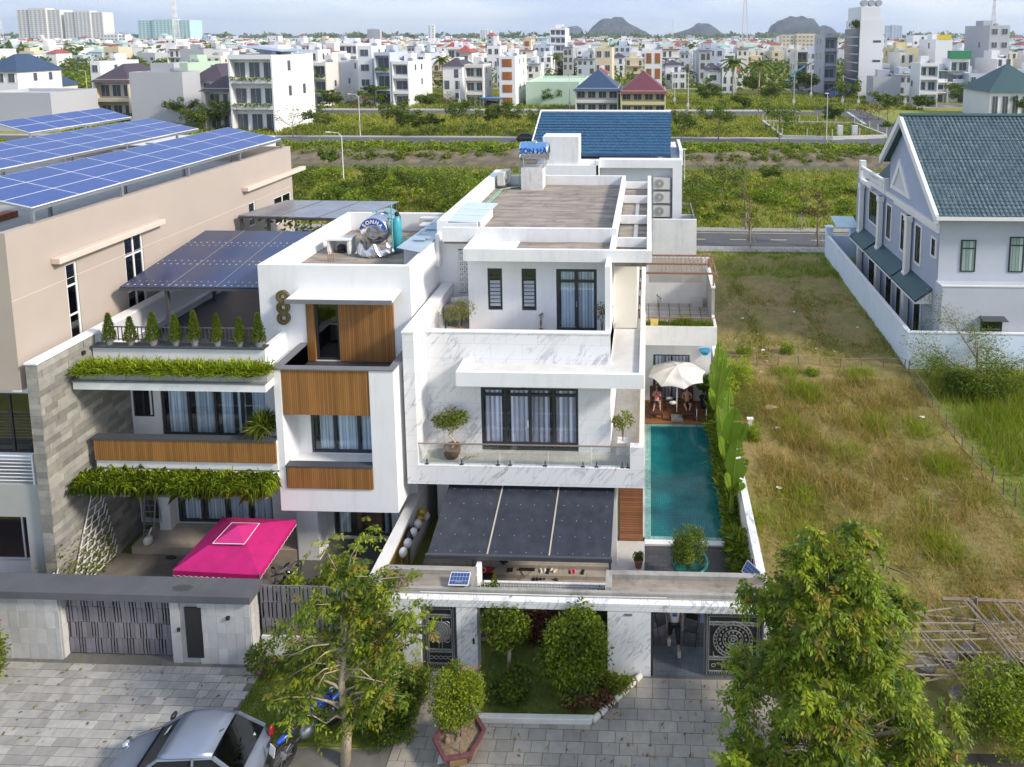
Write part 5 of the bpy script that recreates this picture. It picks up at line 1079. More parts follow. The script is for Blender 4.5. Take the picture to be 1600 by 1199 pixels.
for j in range(rows):
 p0=en+sl*(j/rows);p1=en+sl*min(1,(j+1.15)/rows)
 for i in range(ncol):
  x0=xg+.17+i*tw;vs=[]
  for(p,lift) in((p0,.07),(p1,.03)):
   for fx,fz in((0,.0),(.3,.05),(.62,.055),(.85,0),(1,-.02)):vs.append(Vector((x0+fx*tw,p.y,p.z))+nrm*(lift+fz))
  for fx,fz in((0,.0),(.3,.05),(.62,.055),(.85,0),(1,-.02)):vs.append(Vector((x0+fx*tw,p0.y,p0.z))+nrm*(fz-.0))
  st.add(vs,[(k,k+1,k+6,k+5) for k in range(4)]+[(k+10,k+11,k+1,k) for k in range(4)])
tealt=brickmat('teal_glazed_tile',(.085,.135,.155),(.145,.20,.215),(.03,.06,.07),tw,.255,.012,'xy',.35,0,0,.2)
part('roof_tile',st,tealt,H6,kind='stuff')
mb=MB();mb.tube((xg,43.55,14.95),(40,43.55,14.95),.13,n=8);part('ridge_tile',mb,teal,H6);mb=MB();mb.box(xg,40,37.38,37.46,9.7,9.92);part('gutter',mb,trimw,H6)
mb=MB(FX(XL,-1));mb.box(YN-.05,50.0,0,.22,8.95,9.25).box(YN-.05,45.3,.0,.12,8.7,8.95).box(49.5,52.1,0,.3,8.7,9.0);part('cornice',mb,trimw,H6)
def onface(u,v):p=Q(u,v,XL);return p.y,p.z
mb=MB()
for tri,d0,d1 in(([(1408,249),(1395,290),(1424,305)],.0,.1),):
 o_=[onface(*t_) for t_ in tri];c0=(sum(p[0] for p in o_)/3,sum(p[1] for p in o_)/3)
o_=[(46.1,9.65),(44.6,11.95),(42.5,9.65)];i_=[(45.5,9.9),(44.55,11.35),(43.2,9.9)]
for k in range(3):q=[o_[k],o_[(k+1)%3],i_[(k+1)%3],i_[k]];mb.prism(q,'x',XL-.14,XL-.002)
part('gable_triangle',mb,trimw,H6);mb=MB();mb.prism(i_,'x',XL-.05,XL-.003);part('gable_panel',mb,greywhite,H6)
for y in(51.6,47.4,42.2):
 mb=MB();mb.box(XL-.45,XL-.12,y-.2,y+.2,0.3,8.7);mb.box(XL-.5,XL-.07,y-.27,y+.27,0,.5).box(XL-.5,XL-.07,y-.27,y+.27,8.3,8.7).box(XL-.5,XL-.07,y-.27,y+.27,4.6,5.0);part('pillar',mb,trimw,H6,bevel=.03)
for y0,y1 in((48.4,51.9),(42.9,48.1),(38.8,42.7)):
 m_=MB();m_.hexa([(XL-1.0,y0,4.35),(XL-1.0,y1,4.35),(XL,y1,5.1),(XL,y0,5.1)],[(XL-1.0,y0,4.45),(XL-1.0,y1,4.45),(XL,y1,5.2),(XL,y0,5.2)]);hd=part('tiled_hood',m_,teal,H6)
 m_=MB();m_.prism([(XL-.95,4.3),(XL-.02,4.3),(XL-.02,5.0)],'y',y0+.02,y0+.14);m_.box(XL-1.02,XL,y0,y1,4.24,4.34);part('hood_bracket',m_,trimw,hd)
bl=MB()
for i in range(22):y=46.95+i*.22;m_=MB();m_.lathe([(.05,0),(.09,.15),(.04,.4),(.06,.55)],(XL-.15,y,9.25),8);part('baluster',m_,trimw,H6)
mb=MB();mb.box(XL-.25,XL-.02,46.92,51.9,9.8,9.95).box(XL-.32,XL+.1,51.9,52.3,9.0,10.4).box(XL-.3,XL+.05,46.7,46.92,9.0,10.1);part('balustrade_rail',mb,trimw,H6)
wins=[(48.0,50.4,6.2,8.4,4),(45.8,46.6,6.0,8.3,1),(42.8,43.9,6.0,8.3,2),(40.7,41.5,6.0,8.3,2),(38.6,39.1,7.2,8.2,1),(48.4,49.9,.7,3.9,2),(45.2,46.2,.7,3.9,2),(43.5,44.2,.1,3.9,1),(40.3,41.2,.9,3.7,2),(38.7,39.3,.1,2.2,1),(42.9,43.3,2.2,3.9,1)]
for y0,y1,z0,z1,n in wins:
 window(H6,FX(XL,-1),y0,y1,z0,z1,.06,n,[z1-.5],frame_d,.06,glass_d,None,.05,None,'window')
 m_=MB(FX(XL,-1));m_.box(y0-.12,y0,0,.08,z0-.1,z1+.1).box(y1,y1+.12,0,.08,z0-.1,z1+.1).box(y0,y1,0,.08,z1,z1+.1).box(y0,y1,0,.1,z0-.12,z0);part('window_trim',m_,trimw,H6)
 m_=MB(FX(XL,-1));m_.box(y0,y1,.002,.02,z0,z1);part('dark_reveal',m_,midgrey,H6)
grn=stripes('pale_green_curtain',(.30,.40,.36),(.12,.18,.17),.2,'X',.9,nz=.3,bmp=0)
for x0,x1,z0,z1 in((18.0,18.85,6.45,8.35),(20.75,21.6,6.45,8.55),(24.2,25,6.5,8.5)):
 w=window(H6,FY(YN-.06),x0,x1,z0,z1,.05,1,[z1-.5],frame_d,.07,glass,None,.05,None,'rear_window');m_=MB();m_.box(x0,x1,YN-.09,YN-.065,z0,z1);part('curtain',m_,grn,w)
w=window(H6,FY(37.3),18.9,20.1,3.2,4.0,.05,1,None,frame_d,.07,glass_d,None,.05,None,'annex_window');m_=MB();m_.hexa([(18.8,36.8,4.05),(20.2,36.8,4.05),(20.2,37.29,4.15),(18.8,37.29,4.15)],[(18.8,36.8,4.09),(20.2,36.8,4.09),(20.2,37.29,4.19),(18.8,37.29,4.19)]);part('window_canopy',m_,darkgrey,H6)
m_=MB();m_.hexa([(XL-1.9,52.3,4.9),(XL-.1,52.3,4.9),(XL-.1,54.2,5.3),(XL-1.9,54.2,5.3)],[(XL-1.9,52.3,4.98),(XL-.1,52.3,4.98),(XL-.1,54.2,5.38),(XL-1.9,54.2,5.38)]);part('front_glass_canopy',m_,M('pale_blue_glass_sheet',(.42,.58,.63),.2),H6)
mb=MB();mb.box(17.5,40,51.9,56,0,8.6);part('front_block',mb,gb_shaded,H6)
mb=MB();mb.add([(17.2,47.2,9.3),(17.2,50.8,9.3),(18.4,49,11.6),(20,47.2,9.3),(20,50.8,9.3)],[(0,1,2),(0,2,3),(1,4,2)]);part('side_finial_roof',mb,teal,H6)
CW=thing('compound_wall','tall pale blue-white wall running back along the open lot round the grey blue house','wall',(15.9,48,0))
bwm=M('bluish_white_wall',(.64,.74,.88),.8,var=.05,scale=.8,stain=.15,stainc=(.45,.47,.48))
mb=MB();mb.hexa([(15.62,39.2,0),(15.82,39.2,0),(16.35,60.2,0),(16.15,60.2,0)],[(15.62,39.2,2.25),(15.82,39.2,2.25),(16.35,60.2,2.0),(16.15,60.2,2.0)]);mb.box(15.83,42,39.2,39.4,0,2.25);mb.box(16.36,18.2,60.0,60.2,0,2.0);part('wall',mb,bwm,CW)
mb=MB();mb.hexa([(15.58,39.16,2.251),(15.86,39.16,2.251),(16.39,60.2,2.001),(16.11,60.2,2.001)],[(15.58,39.16,2.31),(15.86,39.16,2.31),(16.39,60.2,2.06),(16.11,60.2,2.06)]);mb.box(15.87,42,39.16,39.44,2.252,2.31);part('coping',mb,trimw,CW)
for x in(16.4,18.5):m_=MB();m_.box(x-.28,x+.28,59.8,60.35,0,2.7).box(x-.36,x+.36,59.72,60.43,2.7,2.85);part('gate_post',m_,bwm,CW)
t=thing('iron_gate','dark barred iron gate between pale posts at the far end of the compound wall','gate',(19.8,60,0));m_=MB();m_.box(18.8,21.2,60,60.05,.1,.17).box(18.8,21.2,60,60.05,1.95,2.02);part('frame',m_,black,t)
for i in range(16):m_=MB();m_.tube((18.9+i*.15,60.02,.1),(18.9+i*.15,60.02,2.1),.018,n=4);part('bar',m_,black,t)
def enlarge(o,base):
 for ch in o.children:
  if ch.type=='MESH':
   for v in ch.data.vertices:p=v.co+base;v.co=Vector((p.x*1.06,p.y*1.06,p.z*1.06-1.2))-base
  enlarge(ch,base)
enlarge(H6,wpos(H6))
#VEGETATION BUILDERS
def skeleton(seed,h,trunk_h,r0,spread,n1=5,n2=4,up=.5,crook=.12):
 rnd=random.Random(seed);mb=MB();ends=[];p=Vector((0,0,0));pts=[p.copy()];rs=[r0]
 for k in range(4):p=p+Vector((rnd.uniform(-crook,crook),rnd.uniform(-crook,crook),trunk_h/4));pts.append(p.copy());rs.append(r0*(1-.12*(k+1)))
 mb.path(pts,rs,7);top=p;leader=[top]
 for i in range(n1):
  a=2*pi*(i+rnd.uniform(-.3,.3))/n1;el=up+rnd.uniform(-.25,.35);L=spread*rnd.uniform(.65,1.05)
  start=top.lerp(top+Vector((0,0,(h-trunk_h)*.55)),rnd.random()**1.3) if i else top
  d=Vector((cos(a)*cos(el),sin(a)*cos(el),sin(el)));q=start+d*L*.5+Vector((0,0,rnd.uniform(-.05,.1)*L));e=q+(d+Vector((rnd.uniform(-.3,.3),rnd.uniform(-.3,.3),.25)))*L*.5
  mb.path([start,q,e],[r0*.42,r0*.25,r0*.09],5);ends+=[q.lerp(e,.3),e]
  for j in range(n2):
   s=start.lerp(q,rnd.uniform(.5,1)) if j%2 else q.lerp(e,rnd.uniform(.1,.9));a2=a+rnd.uniform(-1.3,1.3);e2_=el+rnd.uniform(-.6,.7)
   t=s+Vector((cos(a2)*cos(e2_),sin(a2)*cos(e2_),sin(e2_)))*L*rnd.uniform(.3,.55);mb.path([s,s.lerp(t,.5)+Vector((0,0,.05)),t],[r0*.16,r0*.1,r0*.04],4);ends.append(t)
 t=top+Vector((rnd.uniform(-.2,.2),rnd.uniform(-.2,.2),(h-trunk_h)*.9));mb.path([top,top.lerp(t,.5)+Vector((rnd.uniform(-.15,.15),0,0)),t],[r0*.5,r0*.3,r0*.06],5);ends+=[t,top.lerp(t,.6),top.lerp(t,.8)]
 return mb,ends
def around(ends,n,rad,zs=.75):
 E_=np.array([tuple(e) for e in ends]);idx=RNG.integers(0,len(E_),n);d=RNG.normal(size=(n,3));d/=np.linalg.norm(d,axis=1)[:,None];r=rad*RNG.uniform(0,1,n)**.5
 return E_[idx]+d*r[:,None]*np.array([1,1,zs])
def tree(label,loc,h,trunk_h,r0,spread,nleaf,lsz,mats,wts,seed,rad=None,name='tree',cat='tree',barkm=None,group=None,n1=6,n2=4,up=.5,droop=.3,lw=.45,crook=.12):
 t=thing(name,label,cat,loc,group);mb,ends=skeleton(seed,h,trunk_h,r0,spread,n1,n2,up,crook)
 part('trunk',mb,barkm or bark,t,smooth=True,local=True)
 if nleaf:leafmesh('crown',around(ends,nleaf,rad or spread*.4),lsz,lsz*lw,mats,wts,droop,t)
 return t
def compound_leaves(name,ends,n,rad,L,mats,wts,parent,nl=7,leaflet=.14):
 """pinnate leaves: rachis with paired drooping leaflets"""
 base=around(ends,n,rad,.8);a=RNG.uniform(0,2*pi,n);e=RNG.normal(.15,.4,n);d=np.stack([np.cos(a)*np.cos(e),np.sin(a)*np.cos(e),np.sin(e)],1)
 s=np.cross(d,np.array([0,0,1.]));s/=np.linalg.norm(s,axis=1)[:,None]+1e-6;L_=L*RNG.uniform(.6,1.2,n);V=[];mi=[];pw=np.array(wts,float);pw/=pw.sum();leafm_=RNG.choice(len(mats),n,p=pw)
 for k in range(nl):
  t=(k+1)/nl
  for sg in((-1,1) if k<nl-1 else(0,)):
   c=base+d*(L_*t)[:,None];c[:,2]-=(L_*.45*t*t)
   dd=s*sg*.85+d*(.45 if sg else 1)+RNG.normal(0,.12,(n,3));dd[:,2]-=.55;dd/=np.linalg.norm(dd,axis=1)[:,None]
   ww=np.cross(dd,np.array([0,0,1.])+RNG.normal(0,.5,(n,3)));ww/=np.linalg.norm(ww,axis=1)[:,None]+1e-6;ll=leaflet*RNG.uniform(.7,1.25,n)
   V.append(np.stack([c,c+dd*(ll*.45)[:,None]+ww*(ll*.2)[:,None],c+dd*ll[:,None],c+dd*(ll*.45)[:,None]-ww*(ll*.2)[:,None]],1));mi.append(leafm_)
 V=np.concatenate(V).reshape(-1,3);mi=np.concatenate(mi)
 return cloud(name,V,np.arange(len(V)).reshape(-1,4),mats,mi,parent)
def bushmesh(name,c,r,n,L,mats,wts,parent,shell=.6,droop=.1,w=.5,lumps=7):
 k=int(lumps*1.6)+2;cs=[];rs=RNG.uniform(.26,.6,k)
 for i in range(k):
  a=RNG.uniform(0,2*pi);z=RNG.uniform(-.8,.85);rr=np.sqrt(max(0,1-z*z))*(1.0-rs[i]*.8);cs.append((c[0]+r[0]*rr*np.cos(a),c[1]+r[1]*rr*np.sin(a),c[2]+r[2]*z*(1.0-rs[i]*.7)))
 cs=np.array(cs);p_=rs**2/(rs**2).sum();idx=RNG.choice(k,n,p=p_);d=RNG.normal(size=(n,3));d/=np.linalg.norm(d,axis=1)[:,None];q=RNG.uniform(shell,1,n)*np.where(RNG.uniform(0,1,n)<.12,1.25,1)
 C=cs[idx]+d*(q*rs[idx])[:,None]*np.array(r);C[:,2]=np.maximum(C[:,2],c[2]-r[2]*1.02);o=leafmesh(name,C,L,L*w,mats,wts,droop,parent)
 cw=np.cumsum(np.array(wts,float)/sum(wts));lm_=np.searchsorted(cw,RNG.uniform(0,1,k)).clip(0,len(mats)-1);b=np.searchsorted(cw,RNG.uniform(0,1,n)).clip(0,len(mats)-1);o.data.polygons.foreach_set('material_index',np.where(RNG.uniform(0,1,n)<.45,lm_[idx],b).astype(np.int32));return o
 #big street tree bottom right
t=thing('street_tree','large leafy street tree in the bottom right foreground, overlapping the gate and the dry lot','tree',(4.55,15.2,0))
mb,ends=skeleton(11,7.6,2.6,.16,2.0,9,5,.45,.1);part('trunk',mb,bark,t,smooth=True,local=True)
rr=random.Random(3);ends2=[]
for i in range(135):
 z=1.6+5.9*rr.random()**1.15;wR=2.35 if z<3.8 else 2.35-(z-3.8)*.42;wR*=1+.25*sin(z*2.2+1);a=rr.uniform(0,2*pi);q=rr.uniform(.3,1.08)*wR;ends2.append(Vector((cos(a)*q*(1.15 if cos(a)>0 else.92),sin(a)*q*.9,z-.15*q)))
mb=MB()
for e in ends2[::2]:z=max(1.6,e.z-1.1);mb.path([(0,0,z*.8+.6),(e.x*.5,e.y*.5,(z+e.z)/2+.3),e],[.035,.02,.008],4)
part('branches',mb,bark,t,smooth=True,local=True)
compound_leaves('crown',ends2,4300,.36,.46,[L1,L2,L3,L4,LO,LFERN],[5,2.5,5,.5,1,3],t,7,.15)
for lx,(dx,dz,nn) in enumerate(((-3.0,2.2,5),)):pass
E3=[Vector((2.3,-.3,3.0)),Vector((2.9,-.4,2.5)),Vector((3.4,-.4,2.0)),Vector((3.8,-.5,1.7)),Vector((-1.9,.3,1.9)),Vector((-2.2,.3,1.6)),Vector((-1.9,.9,5.6)),Vector((-1.4,.7,5.4)),Vector((1.8,.2,6.0)),Vector((.9,.3,7.5)),Vector((-.5,.3,7.7)),Vector((-1.0,.4,7.0)),Vector((.5,.3,7.9))]
mb=MB();mb.path([(0,0,2.4),(1.5,-.2,2.9),(2.9,-.4,2.5),(3.9,-.5,1.6)],[.05,.035,.02,.008],5);mb.path([(0,0,1.6),(-1.2,.2,1.9),(-2.3,.3,1.5)],[.04,.025,.008],5);part('low_branch',mb,bark,t,smooth=True,local=True)
compound_leaves('side_sprays',E3,330,.28,.42,[L1,L3,L4,L2],[4,4,1.5,2],t,7,.15)
for x,y in((3.95,14.9),(5.1,14.9),(4.6,15.9)):m_=MB();m_.tube((x,y,0),(4.55,15.2,1.9),.04,.03);part('stake',m_,bark_p,t)
#thin tree in front of the left fence
t=thing('street_tree','sparse bare-branched tree with a pale trunk, held by steel props, between lawn and small gate','tree',(-8.35,16.25,0))
rr=random.Random(8);mb=MB();tp=[(0,0,0),(.06,.1,1.1),(-.08,.15,2.2),(.02,.2,3.2),(.12,.25,4.1)];mb.path(tp,[.15,.12,.09,.07,.045],9);part('trunk',mb,bark_p,t,smooth=True,local=True)
E_=[];mb=MB();cl=[((.35,.3,5.6),.75,10),((.9,.3,4.7),.85,13),((1.6,.2,4.3),.6,7),((2.4,.1,4.1),.35,3),((-.3,.2,4.9),.6,7),((0.3,.4,3.9),.6,6),((1.4,.2,3.3),.45,5),((1.5,0,2.4),.55,6),((-1.3,0,2.9),.5,5),((-1.7,-.1,2.3),.4,4),((-.7,.2,3.6),.5,4),((-.9,-.2,1.7),.4,2),((.5,-.2,1.9),.4,3),((-2.1,0,4.0),.3,2)]
for(cx,cy,cz),rad,k in cl:
 cx*=.85
 zt=max(1.2,min(4.0,cz-.9));hub=Vector((cx*.55,cy*.6,cz-.35+rr.uniform(-.1,.2)));b0=Vector((.02,.15,zt));m0=b0.lerp(hub,.5)+Vector((rr.uniform(-.15,.15),0,rr.uniform(-.1,.2)));mb.path([b0,m0,hub],[.045,.034,.024],5)
 for q in range(k):
  e=Vector((cx+rr.gauss(0,rad*.6),cy+rr.gauss(0,rad*.4),cz+rr.gauss(0,rad*.5)));m1=hub.lerp(e,.5)+Vector((rr.uniform(-.15,.15),rr.uniform(-.1,.1),rr.uniform(-.05,.2)));mb.path([hub,m1,e],[.02,.013,.004],4);E_.append(e);E_.append(m1)
for q in range(16):
 a=rr.uniform(0,6.3);z=rr.uniform(1.3,3.6);L=rr.uniform(.7,1.9);mb.path([(0,.15,z),(cos(a)*L*.5,sin(a)*.3,z+.25),(cos(a)*L,sin(a)*.5,z+rr.uniform(-.4,.5))],[.028,.017,.004],4)
part('branches',mb,bark_p,t,smooth=True,local=True)
compound_leaves('crown',E_,1050,.30,.38,[L1,L2,L3,L4,LO],[6,4,4,1.2,2],t,6,.14)
for x,y in((-.55,-.5),(.45,-.55),(.1,.6),(-1.0,-.1)):m_=MB();m_.tube((x*1.3,y,0),(x*.25,y*.3,2.0),.035,n=6);part('prop',m_,steel,t)
def bush(label,loc,r,n,L,mats,wts,name='shrub',cat='shrub',group=None,w=.5,extra=None,lumps=7,stem=True):
 t=thing(name,label,cat,loc,group)
 if stem:m_=MB();[m_.tube((0,0,0),(r[0]*.4*cos(k*1.6),r[1]*.4*sin(k*1.6),r[2]),.03,.01,5) for k in range(4)];part('stems',m_,bark,t,local=True)
 bushmesh('leaves',(0,0,r[2]),r,int(n*1.15),L,mats,wts,t,w=w,lumps=lumps)
 if extra:bushmesh('blossom',(0,0,r[2]*1.05),(r[0],r[1],r[2]),extra[1],.07,extra[0],[1]*len(extra[0]),t,shell=.9,w=.8,lumps=4)
 return t
bush('mixed green shrub with yellow variegated leaves at the foot of the sparse tree',(-7.75,17.4,0),(1.0,.8,.85),3600,.14,[L2,L1,LO,L3],[5,4,2,1],extra=([LLIME,LFERN],350))
bush('low dark green ground shrub along the kerb below the sparse tree',(-7.3,16.9,0),(.8,.55,.4),2200,.08,[L2,L1],[3,2])
bush('pale spiky shrub beside the sparse tree trunk',(-7.0,17.9,0),(.55,.5,.75),1300,.16,[LO,L2,LFERN],[2,2,1],w=.25)
bush('rose bush with red blooms against the low wall under the slatted fence, left one',(-12.0,18.6,0),(.55,.4,.6),1100,.09,[L2,L1,L5],[3,2,.5],extra=([LRED,LPINK],16),name='rose_bush')
bush('rose bush with a few pink blooms against the low wall, right of the other rose',(-10.8,18.8,0),(.6,.4,.65),1200,.09,[L2,L1,L5],[3,2,.5],extra=([LPINK],12),name='rose_bush')
bush('green fern bush behind the slatted fence in front of the white column',(-11.3,20.2,0),(.9,.6,1.3),3000,.13,[L1,L3,LFERN],[3,3,1])
bush('upright leafy shrub with red new leaves rising over the slatted fence by the window',(-10.1,20.3,0),(.8,.7,1.45),3200,.13,[L1,L3,L4,L5],[4,3,.5,.7])
bush('leafy climber hiding the right end of the slatted fence',(-8.9,19.0,0),(.6,.5,1.3),2400,.12,[L2,L1,L5],[4,3,.6])
bush('purplish blossom shrub over the top left end of the gate canopy',(-8.1,19.5,1.6),(.75,.4,.65),900,.08,[L5,LO,LPINK],[3,2,.5],stem=False)
bush('tall dense glossy shrub in the middle of the planted bed, the largest one',(-2.25,18.4,0),(1.02,.85,1.38),9500,.12,[L2,L1,L3],[4,5,1.6],lumps=16,w=.5)
t=bush('round topped green tree shrub on a pale stem at the left of the planted bed',(-4.45,19.0,.9),(.75,.6,.8),3600,.11,[L1,L2,LO,L3],[4,3,1,1],lumps=10,stem=False)
m_=MB();m_.path([(-4.3,18.7,.05),(-4.28,18.72,1.0),(-4.4,18.8,1.7)],[.07,.06,.04],7);part('stem',m_,bark_p,t,smooth=True)
bush('low green foliage at the foot of the pale stem in the planted bed',(-4.2,18.2,0),(.7,.5,.5),1900,.11,[L2,L1],[3,2])
bush('dark climbing shrub against the breeze blocks at the left end of the bed',(-5.2,20.0,.0),(.5,.35,1.25),1500,.1,[L2,L1],[3,2])
bush('dark leafy shrub beside the marble pillar at the right end of the bed',(-1.45,19.6,0),(.45,.4,1.2),1500,.1,[L2,L1],[3,1])
bush('brown-red croton cluster at the front right of the planted bed',(-1.75,17.95,0),(.75,.3,.3),900,.13,[LRED,L5,L1],[3,2,1.4])
bush('low yellowish green plant at the broken kerb by the marble pillar',(-.95,18.6,0),(.5,.35,.3),700,.11,[L1,LO,L3],[2,2,1])
bush('dark maroon plant in the shade at the back of the planted bed',(-3.6,20.1,0),(.8,.3,.7),900,.16,[LRED,L2],[2,1])
def urn(name,label,loc,prof,mat,cat='pot',group=None,n=16):
 m_=MB();m_.lathe([(r_,z_) for r_,z_ in prof],(0,0,0),n);return m_
t=thing('potted_tree','round clipped flowering tree in a maroon hexagonal planter on the grey paving','potted tree',(-5.25,16.6,.03))
mar=M('maroon_concrete',(.13,.045,.055),.8,var=.25,scale=6)
m_=MB();m_.lathe([(.42,0),(.50,.12),(.66,.52),(.74,.52),(.74,.60),(.62,.60),(.60,.46),(.0,.46)],(0,0,0),6,a0=.2);part('planter',m_,mar,t,local=True,bevel=.01)
for i in range(6):
 a=.2+(i+.5)*pi/3;r=.525;c=Vector((cos(a)*r,sin(a)*r,.30));s=Vector((-sin(a),cos(a),0))*.22;o_=Vector((cos(a),sin(a),0))*.03;u_=Vector((cos(a)*.05,sin(a)*.05,.13))
 m_=MB();m_.hexa([c-s-u_-o_,c+s-u_-o_,c+s+u_-o_,c-s+u_-o_],[c-s-u_+o_,c+s-u_+o_,c+s+u_+o_,c-s+u_+o_]);part('tan_panel',m_,M('tan_panel',(.30,.20,.09),.8,var=.2,scale=9),t,local=True)
m_=MB();m_.lathe([(.0,.47),(.6,.47),(.3,.53),(0,.55)],(0,0,0),10,caps=False)
for k in range(9):m_.ball((random.uniform(-.35,.1),random.uniform(-.35,.3),.52),random.uniform(.05,.1),6,4)
part('soil',m_,M('stony_soil',(.22,.16,.10),.95,var=.4,scale=14),t,local=True)
m_=MB();[m_.path([(.06*cos(k),.06*sin(k),.5),(.1*cos(k*2),.1*sin(k*2),.9),(.35*cos(k*1.3),.35*sin(k*1.3),1.4)],[.05,.04,.015],5) for k in range(5)];part('stem',m_,bark,t,local=True)
m_=MB();[m_.tube((.45*cos(a),.45*sin(a),.5),(.3*cos(a),.3*sin(a),1.35),.01,n=4) for a in(.4,1.9,3.4,5)];part('wire_prop',m_,steel,t,local=True)
bushmesh('crown',(0,0,1.85),(.78,.76,.70),8200,.075,[L1,LO,L3,L2],[6,2,5,1],t,lumps=16);bushmesh('orange_bloom',(.3,.3,2.2),(.3,.3,.3),70,.055,[LORG,LRED],[3,1],t,shell=.95,w=.9,lumps=3)
t=thing('glazed_pot_tree','clipped green bonsai tree in a big teal glazed urn standing in the dark pond','potted tree',(1.5,22.4,.03))
m_=MB();m_.lathe([(.34,0),(.36,.05),(.26,.3),(.28,.45),(.34,.48),(.3,.52),(.48,.75),(.62,1.0),(.62,1.06),(.7,1.1),(.68,1.17),(.58,1.14),(.54,1.04),(0,1.04)],(0,0,0),24);part('urn',m_,M('teal_glaze',(.015,.12,.11),.2,var=.5,scale=5),t,smooth=True,local=True)
m_=MB();[m_.path([(.05*k-.1,0,1.0),(.1*k-.2,.05*k,1.35),(.35*cos(k*1.3),.3*sin(k*1.3),1.75)],[.05,.035,.012],5) for k in range(5)];part('stem',m_,bark,t,local=True)
bushmesh('crown',(0,0,1.75),(.66,.62,.72),5200,.07,[L2,L1,LO,L3],[4,4,1,.8],t,lumps=12)
def small_pot(label,loc,h,r,mats,wts,kind='pot',ph=.3,pr=.17,potm=None,n=500,L=.08,extra=None,rz=0,sq=False):
 t=thing('potted_plant',label,'potted plant',loc);m_=MB();m_.lathe([(pr*.7,0),(pr,ph),(pr*1.12,ph),(pr*1.12,ph+.03),(pr*.9,ph+.03),(0,ph)],(0,0,0),4 if sq else 14,a0=pi/4 if sq else 0);part('pot',m_,potm or terracotta,t,local=True)
 m_=MB();[m_.path([(0,0,ph),(.04*cos(k),.04*sin(k),ph+(h-r)*.5),(r*.5*cos(k*1.7),r*.5*sin(k*1.7),h)],[.02,.014,.005],4) for k in range(4)];part('stem',m_,bark,t,local=True)
 bushmesh('leaves',(0,0,max(h-r*.2,ph+r*.6)),(r,r,r*.8),n,L,mats,wts,t,lumps=6)
 if extra:bushmesh('blossom',(0,0,h),(r,r,r*.7),extra[1],.06,[extra[0]],[1],t,lumps=4)
 return t
small_pot('small round green pot plant on the pale terrace corner by the pond',(-.35,23.3,.1),.5,.2,[L2,L1],[3,2],n=600,L=.06)
small_pot('airy leafy plant in a white square pot at the right end of the marble balcony',(-.98,24.3,4.1),1.35,.42,[LO,L1,L3,L5],[3,3,1,.8],ph=.42,pr=.26,potm=plastic_w,n=520,L=.1,sq=True)
small_pot('bougainvillea with a few magenta flowers at the left of the upper terrace',(-7.6,25.6,7.93),1.3,.65,[L1,LO,L5],[3,2,1.4],n=1100,L=.08,extra=(LPINK,60),ph=.35,pr=.22)
small_pot('thin pinkish potted shrub at the right end of the upper terrace',(-1.85,25.5,7.93),1.35,.45,[L5,LO,L1],[3,2,1],n=330,L=.09,extra=(LORG,25))
small_pot('weedy twig in a pot under the upper terrace wall between window and door',(-4.4,26.2,7.93),.8,.12,[L5],[1],n=25,ph=.15,pr=.08)
t=thing('bonsai_tree','bonsai with twisting stem and umbrella crown in a pot on the marble balcony','potted tree',(-7.45,23.75,4.1))
m_=MB();m_.lathe([(.22,0),(.32,.2),(.30,.38),(.33,.42),(.28,.42),(0,.36)],(0,0,0),14);part('pot',m_,M('woven_brown_pot',(.13,.08,.045),.8,var=.4,scale=30),t,local=True,smooth=True)
m_=MB();m_.path([(0,0,.35),(.12,0,.6),(-.12,.05,.85),(.1,.02,1.1),(.0,0,1.4)],[.05,.045,.04,.035,.02],6);[m_.path([(0,0,1.25),(.25*cos(k*1.3),.2*sin(k*1.3),1.4),(.5*cos(k*1.3),.35*sin(k*1.3),1.6)],[.02,.012,.006],4) for k in range(6)];part('stem',m_,bark_p,t,local=True)
bushmesh('crown',(0,0,1.55),(.72,.5,.42),2300,.08,[L1,LO,L2,L3],[4,3,2,1],t,lumps=10);bushmesh('blossom',(-.1,0,1.9),(.6,.3,.2),22,.07,[LPINK],[1],t)
m_=MB();[m_.tube((.55*cos(a)-.05,.3*sin(a),0),(.5*cos(a)-.05,.28*sin(a),1.5),.008,n=3) for a in(.3,1.6,2.9,4.4)];part('wire_prop',m_,steel,t,local=True)
for dx in(.45,.62):m_=MB();m_.path([(-7.45+dx,23.6,4.12),(-7.3+dx,23.5,4.3),(-7.05+dx,23.7,4.25),(-7.1+dx,23.8,4.11)],.015,5);solo('dry_branch',m_,bark_p,['dry bent branch on the balcony floor next to the bonsai pot','dry bent branch on the balcony floor farther right of the bonsai'][dx>.5],'branch',group='dry branches by the bonsai')
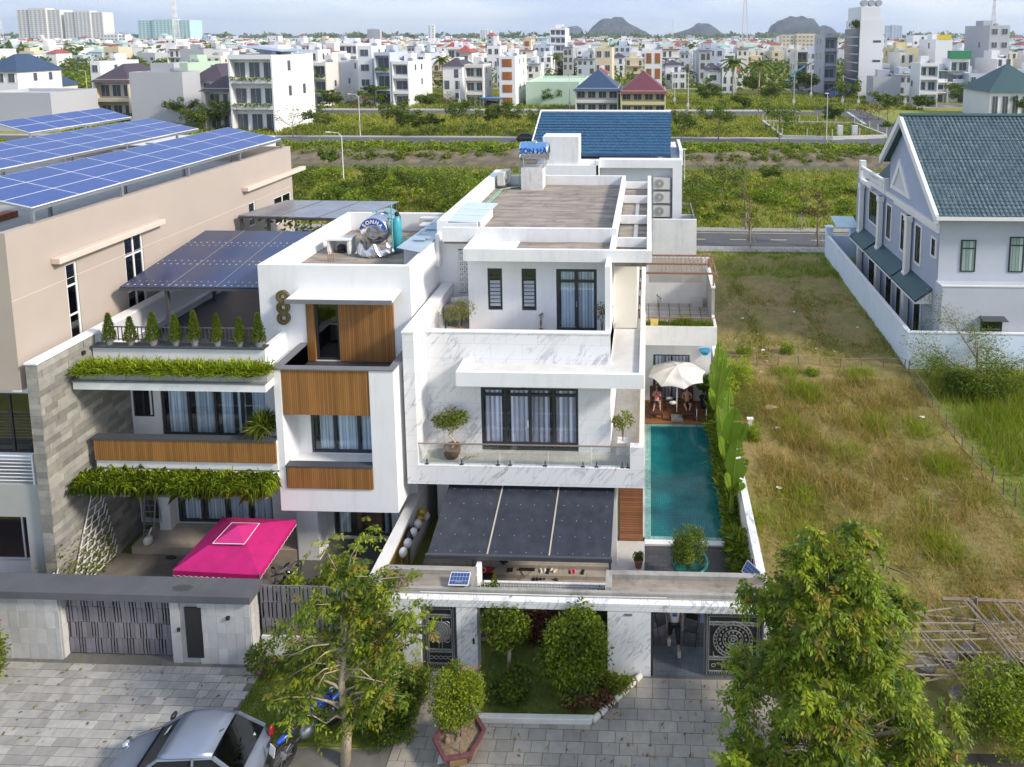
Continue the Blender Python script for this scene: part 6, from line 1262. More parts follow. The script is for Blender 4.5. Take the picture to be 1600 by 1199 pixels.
def banana(label,loc,leaves):
 t=thing('banana_plant',label,'banana plant',loc);m_=MB();m_.tube((0,0,0),(0,0,1.5),.13,.08,8);part('stem',m_,LFERN,t,local=True,smooth=True)
 for(tx,ty,tz,wd) in leaves:
  b=Vector((0,0,1.3));e=Vector((tx,ty,tz));d=e-b;s=d.cross(Vector((0,-.55,.8))).normalized();n=30;L_=[];R_=[];Mi=[]
  for k in range(n+1):
   f=k/n;c=b+d*f+Vector((0,0,.5*sin(pi*f*.75)*d.length*.22));w=wd*(sin(pi*min(1,max(0,(f-.18)/.82))**.8)**.6 if f>.18 else.0);jj=random.uniform(.84,1.02)
   Mi.append(c);L_.append(c-s*w*jj+Vector((0,0,.3*w)));R_.append(c+s*w*jj+Vector((0,0,.3*w)))
  m_=MB();vs=L_+Mi+R_;fs=[]
  for k in range(n):
   if random.random()>.08:fs.append((k,k+1,n+2+k,n+1+k))
   if random.random()>.06:fs.append((n+1+k,n+2+k,2*n+3+k,2*n+2+k))
  m_.add(vs,fs);lf=part('leaf',m_,LBAN,t,smooth=True,local=True);q=MB();q.path([Vector(c)+Vector((0,0,.01)) for c in Mi],[.03]+[.022]*(n-1)+[.005],4);part('midrib',q,LLIME,lf,smooth=True,local=True)
 return t
banana('tallest banana plant by the deck end of the pool wall, its leaves standing upright',(3.35,31.5,0),[(.15,.3,4.9,.30),(.3,-.2,4.2,.26),(-.25,.1,3.9,.24),(.5,-.8,2.9,.26),(.8,.5,3.6,.24),(-.4,-.5,2.9,.22),(.5,.9,4.3,.25)])
banana('middle banana plant of the pool wall bed, with broad leaves',(3.4,27.6,0),[(.3,-.9,4.3,.40),(.5,-1.4,2.8,.30),(.2,.6,4.4,.28),(-.4,-.7,3.0,.22),(.9,-.2,3.3,.25),(-.3,.8,3.5,.24)])
banana('nearest banana plant, one huge upright leaf in front of the pool wall',(3.42,25.6,0),[(.1,-.6,4.0,.40),(.6,-.2,3.0,.2),(-.35,-.5,2.6,.2),(.4,-.9,2.3,.24)])
n=5200;Y=RNG.uniform(20.5,33.5,n);o=leafmesh('fern_bed',np.stack([3.38+RNG.normal(0,.14,n),Y,.1+RNG.uniform(0,1,n)**1.2*(.95+.5*np.sin(Y*1.7))],1),.42,.075,[L1,L2,LFERN,L3],[3,2,2,2],.1,None,.5);tag(o,'dense strip of ferns and palms along the inside of the pool wall','ferns',kind='stuff')
small_pot('dark leafy plant in a tall black pot beside the right hand lounger',(3.0,34.3,.12),1.5,.55,[L2,L2],[3,1],n=900,L=.25,ph=.6,pr=.25,potm=black)
#UNDERGROWTH
def scatter(name,label,x0,x1,y0,y1,n,H,Wd,mats,wts,z=.0,lean=.35,clump=None,seed=0,cat='grass'):
 r_=np.random.default_rng(seed+100)
 if clump:
  k,rad=clump;cx=r_.uniform(x0,x1,k);cy=r_.uniform(y0,y1,k);hh=r_.uniform(.5,1.5,k);i=r_.integers(0,k,n);X=cx[i]+r_.normal(0,rad,n);Y=cy[i]+r_.normal(0,rad,n);Hh=H*hh[i]
  m=(X>x0)&(X<x1)&(Y>y0)&(Y<y1);X,Y,Hh=X[m],Y[m],Hh[m]
 else:X=r_.uniform(x0,x1,n);Y=r_.uniform(y0,y1,n);Hh=np.full(n,H)
 o=blades(name,X,Y,np.full(len(X),z),Hh,Wd,mats,wts,lean);return tag(o,label,cat,kind='stuff')
scatter('dry_grass','short dry brown and olive grass all over the open lot',4.0,15.5,19.5,39,38000,.2,.03,[LDRY,LO,L1,L3],[9,3,1,2],.05,.6,(900,.35),1)
scatter('tall_dry_grass','taller straw coloured grass tufts in the near half of the open lot',5.0,15.3,21,37.5,26000,.42,.03,[LDRY,LO,L1],[8,3,1],.05,.55,(190,.45),2)
scatter('lush_grass','patches of lush yellow green grass in the near half of the open lot',4.2,15.3,22,38.5,17000,.42,.035,[LLIME,L3,LFERN,LO],[2,4,3,3],.05,.45,(30,.5),3)
scatter('green_grass','strip of bright green grass at the road end of the open lot',4.2,16,54,59.8,12000,.26,.05,[L3,LFERN,L1,LLIME],[4,3,3,1],.0,.5,(260,.45),4)
scatter('low_weeds','thin green weeds spread over the far bare half of the open lot',4.2,15.8,39.5,54,24000,.15,.05,[L1,LO,L3,LDRY],[3,3,3,4],.05,.6,(280,.6),5)
scatter('reed_grass','tall green grass on the plot right of the lot, in front of the compound wall',15.8,40,20.5,38.5,70000,.75,.035,[LFERN,L1,LO,LDRY,L3],[5,4,2,2,5],.0,.4,(420,.6),6)
bush('bright lime bush just outside the pool wall',(5.0,36.0,0),(1.0,.8,1.1),2600,.16,[LLIME,L3,LFERN],[4,3,2],w=.3)
bush('feathery grey green shrub beside the banana leaves outside the pool wall',(5.3,33.6,0),(.9,.9,.8),1900,.13,[LO,L2,L1],[3,2,2],w=.2)
for i,(u,v,s) in enumerate(((1160,560,.6),(1180,690,.5),(1230,555,.5),(1450,590,1.1),(1500,610,1.0),(1270,590,.4))):
 p=G(u,v);bush(['low green bush by the rope fence near the pool wall','small weed bush halfway down the open lot near the pool wall','small bush at the rope fence in the middle','reedy bush at the corner of the compound wall','reedy clump right of the compound wall corner','tiny green bush behind the rope fence'][i],(p.x,p.y,0),(s,s*.8,s*.8),int(900*s+300),.16,[L3,LFERN,L1],[2,2,3],w=.25)
t=tree('spreading shrub tree with feathery branches in front of the compound wall at the right edge',(18.9,37.2,0),3.6,.8,.12,2.9,7500,.13,[L1,L2,LO,L3],[4,3,2,1],21,1.0,n1=9,n2=5,up=.25,droop=.05,lw=.35)
bush('dark green mound under the spreading shrub tree',(18.6,36.0,0),(2.2,1.0,.9),3500,.16,[L2,L1],[3,2])
p=G(1570,1150);bush('dense yellow green shrub in the bottom right corner',(p.x,p.y,0),(1.5,1.3,.95),7500,.1,[L3,L1,LFERN,LO],[4,4,2,1],lumps=18)
bush('tall shrub with pink flowers at the left edge before the neighbour house',(-20.6,17.9,0),(.9,.7,1.5),2600,.13,[L1,L3,L5,L2],[4,2,1,2],extra=([LPINK],14))
m_=MB()
def lot_fence(label,pts,h,n):
 t=thing('pole_fence',label,'fence',(*pts[0],0));mb=MB()
 for k in range(len(pts)-1):
  a,b=Vector((*pts[k],0)),Vector((*pts[k+1],0));q=n[k]
  for i in range(q+1):p=a.lerp(b,i/q);m_=MB();m_.tube(p,p+Vector((random.uniform(-.06,.06),0,h*random.uniform(.9,1.1))),.035,n=5);part('pole',m_,bark,t)
  for z in(h*.9,h*.25):m_=MB();m_.path([a.lerp(b,i/q)+Vector((0,0,z+random.uniform(-.06,.06))) for i in range(q+1)],.022,5);part('rail',m_,M('weathered_pole',(.25,.17,.11),.9,var=.2,scale=5),t)
lot_fence('thin pole fence crossing the open lot from the pool wall to the compound wall',[(4.1,39.2),(15.4,39.0)],.75,[9])
lot_fence('low pole fence running towards the camera along the right side of the lot',[(15.5,38.6),(15.2,31),(15.7,27.2),(16.2,23.0)],.8,[8,5,4])
for i,(u,v,w_,l) in enumerate(((1205,640,.8,'crumpled cream cardboard sheet on the open lot'),(1217,766,.4,'white paper square near the pool wall on the open lot'),(1192,550,.3,'white foam scrap by the rope fence'),(1183,525,.3,'small white rubbish scrap in the middle of the far lot'),(1440,655,.35,'white scrap right of the long pole fence'),(1240,490,.3,'pale broken tile on the bare far half of the lot'),(1160,500,.35,'white plastic bag near the pool wing on the far lot'),(1340,515,.25,'white scrap near the foot of the compound wall'),(1215,672,.35,'pale block lying in the dry grass'))):
 p=G(u,v,.12);m_=MB();n=7;m_.add([(p.x+w_*.5*cos(k)*random.uniform(.6,1),p.y+w_*.4*sin(k)*random.uniform(.6,1),.2+random.uniform(0,.1)) for k in range(n)],[tuple(range(n))]);solo('litter',m_,[white_old,plastic_w][i%2] if i else M('cardboard',(.50,.38,.26),.9),l,'litter')
for i in range(70):
 x=random.uniform(4.5,13);y=random.choice((random.uniform(40,52),random.uniform(24,50)));s=random.uniform(.05,.14)
 m_=MB();m_.ball((x,y,.08),(s,s*.8,s*.5),6,4)
 if i==0:rocks=MB()
 rocks.v+=[];n0=len(rocks.v);rocks.v+=m_.v;rocks.f+=[tuple(q+n0 for q in f) for f in m_.f];rocks.m+=m_.m
tag(struct('rubble',rocks,M('pale_rubble',(.36,.32,.27),.9,var=.3)),'pale stones scattered over the open lot','rubble',kind='stuff')
m_=MB()
for i in range(16):x=random.uniform(4.5,11);y=random.uniform(20,29);a=random.uniform(0,6);L=random.uniform(.3,.9);m_.tube((x,y,.12),(x+cos(a)*L,y+sin(a)*L,.2),.02,n=4)
tag(struct('dead_fronds',m_,M('straw',(.36,.26,.15),.9)),'dry fallen fronds and sticks in the near lot','sticks',kind='stuff')
t=thing('white_vent_post','small white capped post standing in the open lot','post',(5.9,31.5,0));p=G(1172,672);t.location=(p.x,p.y,0);m_=MB();m_.box(p.x-.1,p.x+.1,p.y,p.y+.1,0,.55).box(p.x-.16,p.x+.16,p.y-.05,p.y+.15,.551,.62);part('post',m_,plastic_w,t)
BS=thing('bamboo_frame','collapsed lattice of grey bamboo poles over the nursery plot at the bottom right','bamboo frame',(11,19.5,.8));bam=M('grey_bamboo',(.26,.21,.155),.8,var=.3,scale=4)
rr=random.Random(2)
for i in range(13):y=18.3+i*.2;m_=MB();m_.tube((7.8+rr.uniform(-.3,.5),y+rr.uniform(-.1,.1),.95+rr.uniform(-.2,.1)),(11.5+rr.uniform(-1.6,1.6),y+rr.uniform(-.5,.5),1.0+rr.uniform(-.3,.1)),.022,n=5);part('pole',m_,bam,BS)
for i in range(15):x=8.0+i*.36;m_=MB();m_.tube((x+.5+rr.uniform(-.3,.3),18.1+rr.uniform(-.2,.6),1.0),(x-.3+rr.uniform(-.4,.4),20.8+rr.uniform(-.5,.2),1.0),.022,n=5);part('pole',m_,bam,BS)
for i in range(9):x=11.0+rr.uniform(-.5,1.5);m_=MB();m_.tube((x,20.8,1.3),(x+rr.uniform(.6,1.6),18.4,.9),.03,n=5);part('pole',m_,bam,BS)
for i in range(9):y=18.2+i*.26;m_=MB();m_.tube((11.4,y,1.02),(14.4,y+rr.uniform(-.4,.3),1.1),.022,n=5);part('pole',m_,bam,BS)
for x,y in((8.4,20.8),(11,20.9),(13.6,20.9),(9.7,18.4),(11.4,18.3),(14,18.2)):m_=MB();m_.tube((x,y,0),(x,y,1.35),.045,n=6);part('post',m_,bark,BS)
m_=MB();m_.tube((9.9,20.95,1.2),(14.6,20.95,1.15),.06,n=6);part('long_pole',m_,bark,BS)
sheet('nursery_soil',5.6,15.5,15,20.6,.012,M('dark_nursery_soil',(.06,.05,.04),.95,var=.4,scale=2))
for i,(x,y,h,r) in enumerate(((9.2,18.0,.7,.3),(9.9,18.2,.8,.16),(10.6,17.8,.75,.3),(8.7,19.2,.5,.28),(11.4,19.4,.5,.3),(9.6,19.6,.5,.25),(10.3,19.8,.5,.22))):
 m_=MB();m_.lathe([(r*.6,0),(r*.75,h*.3),(r,h),(r*1.1,h+.04),(r*.8,h)],(x,y,0),4 if i%3==1 else 10);solo('nursery_pot',m_,M('old_pot',(.15,.14,.125),.8,var=.4,scale=5),['large grey pot under the near edge of the bamboo poles','tall peeling white-brown post block by the bamboo poles','dark tapered pot right of the peeling block','grey pot under the left of the bamboo lattice','pot half hidden by the right bamboo lattice','pot in the middle below the lattice','small pot deep below the lattice'][i],'pot')
bush('green creeper under the right part of the bamboo poles',(11.6,18.6,0),(.7,.5,.6),1300,.16,[L1,L3,L2],[2,1,2])
#VEHICLES
silver=M('silver_blue_paint',(.25,.29,.37),.3,metal=.5,var=.03);rubber=M('rubber',(.018,.018,.018),.8,var=.1);redl=M('red_lamp',(.45,.02,.02),.2,var=0);carglass=glassmat('car_glass',(.05,.06,.07),.08)
darkglass=M('dark_auto_glass',(.022,.026,.03),.3,var=0,spec=.12)
def car(label,loc,rz,paint,cat='car',group=None,detail=True,L=4.1,Wd=1.72,Hh=1.5):
 """nose towards -x; sections lofted along the length"""
 t=thing('parked_car',label,cat,loc,group,rz);hl=L/2
 xs=[-hl,-hl+.12,-hl+.5,-hl+1.0,-hl+1.9,-hl+2.7,-hl+3.5,hl-.25,hl]
 top=[.52,.68,.78,.90,.97,.98,.98,.92,.60];wd=[.60,.76,.84,.86,.86,.86,.85,.80,.68];low=[.32,.24,.2,.2,.2,.2,.2,.26,.36]
 m_=MB();vs=[];sec=10
 for x,tz,w,lz in zip(xs,top,wd,low):
  w=w*Wd/1.72
  for(fy,fz) in((-.86,lz),(-1,lz+.14),(-1.0,(lz+tz)/2),(-.96,tz-.1),(-.84,tz),(.84,tz),(.96,tz-.1),(1.0,(lz+tz)/2),(1,lz+.14),(.86,lz)):vs.append((x,fy*w,fz))
 fs=[]
 for k in range(len(xs)-1):
  for i in range(sec):fs.append((k*sec+i,(k+1)*sec+i,(k+1)*sec+(i+1)%sec,k*sec+(i+1)%sec))
 fs+=[tuple(range(sec)),tuple(range((len(xs)-1)*sec,len(xs)*sec))[::-1]];m_.add(vs,fs);b=part('body',m_,paint,t,smooth=True,local=True)
 if detail:md=b.modifiers.new('s','SUBSURF');md.levels=md.render_levels=2
 w=Wd/2
 A=[(-hl+1.02,-.82*w,.93),(-hl+1.02,.82*w,.93)];B_=[(-hl+1.75,-.70*w,Hh-.07),(-hl+1.75,.70*w,Hh-.07)];C_=[(hl-.95,-.68*w,Hh-.06),(hl-.95,.68*w,Hh-.06)];D=[(hl-.28,-.76*w,.95),(hl-.28,.76*w,.95)]
 Bm=[(-hl+2.6,-.72*w,Hh),(-hl+2.6,.72*w,Hh)]
 m_=MB();vs=[];xr=(-hl+1.72,-hl+2.0,-hl+2.6,hl-1.4,hl-.98);wr=(.70,.73,.745,.73,.69);zr=(-.06,-.02,.0,-.02,-.05)
 for x,w_,z in zip(xr,wr,zr):
  for q in(-1,-.8,-.4,0,.4,.8,1):vs.append((x,q*w_*w,Hh+z+.035*(1-q*q)-.015*(abs(q)>.9)))
 m_.add(vs,[(a*7+b,a*7+b+1,a*7+b+8,a*7+b+7) for a in range(4) for b in range(6)]);rf=part('roof',m_,paint,t,smooth=True,local=True);md=rf.modifiers.new('solid','SOLIDIFY');md.thickness=.04
 m_=MB()
 for s in(0,1):
  for p,q in((A,B_),(C_,D)):m_.tube(p[s],q[s],.045,n=5)
  m_.tube((-hl+2.65,(-.84,.84)[s]*w,.96),(-hl+2.65,(-.72,.72)[s]*w,Hh-.03),.035,n=5);m_.tube(B_[s],C_[s],.04,n=5)
 part('pillar',m_,paint,t,local=True)
 m_=MB();m_.poly([A[0],A[1],B_[1],B_[0]]);part('windscreen',m_,darkglass,t,local=True)
 m_=MB();m_.poly([C_[0],C_[1],D[1],D[0]]);part('rear_window',m_,carglass,t,local=True)
 for s in(0,1):m_=MB();m_.poly([(-hl+1.1,(-.845,.845)[s]*w,.95),(hl-.35,(-.79,.79)[s]*w,.96),C_[s],B_[s]]);part('side_window',m_,darkglass,t,local=True)
 m_=MB();m_.box(-hl+1.2,hl-.5,-.8*w,.8*w,.5,.97);part('interior',m_,darkroom,t,local=True)
 for x in(-hl+.78,hl-.75):
  for s in(-1,1):
   m_=MB();m_.lathe([(.2,-.1),(.3,-.09),(.315,0),(.3,.09),(.2,.1)],(x,s*(w-.1),.31),18,'y');wh=part('wheel',m_,rubber,t,local=True)
   if detail:m_=MB();m_.lathe([(.19,.0),(.19,.115*s),(.05,.12*s)],(x,s*(w-.1),.31),12,'y');part('rim',m_,steel,wh,local=True)
 for s in(-1,1):
  m_=MB();m_.ball((-hl+.12,s*.62*w,.66),(.1,.16,.08),10,6);part('headlight',m_,chrome,t,smooth=True,local=True)
  m_=MB();m_.ball((hl-.1,s*.74*w,.82),(.07,.1,.16),10,6);part('tail_light',m_,redl,t,smooth=True,local=True)
  if detail:m_=MB();m_.ball((-hl+1.15,s*(w+.08),1.0),(.07,.12,.08),10,6);part('mirror',m_,black,t,smooth=True,local=True)
 if detail:
  for s in(-.45,.25):m_=MB();m_.tube((-hl+1.12,s,.98),(-hl+1.42,s+.42,1.19),.012,n=4);part('wiper',m_,black,t,local=True)
  for s in(-1,1):m_=MB();m_.path([(-hl+.35,s*.62,.80),(-hl+.7,s*.66,.885),(-hl+1.02,s*.70,.945)],.007,4);part('bonnet_gap',m_,black,t,local=True)
  m_=MB();m_.tube((-hl+1.02,-.72,.945),(-hl+1.02,.72,.945),.022,n=5);part('cowl',m_,black,t,local=True)
  m_=MB();m_.tube((hl-1.15,0,Hh),(hl-.98,0,Hh+.12),.012,n=5);m_.ball((hl-1.15,0,Hh+.01),(.04,.03,.02),8,5);part('antenna',m_,black,t,local=True)
  m_=MB();m_.box(-hl+1.35,-hl+1.36,-.5,-.3,1.12,1.13).poly([(-hl+1.33,.25,1.16),(-hl+1.33,.45,1.16),(-hl+1.45,.45,1.27),(-hl+1.45,.25,1.27)]);part('windscreen_sticker',m_,plastic_w,t,local=True)
  for s in(-1,1):m_=MB();m_.path([(x,s*q*w*.86,Hh+z+.035) for x,q,z in zip(xr,wr,zr)],.012,4);part('roof_seal',m_,black,t,local=True)
  for k in range(6):m_=MB();m_.ball((hl-.8+.07*k,-.35+.14*k,.95+.02*(k%2)),(.1,.12,.09),8,6);part('parcel',m_,[terracotta,M('green_toy',(.06,.25,.2),.7),plastic_w][k%3],t,local=True)
 return t
car('silver blue hatchback parked on the granite paving, cut off by the bottom edge',(-12.35,15.6,.03),radians(3),silver)
mb=MB();t=thing('dark_car','corner of a black car at the bottom left edge','car',(-21.8,15.3,.03));m_=MB();m_.box(-2.0,1.5,-.8,.8,.25,.8);part('body',m_,black,t,local=True,bevel=.2);m_=MB();m_.box(-1.6,.7,-.7,.7,.8,1.35);part('cabin',m_,carglass,t,local=True,bevel=.15)
for x in(-1.4,1):
 for s in(-.75,.75):m_=MB();m_.lathe([(.3,-.08),(.3,.08)],(x,s,.3),16,'y');part('wheel',m_,rubber,t,local=True)
def motorbike(label,loc,rz,body,group=None,cat='motorbike'):
 t=thing('motorbike',label,cat,loc,group,rz)
 for x in(-.62,.62):
  m_=MB();nn=20;m_.lathe([(.24,-.04),(.29,-.045),(.31,0),(.29,.045),(.24,.04),(.24,-.04)],(x,0,.31),nn,'y',caps=False);wh=part('wheel',m_,rubber,t,smooth=True,local=True)
  m_=MB();[m_.tube((x,0,.31),(x+.24*cos(a),0,.31+.24*sin(a)),.008,n=3) for a in[k*pi/5 for k in range(10)]];m_.lathe([(.06,-.05),(.06,.05)],(x,0,.31),10,'y');part('spokes',m_,steel,wh,local=True)
 m_=MB();m_.path([(.62,0,.31),(.2,0,.42),(-.1,0,.35),(-.35,0,.75),(-.45,0,.85)],[.03,.05,.08,.05,.04],7);m_.tube((-.62,.05,.31),(-.42,.05,.95),.025);m_.tube((-.62,-.05,.31),(-.42,-.05,.95),.025);part('frame',m_,black,t,local=True)
 m_=MB();m_.ball((.05,0,.42),(.2,.13,.15),12,8);part('engine',m_,steel,t,smooth=True,local=True)
 m_=MB();m_.ball((-.18,0,.78),(.24,.13,.13),12,8);m_.ball((-.45,0,.78),(.12,.1,.17),10,7);m_.ball((.52,0,.72),(.25,.07,.07),10,6);m_.ball((-.62,0,.62),(.2,.05,.05),10,6);part('fairing',m_,body,t,smooth=True,local=True)
 m_=MB();m_.ball((.25,0,.80),(.34,.12,.06),12,7);part('seat',m_,black,t,smooth=True,local=True)
 m_=MB();m_.path([(-.32,-.34,1.0),(-.42,-.15,.97),(-.44,0,.95),(-.42,.15,.97),(-.32,.34,1.0)],.018,6);[m_.path([(-.38,s*.22,1.0),(-.42,s*.28,1.15)],.01,4) for s in(-1,1)];[m_.ball((-.42,s*.3,1.18),(.02,.06,.04),8,5) for s in(-1,1)];part('handlebar',m_,black,t,local=True)
 m_=MB();m_.ball((-.56,0,.86),(.07,.08,.08),10,6);part('headlight',m_,chrome,t,smooth=True,local=True)
 m_=MB();m_.hexa([(.86,-.09,.55),(.86,.09,.55),(.82,.09,.75),(.82,-.09,.75)],[(.87,-.09,.55),(.87,.09,.55),(.83,.09,.75),(.83,-.09,.75)]);part('number_plate',m_,plastic_w,t,local=True)
 t.scale=(1.25,1.35,1.25);return t
motorbike('blue and white motorbike standing behind the silver hatchback, handlebars towards the lawn',(-9.55,16.7,.03),radians(238),M('blue_fairing',(.015,.07,.42),.25,var=.1,c2=(.03,.1,.5),scale=4))
motorbike('black motorbike half hidden under the magenta canopy tent',(-12.6,20.75,.06),radians(-80),black)
def bicycle(label,loc,rz,g=None):
 t=thing('bicycle',label,'bicycle',loc,g,rz)
 for x in(-.5,.5):
  m_=MB();m_.lathe([(.31,-.012),(.335,-.012),(.335,.012),(.31,.012),(.31,-.012)],(x,0,.34),22,'y',caps=False);wh=part('wheel',m_,rubber,t,local=True);m_=MB();[m_.tube((x,0,.34),(x+.31*cos(a),0,.34+.31*sin(a)),.004,n=3) for a in[k*pi/6 for k in range(12)]];part('spokes',m_,chrome,wh,local=True)
 m_=MB();[m_.tube(a,b,.016,n=6) for a,b in(((-.5,0,.34),(-.36,0,.92)),((-.4,0,.75),(0,0,.32)),((0,0,.32),(.14,0,.82)),((-.38,0,.84),(.12,0,.78)),((0,0,.32),(.5,0,.34)),((.5,0,.34),(.12,0,.76)))];part('frame',m_,steel,t,local=True)
 m_=MB();m_.path([(-.3,-.27,.98),(-.4,0,.95),(-.3,.27,.98)],.014,5);part('handlebar',m_,chrome,t,local=True);m_=MB();m_.ball((.16,0,.85),(.13,.07,.03),10,6);part('saddle',m_,black,t,smooth=True,local=True)
bicycle('bicycle leaning by the white column behind the magenta canopy tent',(-13.15,21.9,.06),radians(75))
#PEOPLE
skin=M('skin',(.46,.27,.18),.55,var=.06,scale=20);hairm=M('black_hair',(.02,.016,.014),.5,var=.2)
def body(name,parent,J,E_,mat,sub=2):
 """J: {joint:(x,y,z,r)}; E_: pairs; one continuous skinned surface"""
 names=list(J);me=bpy.data.meshes.new(name);me.from_pydata([J[n][:3] for n in names],[(names.index(a),names.index(b)) for a,b in E_],[]);me.materials.append(mat)
 o=link(name,me,parent);md=o.modifiers.new('skin','SKIN');me.attributes if False else None
 sv=me.skin_vertices[0].data if me.skin_vertices else None
 if sv is None:
  bpy.context.view_layer.objects.active=o;sv=me.skin_vertices[0].data
 for i,n in enumerate(names):r=J[n][3];sv[i].radius=(r,r) if not hasattr(r,'__len__') else r;sv[i].use_root=(i==0)
 md.use_smooth_shade=True;s=o.modifiers.new('sub','SUBSURF');s.levels=s.render_levels=sub;return o
def hand(J,E_,wrist,d,side,tag_,r=.009):
 """palm and five fingers from the wrist joint in direction d"""
 w=Vector(J[wrist][:3]);d=Vector(d).normalized();s=Vector(side).normalized();n_=d.cross(s);pm=tag_+'palm';J[pm]=(*(w+d*.06),.028);E_.append((wrist,pm))
 for k,(o_,L) in enumerate(((-.028,.065),(-.01,.078),(.009,.073),(.027,.058))):
  b=w+d*.09+s*o_;m1=b+d*L*.5-n_*.01;e=m1+d*L*.4-n_*.03
  for q,p in(('a',b),('b',m1),('c',e)):J[f'{tag_}{k}{q}']=(*p,r*(.95 if q!='c' else.75))
  E_+=[(pm,f'{tag_}{k}a'),(f'{tag_}{k}a',f'{tag_}{k}b'),(f'{tag_}{k}b',f'{tag_}{k}c')]
 b=w+d*.035-s*.035;e=b+d*.045-s*.02;J[tag_+'ta']=(*b,r*1.1);J[tag_+'tb']=(*e,r);E_+=[(pm,tag_+'ta'),(tag_+'ta',tag_+'tb')]
def head(parent,c,fwd,upv,hair_len=.0,hat=None):
 c=Vector(c);f=Vector(fwd).normalized();u=Vector(upv).normalized();r=f.cross(u)
 def W_(a,b,d):return c+r*a+f*b+u*d
 m_=MB(xf=None);nn,mm=16,12;vs=[];fs=[]
 for k in range(mm+1):
  ph=-pi/2+pi*k/mm
  for i in range(nn):
   t=2*pi*i/nn;x=.073*cos(ph)*cos(t);y=.094*cos(ph)*sin(t);z=.118*sin(ph)
   if z<-.03:x*=.86;y*=.93
   if y>.075 and abs(x)<.02 and-.045<z<.02:y+=.02
   vs.append(W_(x,y,z))
 for k in range(mm):
  for i in range(nn):fs.append((k*nn+i,k*nn+(i+1)%nn,(k+1)*nn+(i+1)%nn,(k+1)*nn+i))
 m_.add(vs,fs);part('head',m_,skin,parent,smooth=True,local=True)
 m_=MB();m_.ball(W_(0,.098,-.012),.016,8,5);m_.ball(W_(-.074,0,-.005),(.012,.02,.03),8,5);m_.ball(W_(.074,0,-.005),(.012,.02,.03),8,5);part('nose_and_ears',m_,skin,parent,smooth=True,local=True)
 m_=MB();[m_.ball(W_(s*.03,.083,.015),(.012,.008,.008),8,5) for s in(-1,1)];part('eyes',m_,black,parent,local=True)
 m_=MB();m_.tube(W_(-.022,.088,-.052),W_(.022,.088,-.052),.006,n=6);part('mouth',m_,M('lips',(.35,.12,.10),.5),parent,local=True)
 m_=MB();m_.ball(W_(0,-.018,.03),(.084,.09,.102),14,9)
 if hair_len:m_.path([W_(0,-.06,.04),W_(0,-.095,-.05),W_(0,-.085,-.05-hair_len)],[.06,.06,.03],10)
 part('hair',m_,hairm,parent,smooth=True,local=True)
gp=thing('person','person in a white printed t-shirt and black trousers walking out through the gateway','person',(.88,20.08,.03))
J={'pelvis':(0,0,.92,.13),'waist':(0,.01,1.05,.115),'chest':(0,.02,1.28,.145),'neck':(0,.02,1.46,.05),'headb':(0,.0,1.53,.05),'hipL':(-.1,0,.86,.095),'kneeL':(-.13,.1,.50,.06),'ankL':(-.16,.22,.12,.04),'toeL':(-.17,.12,.05,.035),'hipR':(.1,0,.86,.095),'kneeR':(.12,-.12,.49,.06),'ankR':(.13,-.18,.10,.04),'toeR':(.15,-.32,.04,.035),'shL':(-.19,.02,1.40,.055),'elL':(-.27,.06,1.12,.042),'wrL':(-.25,-.06,.90,.027),'shR':(.19,.02,1.40,.055),'elR':(.28,-.02,1.12,.042),'wrR':(.24,-.22,.98,.027)}
E_=[('pelvis','waist'),('waist','chest'),('chest','neck'),('neck','headb'),('pelvis','hipL'),('hipL','kneeL'),('kneeL','ankL'),('ankL','toeL'),('pelvis','hipR'),('hipR','kneeR'),('kneeR','ankR'),('ankR','toeR'),('chest','shL'),('shL','elL'),('elL','wrL'),('chest','shR'),('shR','elR'),('elR','wrR')]
Jc,Ec=dict(J),list(E_);hand(Jc,Ec,'wrL',(0,-.2,-1),(0,1,0),'hl');hand(Jc,Ec,'wrR',(0,-.8,-.5),(0,.5,-1),'hr');body('body',gp,Jc,Ec,skin)
up_=lambda j,k,r:(*J[j][:3],J[j][3]+r)
body('t_shirt',gp,{'w0':(0,0,.93,.18),'w1':up_('waist',0,.035),'c':up_('chest',0,.022),'n':(0,.02,1.42,.075),'l':up_('shL',0,.025),'l2':(-.235,.04,1.24,.068),'r':up_('shR',0,.025),'r2':(.24,0,1.24,.068)},[('w0','w1'),('w1','c'),('c','n'),('c','l'),('l','l2'),('c','r'),('r','r2')],M('white_cotton',(.8,.8,.82),.9,var=.06,scale=8))
body('trousers',gp,{'w':(0,0,.98,.16),'p':(0,0,.88,.165),'l':(-.1,0,.80,.115),'lk':(*J['kneeL'][:3],.085),'la':(-.15,.19,.24,.07),'r':(.1,0,.80,.115),'rk':(*J['kneeR'][:3],.085),'ra':(.128,-.165,.22,.07)},[('w','p'),('p','l'),('l','lk'),('lk','la'),('p','r'),('r','rk'),('rk','ra')],black)
m_=MB();m_.box(-.07,.07,-.155,-.150,1.22,1.30);part('shirt_print',m_,M('blue_print',(.12,.15,.3),.8),gp,local=True)
for x,y in((-.17,.14),(.145,-.28)):m_=MB();m_.box(x-.05,x+.05,y-.14,y+.12,0,.03).box(x-.055,x+.055,y-.06,y+.02,.03,.085);part('sandal',m_,M('cream_sandal',(.55,.50,.40),.7),gp,local=True)
head(gp,(0,-.01,1.66),(0,-1,-.15),(0,0,1))
m_=MB();m_.lathe([(.03,0),(.03,.14),(.012,.18)],(1.15,19.78,.93),10);solo('water_bottle',m_,M('teal_bottle',(.06,.30,.32),.3),'small teal bottle held by the person in the gateway','bottle')
